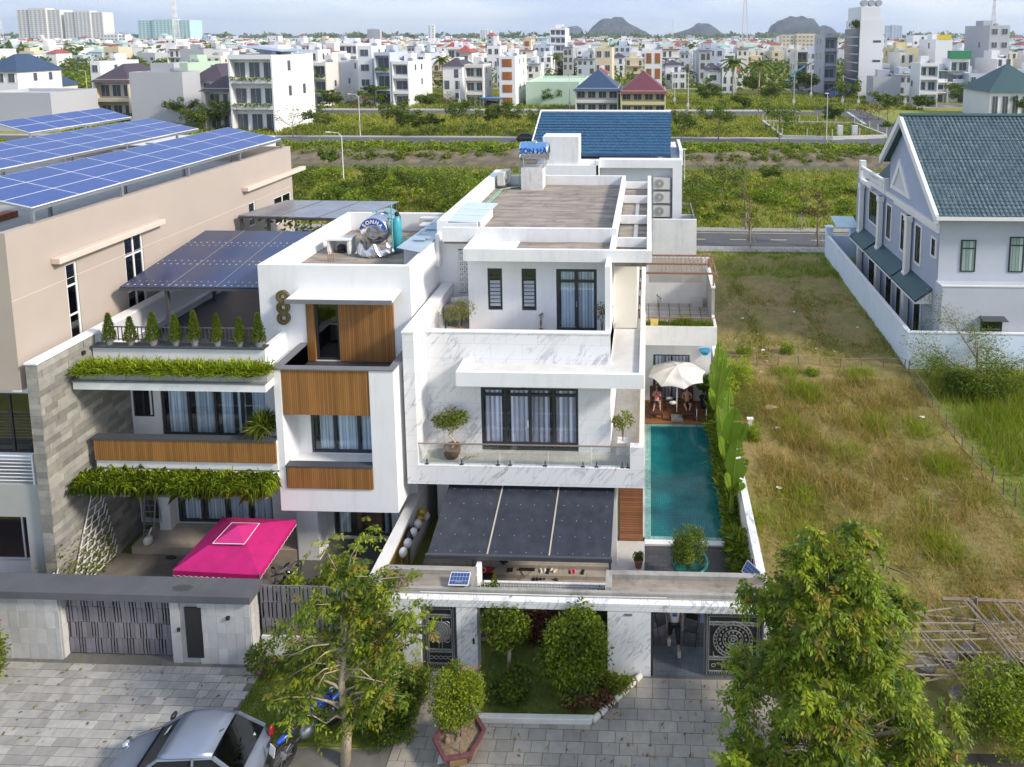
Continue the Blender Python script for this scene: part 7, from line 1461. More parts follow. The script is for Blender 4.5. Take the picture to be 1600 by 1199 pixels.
def folding_chair(label,loc,rz=0):
 t=thing('folding_chair',label,'chair',loc,'folding chairs inside the gateway',rz)
 for sx in(-.2,.2):
  m_=MB();m_.tube((sx,-.25,0),(sx,.12,.85),.012,n=5);part('leg',m_,black,t,local=True);m_=MB();m_.tube((sx,.25,0),(sx,-.18,.46),.012,n=5);part('leg',m_,black,t,local=True)
 m_=MB();m_.box(-.21,.21,-.2,.2,.45,.48);part('seat',m_,black,t,local=True);m_=MB();m_.box(-.21,.21,.1,.13,.65,.88);part('backrest',m_,black,t,local=True)
folding_chair('folding chair with black legs just inside the gateway, left one',(.45,20.6,.03),.5);folding_chair('folding chair with black legs behind the right side of the person in the gateway',(1.45,20.35,.03),-.3)
for x in(.62,1.75):m_=MB();m_.hexa([(x,20.5,.5),(x+.28,20.5,.5),(x+.25,20.5,1.3),(x+.03,20.5,1.3)],[(x,20.53,.5),(x+.3,20.55,.52),(x+.25,20.52,1.3),(x+.03,20.52,1.3)]);solo('hanging_cloth',m_,M('pale_blue_cloth',(.42,.52,.68),.9,var=.1),['pale blue cloth hanging from a chair left of the person in the gateway','pale blue cloth hanging right of the person in the gateway'][x>1],'cloth')
wick=M('brown_wicker',(.075,.03,.02),.8,var=.3,scale=30,bmp=.5,bscale=60)
def lounger(label,x):
 t=thing('sun_lounger',label,'sun lounger',(x,33.6,.12),'brown wicker loungers on the deck')
 m_=MB();m_.box(-.34,.34,-.45,.75,.22,.34);part('seat',m_,wick,t,local=True,bevel=.03);m_=MB();m_.hexa([(-.34,.7,.25),(.34,.7,.25),(.34,1.15,.95),(-.34,1.15,.95)],[(-.34,.62,.34),(.34,.62,.34),(.34,1.05,1.02),(-.34,1.05,1.02)]);part('backrest',m_,wick,t,local=True)
 for a,b in((-.3,-.4),(.3,-.4),(-.3,.7),(.3,.7)):m_=MB();m_.box(a-.03,a+.03,b-.03,b+.03,0,.22);part('leg',m_,wick,t,local=True)
lounger('left wicker lounger with a person in a pink top',.42);lounger('right wicker lounger with a bare chested person',2.08)
def sunbather(label,x,top_m,bottom_m,arms,legs_bent,long_hair=0):
 t=thing('person',label,'person',(x,33.9,.47));J={'pelvis':(0,.25,.02,.12),'waist':(0,.38,.12,.11),'chest':(0,.52,.32,.14),'neck':(0,.60,.50,.05),'hb':(0,.6,.56,.05)}
 for s,n_ in((-1,'L'),(1,'R')):
  J['hip'+n_]=(s*.09,.2,.0,.085)
  if legs_bent and s>0:J['knee'+n_]=(s*.16,-.12,.32,.058);J['ank'+n_]=(s*.16,-.38,.02,.036);J['toe'+n_]=(s*.18,-.52,.0,.03)
  elif legs_bent:J['knee'+n_]=(s*.14,-.2,.06,.058);J['ank'+n_]=(s*.2,-.58,.0,.036);J['toe'+n_]=(s*.22,-.66,.08,.03)
  else:J['knee'+n_]=(s*.17,-.15,.14,.06);J['ank'+n_]=(s*.06,-.5,.02,.038);J['toe'+n_]=(s*.1,-.6,.09,.032)
  J['sh'+n_]=(s*.18,.55,.43,.052)
  if arms=='up':J['el'+n_]=(s*.2,.34,.3,.038);J['wr'+n_]=(s*.05,.36,.50,.025)
  else:J['el'+n_]=(s*.27,.42,.2,.042);J['wr'+n_]=(s*.07,.24,.22,.028)
 E_=[('pelvis','waist'),('waist','chest'),('chest','neck'),('neck','hb')]
 for n_ in 'LR':E_+=[('pelvis','hip'+n_),('hip'+n_,'knee'+n_),('knee'+n_,'ank'+n_),('ank'+n_,'toe'+n_),('chest','sh'+n_),('sh'+n_,'el'+n_),('el'+n_,'wr'+n_)]
 Jc=dict(J);hand(Jc,E_,'wrL',(.5,-.1,.5) if arms=='up' else(.8,-.4,0),(0,-1,.3),'a');hand(Jc,E_,'wrR',(-.5,-.1,.5) if arms=='up' else(-.8,-.4,0),(0,-1,.3),'b');body('body',t,Jc,E_,skin)
 if top_m:body('top',t,{'a':(0,.33,.08,.12),'b':(0,.40,.14,.128),'c':(0,.52,.32,.157),'d':(0,.56,.42,.10)},[('a','b'),('b','c'),('c','d')],top_m)
 body('shorts',t,{'p':(0,.27,.04,.135),'l':(-.09,.18,.01,.1),'l2':(-.115,.04,.045 if not legs_bent else.03,.085),'r':(.09,.18,.01,.1),'r2':(.115,.04,.10,.085)},[('p','l'),('l','l2'),('p','r'),('r','r2')],bottom_m)
 head(t,(0,.60,.70),(0,-.9,-.25),(0,-.2,1),long_hair);return t
sunbather('person in a pink top and dark shorts reclining on the left lounger',.45,M('pink_top',(.62,.12,.25),.8),M('navy_shorts',(.03,.03,.09),.8),'up',True,.15)
sunbather('bare chested person in black shorts sitting on the right lounger',2.08,None,black,'lap',False)
t=thing('side_table','low dark side table between the two loungers','table',(1.25,34.1,.12));m_=MB();m_.box(-.28,.28,-.22,.22,.38,.42);part('table_top',m_,wick,t,local=True)
for a in(-.24,.24):
 for b in(-.18,.18):m_=MB();m_.box(a-.02,a+.02,b-.02,b+.02,0,.38);part('leg',m_,wick,t,local=True)
for i,(x,y,m,l) in enumerate(((1.2,34.15,black,'dark crumpled garment on the low side table'),(1.3,33.95,plastic_w,'white towel on the front of the low side table'),(1.12,34.35,plastic_w,'white cloth at the back of the low side table'))):
 m_=MB();m_.ball((x,y,.58),(.2,.13,.08),10,6);m_.v=[(a+random.uniform(-.02,.02),b+random.uniform(-.02,.02),c+random.uniform(-.02,.02)) for a,b,c in m_.v];solo('towel',m_,m,l,'towel')
t=thing('parasol','big octagonal white parasol over the pool deck','parasol',(1.5,33.7,.12));m_=MB();n=8;cx,cy,zc,r=1.5,33.7,2.3,1.55;rim=[];vs=[(cx,cy,zc+.52)]
K_=8
for i in range(n*K_):
 a=2*pi*i/(n*K_)+.2;f=(i%K_)/K_;q=r*(cos(pi/n)/cos((f-.5)*2*pi/n))*(1-.05*sin(pi*f));rim.append((cx+q*cos(a),cy+q*sin(a),zc+.02+.05*sin(pi*f)))
mid=[(cx+(p[0]-cx)*.5,cy+(p[1]-cy)*.5,zc+.34-.03*sin(pi*(i%K_)/K_)) for i,p in enumerate(rim)]
vs+=mid+rim;N_=n*K_;m_.add(vs,[(0,1+i,1+(i+1)%N_) for i in range(N_)]+[(1+i,1+N_+i,1+N_+(i+1)%N_,1+(i+1)%N_) for i in range(N_)]);part('canopy',m_,M('off_white_canvas',(.66,.645,.60),.8,var=.05,scale=3),t,smooth=False)
for i in range(n):a=2*pi*i/n+.2;m_=MB();m_.tube((cx,cy,zc+.5),(cx+r*cos(a),cy+r*sin(a),zc),.015,n=4);part('rib',m_,plastic_w,t)
m_=MB();m_.tube((cx,cy,.2),(cx,cy,zc+.55),.025,n=8);m_.ball((cx,cy,zc+.56),.04,8,5);part('pole',m_,plastic_w,t);m_=MB();m_.box(cx-.3,cx+.3,cy-.75,cy-.2,.12,.2);m_.lathe([(.12,.2),(.06,.3)],(cx,cy-.45,0),12);part('base',m_,concrete,t)
t=thing('hanging_basket','bright blue tub hung on the wall beside the parasol','tub',(3.05,34.85,3.1));m_=MB();m_.lathe([(.2,-.2),(.3,.0),(.32,.02)],(3.05,34.75,3.15),14);part('tub',m_,M('bright_blue_plastic',(.03,.28,.52),.4),t);m_=MB();m_.tube((3.05,34.8,.12),(3.05,34.8,3.0),.02);part('stand',m_,plastic_w,t)
def shoe_pair(label,u,v,z,mat,rz=0.0,n=2):
 p=G(u,v,z);t=thing('shoes',label,'shoes',p,None,rz)
 for k in range(n):
  m_=MB();o_=(k-.5*(n-1))*.13;m_.box(o_-.045,o_+.045,-.13,.12,0,.03);m_.ball((o_,-.06,.04),(.045,.08,.035),10,6);part('shoe',m_,mat,t,local=True,smooth=False)
shoe_pair('black shoes alone on the top step below the awning middle',787,878,.45,black,.7)
shoe_pair('brown and black sandals on the second step, left of the others',767,889,.3,M('brown_leather',(.10,.06,.04),.6),-.6)
shoe_pair('black slippers on the second step left of the black bench strap',797,890,.3,black,.1)
shoe_pair('white strappy sandals on the second step',848,891,.3,plastic_w,.3);shoe_pair('single black slipper on the second step between two white pairs',856,893,.3,black,.1,1);shoe_pair('pale sandals right of the single black slipper',865,891,.3,M('cream_leather',(.55,.5,.42),.7),-.5)
shoe_pair('pink and white shoes on the second step at the right',895,893,.3,M('pink_rubber',(.62,.16,.22),.6),.2);shoe_pair('lone black shoe at the right end of the second step',911,894,.3,black,-.1,1)
shoe_pair('four black slippers lined up on the third step',842,903,.15,black,.2,4);shoe_pair('dark flat pair at the right of the slipper row on the third step',868,904,.15,M('dark_grey_rubber',(.05,.05,.055),.7),1.3)
shoe_pair('beige and black shoes on the floor next to the red basket',785,913,.02,M('tan_leather',(.32,.24,.16),.7),0);shoe_pair('silver sandals on the floor at the right end of the green strip',921,915,.06,steel,.6)
p=G(823,892,.3);t=thing('strap_stand','black folded strap stand on the second step','stand',p);m_=MB();m_.box(-.3,.3,-.03,.05,.02,.08);part('bar',m_,black,t,local=True);m_=MB();m_.path([(-.2,-.05,.02),(0,-.35,.02),(.2,-.05,.02)],.015,4);part('strap',m_,M('olive_strap',(.20,.2,.14),.8),t,local=True)
p=G(754,906,.02);t=thing('red_basket','red plastic basket with a white lid mark at the left of the steps','basket',p);m_=MB();red=M('red_plastic',(.62,.02,.025),.4,var=.05);m_.hexa([(-.26,-.18,0),(.26,-.18,0),(.26,.18,0),(-.26,.18,0)],[(-.32,-.22,.3),(.32,-.22,.3),(.32,.22,.3),(-.32,.22,.3)]);part('basket',m_,red,t,local=True);m_=MB();m_.box(-.34,.34,-.24,.24,.301,.33);lid=part('lid',m_,red,t,local=True);m_=MB();m_.lathe([(.1,.331),(.13,.331),(.13,.34),(.1,.34)],(0,.05,0),16,caps=False);m_.box(-.2,.2,-.16,-.12,.331,.338);part('white_mark',m_,plastic_w,lid,local=True)
t=thing('cabinet','low white cabinet with a terracotta pot on it, under the left end of the awning','cabinet',(-6.6,22.0,.0));m_=MB();m_.box(-6.95,-6.3,21.6,22.1,.02,.55);part('case',m_,cream,t);m_=MB();m_.lathe([(.12,0),(.18,.2)],(-6.6,21.85,.55),12);solo('clay_pot',m_,terracotta,'terracotta pot on the low white cabinet under the awning','pot')
t=thing('machine','black and yellow machine standing under the front edge of the awning','machine',(-5.75,21.9,0));m_=MB();m_.box(-6.05,-5.55,21.6,22.1,.02,.75);part('body',m_,black,t);m_=MB();m_.box(-6.1,-6.05,21.55,22.1,.1,.8).box(-5.55,-5.5,21.55,22.1,.1,.8);part('yellow_side',m_,M('yellow_paint',(.62,.42,.02),.5),t)
t=thing('grey_cabinet','grey metal cabinet on legs on the upper terrace near the bougainvillea','cabinet',(-8.1,26.6,7.93));m_=MB();m_.box(-8.4,-7.8,26.3,26.8,8.4,8.95);part('case',m_,midgrey,t)
for x in(-8.37,-7.83):
 for y in(26.33,26.77):m_=MB();m_.box(x-.02,x+.02,y-.02,y+.02,7.93,8.4);part('leg',m_,black,t)
p=G(690,1188,.03);m_=MB();m_.poly([(p.x-.09,p.y-.13,.05),(p.x+.1,p.y-.1,.06),(p.x+.07,p.y+.14,.05),(p.x-.1,p.y+.1,.055)]);solo('paper',m_,plastic_w,'white sheet of paper on the paving beside the hexagonal planter','paper')
p=G(725/1,308/1,.0)
m_=MB();p=G(267,873,.15);m_.ball((p.x,p.y,.2),(.22,.07,.05),8,5);solo('dark_bundle',m_,black,'small dark bundle lying on the patio near the magenta canopy','bundle')
p=G(285,919,2.52);m_=MB();n=22;m_.add([(p.x+.32*cos(2*pi*k/n)*(1+.15*sin(k*2)),p.y+.13*sin(2*pi*k/n)*(1+.2*cos(k*3)),2.524) for k in range(n)],[tuple(range(n))]);struct('roof_stain',m_,darkgrey)
m_=MB();lm=[L5,L4,LDRY]
for i in range(260):
 if i<110:x,y=random.uniform(-20,-12.5),random.uniform(16.2,18.9)
 else:x,y=random.uniform(-7,4),random.uniform(16.2,18.9)
 if inbed(x,y):continue
 a=random.uniform(0,6.3);s=random.uniform(.03,.075);m_.cur=i%3;m_.add([(x,y,.058),(x+s*cos(a)-.4*s*sin(a),y+s*sin(a)+.4*s*cos(a),.075),(x+2*s*cos(a),y+2*s*sin(a),.06),(x+s*cos(a)+.4*s*sin(a),y+s*sin(a)-.4*s*cos(a),.07)],[(0,1,2,3)])
tag(struct('fallen_leaves',m_,lm),'dry fallen leaves scattered over the front paving','leaves',kind='stuff')
#TREES, LAMPS AND BUSHES BETWEEN THE ROADS
protoA=None
def far_tree(label,u,v,vt,kind,seed,group='street trees on the far side of the fields',width=None,crownz=None):
 """base at bearing (u,v) on the ground, top at row vt"""
 b=G(u,v);h=P(u,vt,b.y).z;d=b.y
 lsz=max(.16,.0034*d);nl=int(min(1500,700*(100/d)**.3))
 K={'airy':(.46,.30,1500,[LO,L2,L1],[2,5,2]),'bare':(.3,.34,120,[L5,LO],[2,1]),'full':(.3,.32,1900,[L2,L1,LO],[3,3,1]),'dark':(.25,.36,1400,[L2,L2,L1],[3,2,1]),'red':(.45,.2,450,[L5,LO,LRED],[3,2,1])}[kind]
 w=(width or h*K[1]*1.85)
 return tree(label,b,h,h*K[0],max(.05,h*.018),w,K[2],lsz,K[3],K[4],seed,w*.26,'street_tree','tree',bark,group,7,3,.45,.15,.5)
def stakes(t,r=.7,h=1.9):
 for a in(.3,2.4,4.5):m_=MB();m_.tube((r*cos(a),r*sin(a),0),(.05*cos(a),.05*sin(a),h),.035,n=5);part('stake',m_,bark_p,t,local=True)
for i,(u,v,vt,k,l,w) in enumerate(((1172,388,296,'bare','leafless forked tree with stakes on the near pavement by the back road',1.6),(1278,386,285,'red','brownish leaved young tree with stakes near the compound wall end',.9),(1252,360,270,'bare','thin bare staked tree on the far pavement of the back road',.6),(1166,360,262,'bare','bare staked tree on the far pavement behind the forked one',.7))):
 t=far_tree(l,u,v,vt,k,40+i,'staked trees along the back road',w);stakes(t)
data=[(458,215,164,'bare','nearly bare tree by the canal road in front of the tall grey side wall'),(395,202,150,'full','full green tree at the corner of the white planter house'),(350,205,158,'airy','airy tree among the parked awnings left of the planter house'),(320,206,162,'full','green tree in front of the purple roofed porch house'),(245,190,152,'airy','flat topped tree against the blank grey wall'),(285,196,158,'full','small round green tree behind the solar tables'),(560,178,140,'bare','thin bare tree by the stone fronted house'),(620,213,168,'airy','spreading airy tree on the canal road left of the dark car'),(722,213,165,'airy','wide flat crowned tree left of the dark parked car'),(793,213,166,'airy','airy tree at the dark parked car'),(1122,218,165,'airy','wide airy tree right of the blue roof on the canal road'),(1218,224,162,'airy','wide airy tree by the fenced green plot'),(1108,165,130,'full','green tree beyond the maroon roofed house'),(1355,195,162,'bare','leaning bare tree at the corner of the cross street'),(1372,198,164,'bare','second leaning bare tree at the corner of the cross street'),(1387,188,148,'airy','small tree by the street pole near the metal fronted block'),(1505,168,130,'full','green tree beside the tall narrow grey block'),(1530,166,132,'full','green tree left of the teal roofed bungalow'),(1590,185,145,'full','leafy tree at the right edge beside the bungalow'),(1260,150,118,'airy','tree at the crane truck'),(1205,172,133,'airy','low tree behind the middle road near the zebra crossing'),(865,165,137,'full','bushy green tree in front of the pale green shed'),(585,168,135,'full','green tree between the stone fronted and tall white houses'),(640,212,178,'airy','small airy tree by the canal road lamp'),(1320,172,132,'airy','tree against the glass fronted tower'),(1178,150,118,'full','round tree near the small white shed')]
for i,(u,v,vt,k,l) in enumerate(data):far_tree(l,u,v,vt,k,60+i)
more=[(470,320,262,'full','leafy bush tree behind the farther dark roof sheet'),(585,300,258,'full','green tree behind the street lamp in the thicket'),(640,318,270,'airy','airy tree in the thicket behind the left roof tank'),(700,330,268,'full','bright leafy tree beside the left parapet of the central roof'),(515,265,238,'airy','low tree near the canal behind the left houses'),(1130,330,262,'airy','airy green tree right of the blue roofed house'),(1085,345,280,'full','bush tree beside the rear terrace railing'),(1205,300,262,'airy','small tree in the middle of the right field'),(520,176,148,'airy','tree on the middle road left of the white wall'),(665,178,150,'airy','tree on the middle road between the houses'),(700,172,146,'bare','thin tree left of the narrow terrace house'),(845,214,172,'airy','tree right of the dark car near the blue roof'),(1160,182,152,'airy','tree on the middle road in the right meadow'),(1065,222,176,'airy','tree just right of the blue roof ridge'),(500,214,176,'airy','tree on the canal road right of the bare tree'),(672,214,182,'airy','smaller tree on the canal road in the centre left'),(930,172,150,'full','bush tree in front of the navy roofed house'),(1300,200,172,'airy','tree inside the fenced plot'),(768,200,176,'airy','low tree in the meadow behind the dark car'),(1440,172,150,'full','dense tree beside the balcony block gate')]
for i,(u,v,vt,k,l) in enumerate(more):far_tree(l,u,v,vt,k,160+i)
pal=thing('palm_tree',None,None);m_=MB();m_.path([(0,0,0),(.1,0,2.5),(0,0,5),(.05,0,6.6)],[.22,.17,.15,.13],7);part('trunk',m_,bark_p,pal,local=True,smooth=True)
m_=MB()
for i in range(15):
 a=i*2.4;el=.9-(i/15)*1.5;L=2.4;pr=None
 for k in range(7):
  f=k/6;c=Vector((cos(a)*L*f*cos(el*.6),sin(a)*L*f*cos(el*.6),6.6+sin(el)*L*f-1.3*f*f));
  if pr is not None:
   s=Vector((-sin(a),cos(a),0))*(.42*sin(pi*min(.95,f+.1))+.05);m_.cur=i%3;m_.add([pr-s*.9-Vector((0,0,.2)),pr,c,c-s-Vector((0,0,.25))],[(0,1,2,3)]);m_.add([pr+s*.9-Vector((0,0,.2)),pr,c,c+s-Vector((0,0,.25))],[(0,1,2,3)])
  pr=c
part('fronds',m_,[L1,L2,LO],pal,local=True)
pd=[(692,138,86,'palm right of the tall white house, on a bare pale trunk'),(1145,160,88,'palm tree beside the grey street facing block'),(1186,152,92,'palm near the cross street, tallest of that group'),(870,125,84,'palm in front of the slim white tower house'),(912,120,88,'palm between the tower house and the bare concrete house'),(830,120,90,'palm right of the orange shuttered house'),(285,118,88,'palm behind the purple hipped roof'),(330,125,95,'second palm left of the white planter house'),(1090,125,92,'palm behind the white balcony house'),(1056,128,96,'palm left of the white balcony house'),(745,118,96,'palm by the red gabled house'),(40,112,92,'leftmost palm in the grove at the left'),(70,112,90,'palm in the grove left of the purple roof'),(110,112,90,'palm in the grove nearest the street lamps')]
for i,(u,v,vt,l) in enumerate(pd):
 b=G(u,v);h=P(u,vt,b.y).z;s=h/7.4;t=pal if i==0 else copy_tree(pal);t.location=b;t.rotation_euler=(0,0,i*1.7);t.scale=(s,s,s);tag(t,l,'palm tree','palms among the distant houses')
def lamp_post(label,u,v,h,arm=1,kind='lamp'):
 b=G(u,v);t=thing('street_lamp' if kind=='lamp' else 'utility_pole',label,'street lamp' if kind=='lamp' else 'pole',b);m_=MB();r=.09 if kind=='lamp' else.13;m_.tube((0,0,0),(0,0,h),r,r*.6,6);part('pole',m_,plastic_w if kind=='lamp' else greywhite,t,local=True)
 if kind=='lamp':
  m_=MB();m_.path([(0,0,h),(-.5*arm,0,h+.5),(-1.6*arm,0,h+.6)],.045,5);part('arm',m_,plastic_w,t,local=True);m_=MB();m_.ball((-1.9*arm,0,h+.58),(.45,.18,.1),8,5);part('lamp_head',m_,plastic_w,t,local=True)
 else:m_=MB();m_.box(-.35,.35,-.2,.2,1.2,2.2);part('meter_box',m_,greywhite,t,local=True);m_=MB();m_.box(-.9,.9,-.05,.05,h-.4,h-.3);part('crossarm',m_,steel,t,local=True)
 return t
for a in(('street lamp with a curved arm behind the left house roofs',537,282,6.2,1),('globe topped lamp behind the right end of the blue roofed house',1069,300,5.0,.1),('street lamp on the canal road in the middle left field',563,214,8,1),('tall pole lamp on the canal road near the fenced plot',1291,219,8.5,.1),('pale lamp post at the left orchard',95,148,9,1),('street lamp nearest the purple roofed house',137,150,8,1),('curved lamp post behind the beige roof',94,182,8,1)):lamp_post(*a)
for a in(('utility pole in front of the shuttered house',718,168,10,1,'pole'),('utility pole by the pale green shed',890,172,10,1,'pole'),('utility pole left of the small white shed',1054,165,10,1,'pole'),('utility pole at the zebra crossing',1240,168,9,1,'pole'),('concrete pole with a white box near the crane truck',1267,155,12,1,'pole'),('pole in front of the glass fronted tower',1316,167,9,1,'pole'),('pole in front of the metal fronted block',1341,168,9,1,'pole'),('pole at the balcony block gate',1414,168,10,1,'pole'),('utility pole by the planter house',549,160,9,1,'pole'),('pole at the maroon roofed house',1075,174,10,1,'pole')):lamp_post(*a)
def mass(name,label,x0,x1,y0,y1,n,hmax,L,mats,wts,k,seed,zf=1.0,zb=0,rad=2.0):
 r_=np.random.default_rng(seed);cx=r_.uniform(x0,x1,k);cy=r_.uniform(y0,y1,k);hr=r_.uniform(.35,1,k)*hmax;rr_=hr*r_.uniform(.9,1.8,k)*rad/2
 i=r_.integers(0,k,n);d=r_.normal(size=(n,3));d/=np.linalg.norm(d,axis=1)[:,None];d[:,2]=np.abs(d[:,2]);q=r_.uniform(.7,1,n)
 C=np.stack([cx[i]+d[:,0]*q*rr_[i],cy[i]+d[:,1]*q*rr_[i],zb+d[:,2]*q*hr[i]],1);m=(C[:,1]>y0-1)&(C[:,1]<y1+1)
 if name.startswith('bank'):C[:,2]+=np.interp(C[:,1],[103.4,104.4,105.6,107.5,116,121.5],[.2,.5,1.1,1.3,.9,0])-.25
 C=C[m];o=leafmesh(name,C,L,L*.55,mats,wts,-.1);mi=(i[m]*7919%101)/101.0;cw=np.cumsum(np.array(wts,float)/sum(wts));a=np.searchsorted(cw,mi);b=r_.integers(0,len(mats),len(a));pick=np.where(r_.uniform(0,1,len(a))<.62,np.minimum(a,len(mats)-1),b);o.data.polygons.foreach_set('material_index',pick.astype(np.int32));return tag(o,label,'undergrowth',kind='stuff')
mass('undergrowth','low scrub and weeds filling the field beyond the back road',-75,60,70,97,52000,.5,.30,[L1,LO,L3,LFERN,LDRY,LLIME],[3,3,5,5,3,2],1300,1)
mass('bank_bushes','thick bushes along the top of the canal bank',-120,75,108.3,122,110000,1.3,.42,[L1,L3,LFERN,L2,LO,LLIME],[4,5,3,3,2,1],1000,2,zb=0)
mass('green_thicket','green thicket beyond the left houses before the canal',-60,-8,72,94,36000,1.9,.36,[L1,L3,LFERN,L2,LO],[3,5,4,2,2],130,3)
mass('thicket','scattered green thicket right of the blue roofed house',4,30,72,92,11000,1.4,.34,[L1,L3,LFERN,L2],[3,4,3,2],60,33)
mass('roadside_scrub','dark green scrub strip on the far side of the canal road',-130,45,136,145,30000,1.2,.5,[L1,L2,L3,LO],[4,3,2,2],330,4)
mass('meadow_grass','yellow green meadow between the canal road and the middle road',-130,48,145,168,36000,.5,.5,[LLIME,LFERN,LDRY,L3,L1],[2,4,3,3,2],700,5)
mass('meadow_grass','meadow beyond the middle road at the right',-10,75,186,228,26000,.5,.7,[LLIME,LFERN,LDRY,L3,L2],[3,3,2,3,2],500,6)
mass('meadow_grass','yellow green grass before the houses left of centre',-150,-5,196,226,22000,.5,.8,[LLIME,LFERN,LDRY,L3,L2],[3,3,2,3,2],400,16)
mass('orchard','dense green orchard behind the left houses',-260,-165,215,330,45000,7.0,1.3,[L1,L2,L3,LO],[5,4,3,1],260,7,rad=1.6)
mass('roadside_scrub','scrub at the right corner plots by the town pavement',52,95,134,152,14000,1.2,.55,[L2,L1,LO],[4,4,2],130,8)
mass('corner_scrub','green scrub beside the orchard lamps at the left',-150,-95,150,205,26000,2.2,.8,[L1,L2,L3,LO],[4,4,3,2],200,18)
scatter('field_grass','rough green and straw grass covering the field beyond the back road',-75,70,68.7,100.5,62000,.5,.13,[LFERN,L3,L1,LDRY,LO],[3,3,2,5,3],0,.5,None,21)
scatter('meadow_blades','pale rough grass covering the meadow between the two far roads',-120,48,132.6,169,52000,.8,.24,[LFERN,LLIME,L1,LDRY,LO],[4,2,2,4,3],0,.5,None,22)
scatter('far_meadow_blades','rough grass covering the plots beyond the middle road',-150,75,184,232,42000,.9,.34,[LFERN,LLIME,L1,LDRY,LO],[4,2,3,3,3],0,.5,None,23)
scatter('verge_grass','uneven grass creeping over the edge of the back road pavements',-40,70,60.0,61.3,9000,.22,.07,[L3,LFERN,L1,LDRY],[3,3,3,2],0,.5,(500,.3),24)
mass('bank_foot_weeds','low weeds on the bare canal bank slope',-120,75,104.6,109.5,46000,.55,.33,[L1,L3,LO,L2],[3,3,3,2],900,25)
t=thing('fenced_plot','fenced green plot with pale posts and a low white kerb by the cross street','fence',(30,135,0));a,b,c_,d=G(1222,217),G(1385,216),G(1335,196),G(1192,193)
mb=MB();pts=[a,G(1300,219),b,c_,d,a]
for k in range(len(pts)-1):
 p,q=pts[k],pts[k+1];s=(q-p).normalized();n_=Vector((-s.y,s.x,0))*.18;mb.hexa([p-n_,q-n_,q+n_,p+n_],[x+Vector((0,0,.7)) for x in(p-n_,q-n_,q+n_,p+n_)])
 m=max(2,int((q-p).length/4))
 for i in range(m):w_=MB();r_=p.lerp(q,i/m);w_.box(r_.x-.07,r_.x+.07,r_.y-.07,r_.y+.07,.7,2.1);part('post',w_,greywhite,t)
part('low_wall',mb,M('pale_plot_kerb',(.50,.50,.48),.8),t)
for u in(1312,1335):p=G(u,214);w_=MB();w_.box(p.x-.5,p.x+.5,p.y-.4,p.y+.4,0,2.3);part('gate_pillar',w_,greywhite,t)
#TOWN HOUSES
wm=[M('town_white',(.72,.72,.73),.8,var=.03,scale=.1),M('town_offwhite',(.64,.62,.57),.8,var=.04,scale=.1),M('town_grey',(.42,.43,.46),.85,var=.04,scale=.1),M('town_blue_grey',(.45,.50,.58),.8,var=.03,scale=.1),M('town_cream',(.60,.52,.38),.8,var=.05,scale=.1),M('town_green',(.45,.58,.45),.8,var=.04,scale=.1),M('town_yellow',(.62,.55,.30),.8,var=.04,scale=.1)]
win_d=M('dark_window',(.085,.10,.12),.2,var=.1);win_b=M('orange_shutters',(.38,.15,.04),.6,var=.2);shade_m=M('room_shade',(.12,.12,.13),.9)
rb={'navy':M('navy_roof',(.03,.06,.12),.5,var=.2),'maroon':M('maroon_roof',(.13,.035,.05),.5,var=.2),'purple':M('purple_brown_roof',(.06,.045,.06),.6,var=.2),'red':M('red_roof',(.30,.07,.05),.7,var=.2),'teal':teal}
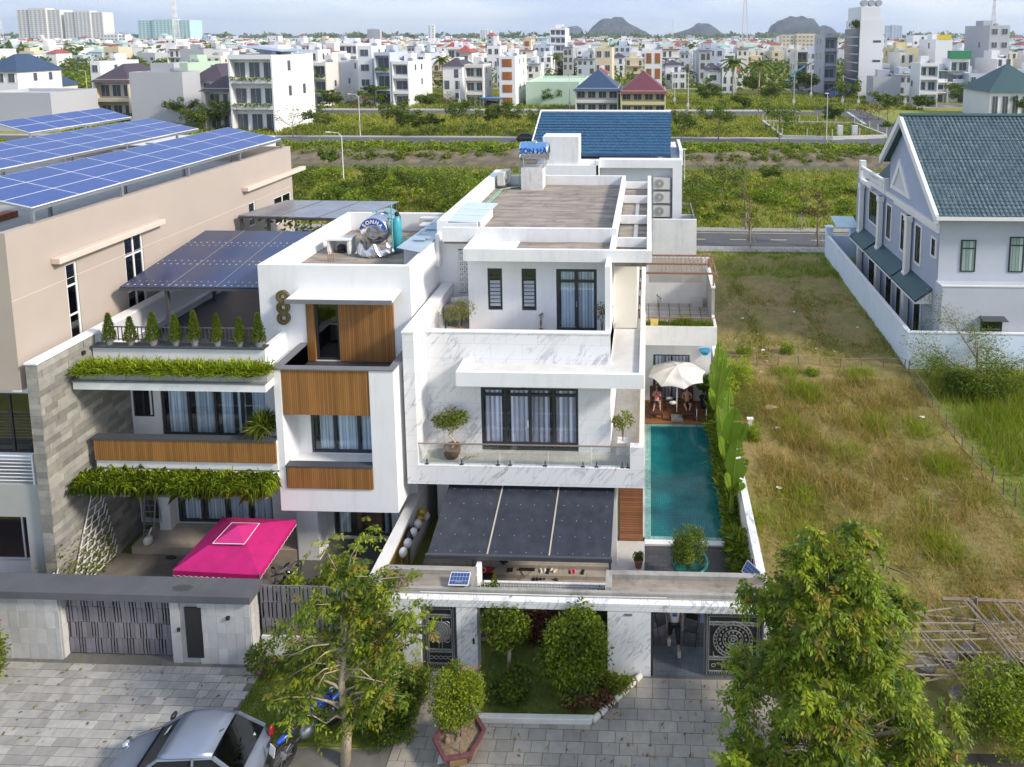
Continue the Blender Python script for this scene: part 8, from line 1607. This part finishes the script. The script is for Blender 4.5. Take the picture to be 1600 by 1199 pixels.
def house(label,uL,uR,v,vt,uS=None,wall=0,floors=3,style='win',roof=None,group=None,cat='house',depth=None,extra=None,name='town_house',vb=None,sidewin=True,tank_=True,frontc=None,cols=None):
 """front face between bearings uL..uR with its foot at row v and parapet at row vt; uS: bearing of the back corner of the visible side"""
 b0=G(uL,vb or v);Y=b0.y;x0,x1=P(uL,v,Y).x,P(uR,v,Y).x;h=P((uL+uR)/2,vt,Y).z
 if uS is not None:
  ratio=abs((1015-(uR if uS>uR else uL))/max(3,abs(1015-uS)));d=max(6,min(26,Y*(ratio-1)))
 else:d=depth or 14
 t=thing(name,label,cat,((x0+x1)/2,Y+d/2,0),group);W_=wm[wall];wd=x1-x0;fh=h/floors
 fr_=(.5 if style in('balc','plant') else.0);m_=MB()
 if style in('balc','plant'):
  m_.box(x0,x1,Y+1.6,Y+d,0,h-.6);m_.box(x0,x0+.3,Y,Y+1.6,0,h).box(x1-.3,x1,Y,Y+1.6,0,h)
  for k in range(1,floors+1):m_.box(x0+.3,x1-.3,Y,Y+1.6,k*fh-(.5 if k<floors else.9),k*fh+(.35 if k<floors else 0))
  m_.box(x0,x0+.25,Y+1.6,Y+d,h-.6,h).box(x1-.25,x1,Y+1.6,Y+d,h-.6,h).box(x0+.25,x1-.25,Y+d-.3,Y+d,h-.6,h)
 else:
  m_.box(x0,x1,Y,Y+d,0,h-.7)
  if not roof:m_.box(x0,x1,Y,Y+.25,h-.7,h).box(x0,x0+.25,Y+.25,Y+d,h-.7,h).box(x1-.25,x1,Y+.25,Y+d,h-.7,h).box(x0+.25,x1-.25,Y+d-.25,Y+d,h-.7,h)
 part('wall',m_,W_,t)
 n=0 if style=='none' else cols or max(1,int(wd/2.4));yw=Y+(1.6 if style in('balc','plant') else 0)
 for k in range(floors):
  for i in range(n):
   cw=wd/n;xa=x0+cw*i+cw*.2;xb=x0+cw*(i+1)-cw*.2;za=k*fh+(fh*.32 if style=='win' and k else.3+.3*(k>0));zb=k*fh+fh*.78
   if style in('balc','plant'):xa-=cw*.08;xb+=cw*.08;zb=k*fh+fh*.72
   w_=MB();w_.box(xa,xb,yw-.1,yw-.003,za,zb);f=part('window',w_,plastic_w if style!='shut' else win_b,t);w_=MB();w_.box(xa+.09,(xa+xb)/2-.04,yw-.13,yw-.101,za+.09,zb-.09).box((xa+xb)/2+.04,xb-.09,yw-.13,yw-.101,za+.09,zb-.09);part('pane',w_,win_d if style!='shut' else M_shut,f)
 sx=x1+.003 if(x0+x1)/2<0 else x0-.003;sg=1 if(x0+x1)/2<0 else-1
 if sidewin and d>7:
  for k in range(1,floors):
   for q in(.35,.7):
    if random.random()<.6:ya=Y+d*q;w_=MB();w_.box(min(sx,sx+.06*sg),max(sx,sx+.06*sg),ya,ya+1.1,k*fh+fh*.35,k*fh+fh*.75);part('side_window',w_,win_d,t)
 if style=='plant':
  for k in range(1,floors):C=np.stack([RNG.uniform(x0+.4,x1-.4,260),Y+RNG.normal(0,.25,260),k*fh+.35+RNG.uniform(-.2,.45,260)],1)-np.array([*t.location]);leafmesh('balcony_plants',C,.5,.25,[L1,L3,L2],None,.2,t)
 if roof:
  e=.7;xm=(x0+x1)/2;rl=max(.0,(wd-d)/2);hz=h-.7;top=h+min(wd,d)*.42
  m_=MB();ym=Y+d/2;ry=max(0,(d-wd)/2);m_.add([(x0-e,Y-e,hz),(x1+e,Y-e,hz),(x1+e,Y+d+e,hz),(x0-e,Y+d+e,hz),(xm-rl,ym-ry,top),(xm+rl,ym-ry,top),(xm+rl,ym+ry,top),(xm-rl,ym+ry,top)],[(0,1,5,4),(1,2,6,5),(2,3,7,6),(3,0,4,7),(0,3,2,1),(4,5,6,7)]);part('roof',m_,rb[roof],t)
 elif tank_:
  m_=MB();m_.box(x0+wd*.25,x0+wd*.7,Y+d*.45,Y+d*.75,h-.7,h+1.9);part('stair_head',m_,W_,t)
  m_=MB();m_.lathe([(.55,-.9),(.55,.9)],(x0+wd*.75,Y+d*.35,h+.3),12,'y');part('roof_tank',m_,steel,t)
 if extra:extra(t,x0,x1,Y,d,h,fh)
 return t
M_shut=stripes('slatted_orange_shutter',(.36,.13,.035),(.12,.04,.015),.3,'X',.6,bmp=0)
def ex_glass(t,x0,x1,Y,d,h,fh):
 m_=MB();m_.box(x0-.3,x0-.01,Y+.5,Y+d,1,h-3);f=part('glass_side',m_,win_d,t)
 for k in range(1,8):m_=MB();m_.box(x0-.35,x0-.301,Y+.5,Y+d,k*(h-3)/8,k*(h-3)/8+.4);part('floor_band',m_,greywhite,t)
 m_=MB();m_.box(x0+.3,x0+6.5,Y+.5,Y+d-1,h-.7,h+4.2);part('roof_storey',m_,wm[0],t)
 for k in range(2,8,2):
  for q in(.58,.74):w_=MB();w_.box(x0+(x1-x0)*q,x0+(x1-x0)*q+1.3,Y-.06,Y-.003,k*h/8-1,k*h/8-.3);part('small_window',w_,win_d,t)
 for i in range(3):m_=MB();m_.lathe([(1.0,-1.2),(1.0,1.2)],(x0+1.6+i*2.3,Y+2.5,h+5.4),14,'y');part('roof_tank',m_,steel,t)
 C=np.stack([RNG.uniform(x0-1.2,x0+.3,300),RNG.uniform(Y,Y+6,300),h-1.2+RNG.normal(0,.7,300)],1)-np.array([*t.location]);leafmesh('roof_plants',C,.8,.4,[L1,L2],None,.6,t)
def ex_arr(t,x0,x1,Y,d,h,fh):
 m_=MB();m_.hexa([(x0+.5,Y+2,h+1.7),(x1+1,Y+2,h+.6),(x1+1,Y+d*.8,h+.6),(x0+.5,Y+d*.8,h+1.7)],[(x0+.5,Y+2,h+1.8),(x1+1,Y+2,h+.7),(x1+1,Y+d*.8,h+.7),(x0+.5,Y+d*.8,h+1.8)]);part('solar_sheet',m_,M('far_solar',(.25,.33,.48),.3),t)
def ex_green(t,x0,x1,Y,d,h,fh):m_=MB();m_.box(x0-.2,x1+.2,Y-.4,Y+2,h+.01,h+2.4);part('green_fascia',m_,M('green_sheet',(.03,.22,.10),.6),t)
def ex_yel(t,x0,x1,Y,d,h,fh):m_=MB();m_.box(x0+.5,x1-.5,Y-.1,Y+.3,h+.01,h+1.6);part('yellow_sign',m_,M('yellow_board',(.70,.50,.03),.6),t)
HS=[('purple brown hipped roof house with cream terraces, left',152,205,188,124,None,4,2,'balc','purple'),('house with a big blank grey side wall, right of the purple roofed terraces',208,290,196,113,292,2,3,'none',None),('slim white house end left of the purple hipped roof',147,162,172,96,None,0,3,'win',None),('white planter house with two green balconies and a tall pale side wall',363,431,208,86,496,0,3,'plant',None),('small porch house with a purple brown roof left of the planter house',322,362,205,138,None,1,2,'balc','purple'),('white house with a purple brown gable behind the porch house',303,352,190,122,None,0,2,'win','purple'),('pale green walled house behind the blank grey side wall',272,298,170,98,None,5,3,'none',None),('cream balcony house right of the planter house',488,512,168,98,None,1,3,'plant',None),('stone fronted white house with a shaded right wall',512,536,163,95,565,0,3,'plant',None),('narrow white house with round bays, left of the creeper covered pair',562,584,165,72,None,0,4,'win',None),('blue grey house overgrown with a hanging creeper',587,612,168,82,None,3,3,'plant',None),('white house with a big plain right wall next to the creeper house',614,640,168,96,668,0,3,'balc',None),('white house behind with a large square window',640,666,150,84,676,0,3,'win',None),('narrow house with a roof terrace and brown awning',727,756,168,101,770,1,3,'balc',None),('white house with orange slatted shutters',781,806,168,88,824,0,4,'shut',None),('slim white six storey tower house with dark windows',860,884,118,44,890,0,6,'balc',None),('blue grey house with white shutters left of the tower house',836,860,122,72,None,3,4,'win',None),('unfinished bare concrete house above the navy roof',930,956,140,75,960,4,3,'win',None),('white house with red balcony doors above the maroon roof',1007,1034,150,78,1037,0,3,'shut',None),('pale grey three storey house with paired windows and white terraces',1106,1130,132,75,None,3,3,'win',None),('white terraced wing beside the pale grey three storey house',1131,1148,128,84,None,0,3,'balc',None),('low white shed with a dark doorway near the palms',1148,1172,126,109,None,0,1,'win',None),('small white kiosk house in the meadow',1050,1072,139,113,None,0,2,'win',None),('white house with a green balcony left of the crane truck',1244,1262,135,78,None,1,3,'plant',None),('grey blue house behind the crane boom',1256,1284,132,80,1253,3,3,'win',None),('tall dark street house just left of the glass fronted tower',1286,1306,148,55,None,2,4,'balc',None),('low block with a grey metal upper front at the street corner',1363,1406,165,120,1353,2,1,'none',None),('cream yellow house wall behind the metal fronted block',1397,1436,140,75,1378,6,3,'none',None),('white and grey house with dark balconies and a roof tank',1435,1464,168,99,1420,0,3,'balc',None),('tall pale house with a yellow sign board on top',1458,1484,150,62,None,0,4,'none',None),('white house with a green sheet fascia under its roof',1482,1512,160,92,1470,0,3,'balc',None),('tall narrow blue grey block with few square windows',1541,1572,145,40,1503,2,5,'win',None),('low grey house behind the two green trees at the right',1512,1540,162,115,None,3,2,'win',None),('yellow colonnaded building at the right edge',1548,1640,140,103,None,6,2,'balc',None),('white bungalow with a teal hipped roof at the right edge',1545,1640,186,140,None,0,1,'win','teal'),('cream house with a navy tiled hipped roof',899,966,178,138,None,1,2,'balc','navy'),('yellow and white house with a maroon tiled hipped roof',970,1040,180,142,None,6,2,'balc','maroon'),('white house with a red gable roof behind the narrow terrace house',739,760,112,90,None,0,2,'win','red'),('white house block behind the planter house, nearest row',285,322,135,77,330,2,3,'none',None),('white terrace house with a roof garden right of the planter house roof',470,500,150,78,520,0,3,'win',None),('white stacked house with balconies behind the cream balcony house',520,560,140,68,None,0,4,'balc',None),('white house with a tall arched window',762,782,130,72,None,0,3,'win',None),('green gabled grey house',565,585,120,70,None,5,3,'win','purple'),('brick red narrow house between white ones',818,830,110,62,None,4,4,'shut',None),('white house with dark picture window in the middle rows',700,722,132,74,735,0,3,'balc',None),('pale turquoise house right of the concrete shell house',960,985,112,72,None,3,3,'win',None),]
for r in HS:
 ex=ex_arr if 'planter house with two' in r[0] else ex_green if 'green sheet' in r[0] else ex_yel if 'yellow sign' in r[0] else None
 house(r[0],r[1],r[2],r[3],r[4],r[5],r[6],r[7],r[8],r[9],extra=ex)
house('tall white eight storey tower with a glass side and three roof tanks',1340,1376,153,31,None,0,8,'none',None,extra=ex_glass,depth=16,tank_=False,name='tower_block',cat='tower')
g=house('long pale green metal shed with a shallow curved roof',822,905,166,128,None,5,1,'none',None,name='shed',cat='shed',depth=30,tank_=False)
p0=G(0,188);t=house('plain grey block at the left edge behind the solar tables',-30,84,205,145,None,2,2,'none',None,depth=12,tank_=False)
house('small white house with a navy roof at the left edge',-20,32,170,108,None,0,2,'win','navy');house('low garden house with a navy roof beside the small white house',34,60,165,133,None,1,1,'win','navy')
b=G(1500,172);m_=MB();x0=P(1517,170,b.y-8).x;m_.add([(x0,b.y-8,0),(x0+12,b.y-14,0),(x0+12,b.y-14,3.4),(x0,b.y-8,5.6),(x0,b.y-7.7,0),(x0+12,b.y-13.7,0),(x0+12,b.y-13.7,3.4),(x0,b.y-7.7,5.6)],[(0,1,2,3),(4,7,6,5),(0,3,7,4),(1,5,6,2),(3,2,6,7)]);solo('garden_wall',m_,wm[3],'pale violet grey slanting wall behind the grey blue house roof ridge','wall')
for i,(u,v,rz,c,l) in enumerate(((825,221,3.2,black,'dark car on the canal road left of the blue roof'),(506,168,0,plastic_w,'white car in front of the cream balcony house'),(764,166,1.4,M('dark_red_paint',(.2,.02,.03),.4),'dark red car under the blue carport'),(774,166,1.4,plastic_w,'white car under the blue carport'),(143,163,.2,M('maroon_car',(.12,.03,.05),.4),'maroon car left of the purple roofed house'))):
 p=G(u,v);car(l,(p.x,p.y,0.02),rz,c,detail=False,L=4.3)
p=G(769,168);t=thing('blue_carport','blue striped carport roof over the red and white cars','carport',p);m_=MB();m_.box(-3.2,3.2,-2,3,2.7,2.85);part('roof',m_,M('blue_sheet',(.08,.2,.5),.5),t,local=True);[part('post',MB().tube((x,-1.8,0),(x,-1.8,2.7),.06),steel,t,local=True) for x in(-3,3)]
p=G(1245,138);t=thing('crane_truck','dark truck with a raised blue crane boom on the cross street','truck',p);m_=MB();m_.box(-3,5,-1.2,1.2,.8,2.0);part('bed',m_,darkgrey,t,local=True);m_=MB();m_.box(-5.2,-3.05,-1.2,1.2,.7,3.0);part('cab',m_,M('blue_cab',(.03,.12,.2),.4),t,local=True);m_=MB();m_.path([(-2,0,2),(-1.8,0,5.5),(3,0,8.5)],.35,6);part('boom_base',m_,M('crane_blue',(.08,.32,.5),.5),t,local=True);m_=MB();m_.tube((3,0,8.5),(13,0,14),.22,n=5);part('boom',m_,darkgrey,t,local=True)
for x in(-4,0,3.8):m_=MB();m_.lathe([(.55,-1.3),(.55,1.3)],(x,0,.55),12,'y');part('wheel',m_,rubber,t,local=True)
p=G(1318,153);t=thing('blue_truck','long blue covered truck parked beside the glass fronted tower','truck',p,None,.5);m_=MB();m_.box(-5,5,-1.3,1.3,1.0,3.4);part('cover',m_,M('blue_tarpaulin',(.03,.07,.25),.6),t,local=True);m_=MB();m_.box(-7.3,-5.1,-1.2,1.2,.6,2.8);part('cab',m_,M('dark_blue_cab',(.03,.05,.12),.4),t,local=True)
for x in(-6,-3,3.8):m_=MB();m_.lathe([(.5,-1.3),(.5,1.3)],(x,0,.5),12,'y');part('wheel',m_,rubber,t,local=True)
for i,u in enumerate((345,402)):p=G(u,203);t=thing('closed_parasol',['closed blue parasol left of the planter house door','closed blue parasol in front of the planter house corner'][i],'parasol',p);m_=MB();m_.lathe([(.35,.6),(.25,1.8),(.05,2.8)],(0,0,0),8);part('canopy',m_,M('blue_canvas',(.02,.10,.45),.7),t,local=True);m_=MB();m_.tube((0,0,0),(0,0,2.9),.03);part('pole',m_,steel,t,local=True)
M_far2=M('brownish_window',(.10,.085,.07),.4,var=.1)
templates=[]
for i in range(18):
 rr=random.Random(i+3);wd=rr.choice((4.5,5,5,6,8));d=rr.choice((11,13,15));fl=rr.choice((2,3,3,3,4,4));h=fl*3.2+rr.choice((.2,.8,1.1));m_=MB();yb=rr.choice((0,0,1.3));sh=rr.uniform(.45,1)
 if rr.random()<.4:m_.box(-wd/2,wd/2,yb,d,0,h-3.4);m_.box(-wd/2,wd/2,yb+3.5,d,h-3.4,h);m_.box(-wd/2,wd/2,yb,yb+.2,h-3.4,h-2.5)
 else:m_.box(-wd/2,wd/2,yb,d,0,h)
 m_.box(-wd*rr.uniform(.1,.4),wd*.3*sh,d*.4,d*.75,h,h+rr.choice((1.6,2.4,2.9)))
 if yb:[m_.box(-wd/2,wd/2,0,yb,k*3.4-.15,k*3.4+rr.choice((.15,.9))) for k in range(1,fl)];m_.box(-wd/2,-wd/2+.25,0,yb,0,h-3.4)
 m_.cur=1
 for k in range(fl):
  back=yb+(3.5 if k==fl-1 and h-fl*3.4>=0 and len(m_.f)>20 else 0)
  n_=max(1,int(wd/2.3));style=rr.random()
  for q in range(n_):
   if rr.random()<.2:continue
   cw=wd/n_;xa=-wd/2+cw*q+cw*rr.uniform(.12,.3);ww=cw*rr.uniform(.35,.65);z0=k*3.4+(.2 if style<.5 else 1.0);m_.box(xa,xa+ww,yb-.06,yb-.002,z0,k*3.4+rr.uniform(2.3,2.8))
  for q in range(3):
   if rr.random()<.3:ya=rr.uniform(1.5,d-2);m_.box(wd/2+.002,wd/2+.05,ya,ya+.9,k*3.4+1.2,k*3.4+2.3)
 m_.cur=3
 if rr.random()<.6:m_.lathe([(.5,-.8),(.5,.8)],(wd*rr.uniform(-.3,.3),d*.3,h+.9),8,'x');
 m_.cur=4
 if rr.random()<.35:m_.box(-wd/2-.2,wd/2+.2,yb-.5,d*.5,h+.05,h+.18)
 if i%5==1:m_.cur=2;m_.add([(-wd/2-.5,yb-.5,h),(wd/2+.5,yb-.5,h),(wd/2+.5,d+.5,h),(-wd/2-.5,d+.5,h),(0,d*.3,h+2.4),(0,d*.7,h+2.4)],[(0,1,4),(1,2,5,4),(2,3,5),(3,0,4,5)])
 templates.append((m_,wd))
roofc=[M('pale_green_roof',(.33,.44,.38),.6),M('blue_grey_roof',(.25,.32,.40),.5),rb['red'],M('cement_roof',(.3,.29,.28),.8)]
meshes=[(m_.mesh('town_house',[wm[[0,0,1,3,0,2,0,4,0,0,1,0,3,0,0,1,0,2][i]],[win_d,M_far2][i%2],rb['red'] if i%2 else rb['purple'],steel,roofc[i%4]]),wd) for i,(m_,wd) in enumerate(templates)]
rr=random.Random(12);cnt=0
def free(x,Y):
 u=1015+1050*x/Y
 if 1180<u<1335 and Y<420:return False
 if u<260 and Y<420:return False
 return True
for Y in(205,236,262,300,330,372,400):
 x=-Y*.99-10
 while x<Y*.58+10 and cnt<298:
  me,wd=rr.choice(meshes);skip=rr.random();u=1015+1050*(x+wd/2)/Y
  lim={205:.93 if u<1040 else.97,236:.42,262:.38,300:.38,330:.3,372:.3,400:.3}[Y]
  if u>1380 and Y<250:lim=.5
  if skip>lim and free(x+wd/2,Y):
   o=link('town_house',me,None,(x+wd/2,Y+rr.uniform(-1,1),0),(0,0,rr.choice((0,0,0,pi/2*0))+radians(1.5)));o.scale=(1,1,rr.uniform(.78,1.06));tag(o,'small flat topped town house in the crowded rows beyond the meadows','house','crowded rows of small town houses');cnt+=1
  x+=wd+rr.choice((.1,.1,.3,3,7))
bm_=MB();rr=random.Random(5)
for Y in[440+34*k for k in range(50)]:
 n=int(Y*.17)
 for i in range(n):
  x=rr.uniform(-Y*1.0,Y*.62);wd=rr.uniform(5,14)*(1+(Y-440)/1500);h=rr.choice((6,7,9,11,13))*(1.0 if rr.random()<.985 else 1.6);d=rr.uniform(10,16);bm_.cur=rr.choice((0,0,0,1,2,3,4,0));y=Y+rr.uniform(-14,14)
  if x<-Y*.70 and Y<560 and rr.random()<.5:continue
  bm_.box(x,x+wd,y,y+d,0,h)
  if rr.random()<.4:bm_.box(x+wd*.2,x+wd*.6,y+2,y+d*.7,h,h+2.5)
  if rr.random()<.25:bm_.cur=rr.choice((5,6));bm_.add([(x-.5,y-.5,h),(x+wd+.5,y-.5,h),(x+wd+.5,y+d,h),(x-.5,y+d,h),(x+wd/2,y+d*.3,h+2.5),(x+wd/2,y+d*.7,h+2.5)],[(0,1,4),(1,2,5,4),(2,3,5),(3,0,4,5)])
  bm_.cur=7
  for k in range(int(h/3.4)):
   for q in range(max(1,int(wd/4))):
    if rr.random()<.35:continue
    xa=x+(q+.25)*wd/max(1,int(wd/4));bm_.add([(xa,y-.1,k*3.4+.8),(xa+1.8,y-.1,k*3.4+.8),(xa+1.8,y-.1,k*3.4+2.6),(xa,y-.1,k*3.4+2.6)],[(0,1,2,3)])
o=link('distant_town',bm_.mesh('distant_town',[wm[0],wm[1],wm[3],wm[2],wm[4],rb['red'],M('pale_green_sheet',(.30,.45,.38),.6),win_d]));tag(o,'far sprawl of small white town buildings up to the horizon','town',kind='stuff')
r_=np.random.default_rng(9)
def woods(name,label,n,y0,y1,hm,L,k,x0=-1.0,x1=.62,zoff=0,seed=1):
 r_=np.random.default_rng(seed);cy=y0+(y1-y0)*r_.uniform(0,1,k)**.8;cx=r_.uniform(x0,x1,k)*cy;hr=r_.uniform(.5,1,k)*hm;i=r_.integers(0,k,n);d=r_.normal(size=(n,3));d/=np.linalg.norm(d,axis=1)[:,None];d[:,2]=np.abs(d[:,2])
 sc=(cy[i]/y0)**.5;C=np.stack([cx[i]+d[:,0]*hr[i]*.8*sc,cy[i]+d[:,1]*hr[i]*.6,d[:,2]*hr[i]+1],1);o=leafmesh(name,C,L*sc,L*.6*sc,[L1,L2,LO],[3,5,2],0);return tag(o,label,'trees',kind='stuff')
woods('town_trees','tree crowns scattered among the town houses',36000,232,460,6.5,1.3,420)
woods('far_trees','far dark tree masses between the distant buildings',42000,460,1900,13,4.2,900,seed=4)
woods('horizon_woods','dark wooded strip along the horizon',22000,2000,3400,30,14,420,seed=6)
def hirise(label,u0,u1,vt,Y,m,fl=18,cols=10,two=True):
 x0,x1=P(u0,60,Y).x,P(u1,60,Y).x;h=P(u0,vt,Y).z;t=thing('apartment_tower',label,'tower',((x0+x1)/2,Y,0));w=x1-x0;m_=MB();m_.box(x0,x1,Y,Y+w*.35,0,h*.96);m_.box(x0+w*.3,x0+w*.7,Y-w*.03,Y+w*.2,0,h);part('wall',m_,m,t)
 for i in range(cols):
  xa=x0+w*(i+.28)/cols;w_=MB();yy=Y-.2-(w*.03 if.28<(i+.5)/cols<.72 else 0)
  for k in range(fl):z=h*.95*(k+.3)/fl;w_.add([(xa,yy,z),(xa+w*.5/cols,yy,z),(xa+w*.5/cols,yy,z+h*.45/fl),(xa,yy,z+h*.45/fl)],[(0,1,2,3)])
  part('window_column',w_,M_far,t)
M_far=M('far_window',(.22,.24,.27),.5)
hirise('beige high-rise block, leftmost on the horizon',30,97,13,1500,wm[1]);hirise('second beige high-rise right of the first',103,163,17,1500,wm[1]);hirise('pale turquoise high-rise group on the left horizon',217,298,30,1450,M('pale_turquoise',(.42,.62,.58),.8),12,14)
hirise('white slab tower on the horizon left of centre',669,679,38,1300,wm[0],8,2);hirise('small grey tower pair on the horizon',574,594,45,1400,wm[2],8,5);hirise('pale block on the horizon centre',750,767,46,1400,wm[0],8,4);hirise('grey blue slab right of the mountains',1385,1409,39,1800,wm[3],10,5);hirise('unfinished cream building block before the right mountain',1222,1295,53,620,wm[4],6,12);hirise('big white low block at the left before the high-rises',162,196,53,900,wm[0],5,6)
def mast(label,u,v,h,w0,banded=False):
 b=G(u,v);t=thing('lattice_mast',label,'mast',b);n=16;m_=MB();m2=MB()
 for k in range(n):
  z0,z1=h*k/n,h*(k+1)/n;a,c=w0*(1-.8*k/n)/2,w0*(1-.8*(k+1)/n)/2;mm=m_ if(k%2==0 or not banded) else m2
  q0=[(-a,-a),(a,-a),(a,a),(-a,a)];q1=[(-c,-c),(c,-c),(c,c),(-c,c)];r=.16
  for i in range(4):mm.tube((*q0[i],z0),(*q1[i],z1),r,n=3);mm.tube((*q0[i],z0),(*q1[(i+1)%4],z1),r*.6,n=3);mm.tube((*q0[(i+1)%4],z0),(*q1[i],z1),r*.6,n=3);mm.tube((*q1[i],z1),(*q1[(i+1)%4],z1),r*.6,n=3)
 part('lattice',m_,plastic_w,t,local=True,kind='stuff')
 if banded:part('painted_band',m2,M('faded_red',(.62,.52,.50),.6),t,local=True,kind='stuff')
mast('tall white lattice mast right of centre against the sky',1163,92,64,6.5);mast('banded lattice mast at the left, in front of the turquoise towers',278,90,60,6.0,True);mast('lattice mast at the far left edge',3,80,60,6,True);mast('lattice mast with platforms at the right edge of the horizon',1549,85,62,6,True);mast('slender distant mast in front of the small mountain',1051,75,50,5)
mtm,nt,bs=newmat('mountain_rock');bs.inputs['Roughness'].default_value=.95;c=mixc(nt,ramp(nt,noise(nt,.012,8,.7),[(.42,(0,0,0)),(.60,(1,1,1))]),(.018,.028,.026),(.075,.08,.085));nt.links.new(c,bs.inputs['Base Color']);bump(nt,bs,noise(nt,.05,6,.7),1.0,12)
from mathutils import noise as mnoise
def mountain(label,prof,Y,depth):
 """prof: surveyed skyline (u, v) rows; a closed hill with that ridge"""
 pts=[P(u,v,Y) for u,v in prof];t=MB();nx=90;ny=26;xs=[p.x for p in pts];zs=[max(0,p.z) for p in pts];vs=[]
 for j in range(ny+1):
  f=j/ny*2-1
  for i in range(nx+1):
   x=xs[0]+(xs[-1]-xs[0])*i/nx;z=float(np.interp(x,xs,zs));cc=1-abs(f)**2.4;nz=mnoise.fractal(Vector((x*.012,f*4+Y,z*.01)),.9,2.2,5)
   vs.append((x,Y+f*depth+nz*25*cc,max(-2,z*cc*(1+(.16*nz if abs(f)>.08 else.03*nz)))))
 t.add(vs,[(j*(nx+1)+i,j*(nx+1)+i+1,(j+1)*(nx+1)+i+1,(j+1)*(nx+1)+i) for j in range(ny) for i in range(nx)]);solo('mountain',t,mtm,label,'mountain',smooth=False)['kind']='structure'
mountain('broad double topped limestone mountain on the horizon, right of centre',[(912,58),(920,50),(926,42),(934,35),(944,29),(955,30),(965,28),(974,29),(982,36),(995,43),(1008,50),(1018,57)],4000,160)
mountain('pale cliff sided small mountain left of the broad one',[(880,58),(884,47),(890,42),(903,42),(910,46),(912,57)],5500,120)
mountain('pointed mountain with long wooded shoulders',[(1035,58),(1055,52),(1068,48),(1080,44),(1092,38),(1106,38),(1118,44),(1128,52),(1150,55),(1190,58)],4200,160)
mountain('steep flat topped mountain behind the town at the right',[(1198,58),(1204,46),(1208,38),(1222,31),(1240,29),(1258,28),(1272,34),(1280,43),(1290,42),(1300,46),(1308,57)],3600,150)
#HAZE
hm=bpy.data.materials.new('haze_air');hm.use_nodes=True;nt=hm.node_tree;nt.nodes.clear();ou=nt.nodes.new('ShaderNodeOutputMaterial');pv=nt.nodes.new('ShaderNodeVolumePrincipled');pv.inputs['Color'].default_value=(.74,.85,1.0,1);pv.inputs['Density'].default_value=HAZE;pv.inputs['Anisotropy'].default_value=.2;nt.links.new(pv.outputs[0],ou.inputs['Volume'])
if HAZE>0:
 m_=MB();m_.box(-7000,7000,-70,7200,-1,190);hz=link('haze',m_.mesh('haze',hm));tag(hz,kind='stuff');hm.cycles.homogeneous_volume=True if hasattr(hm,'cycles') else None
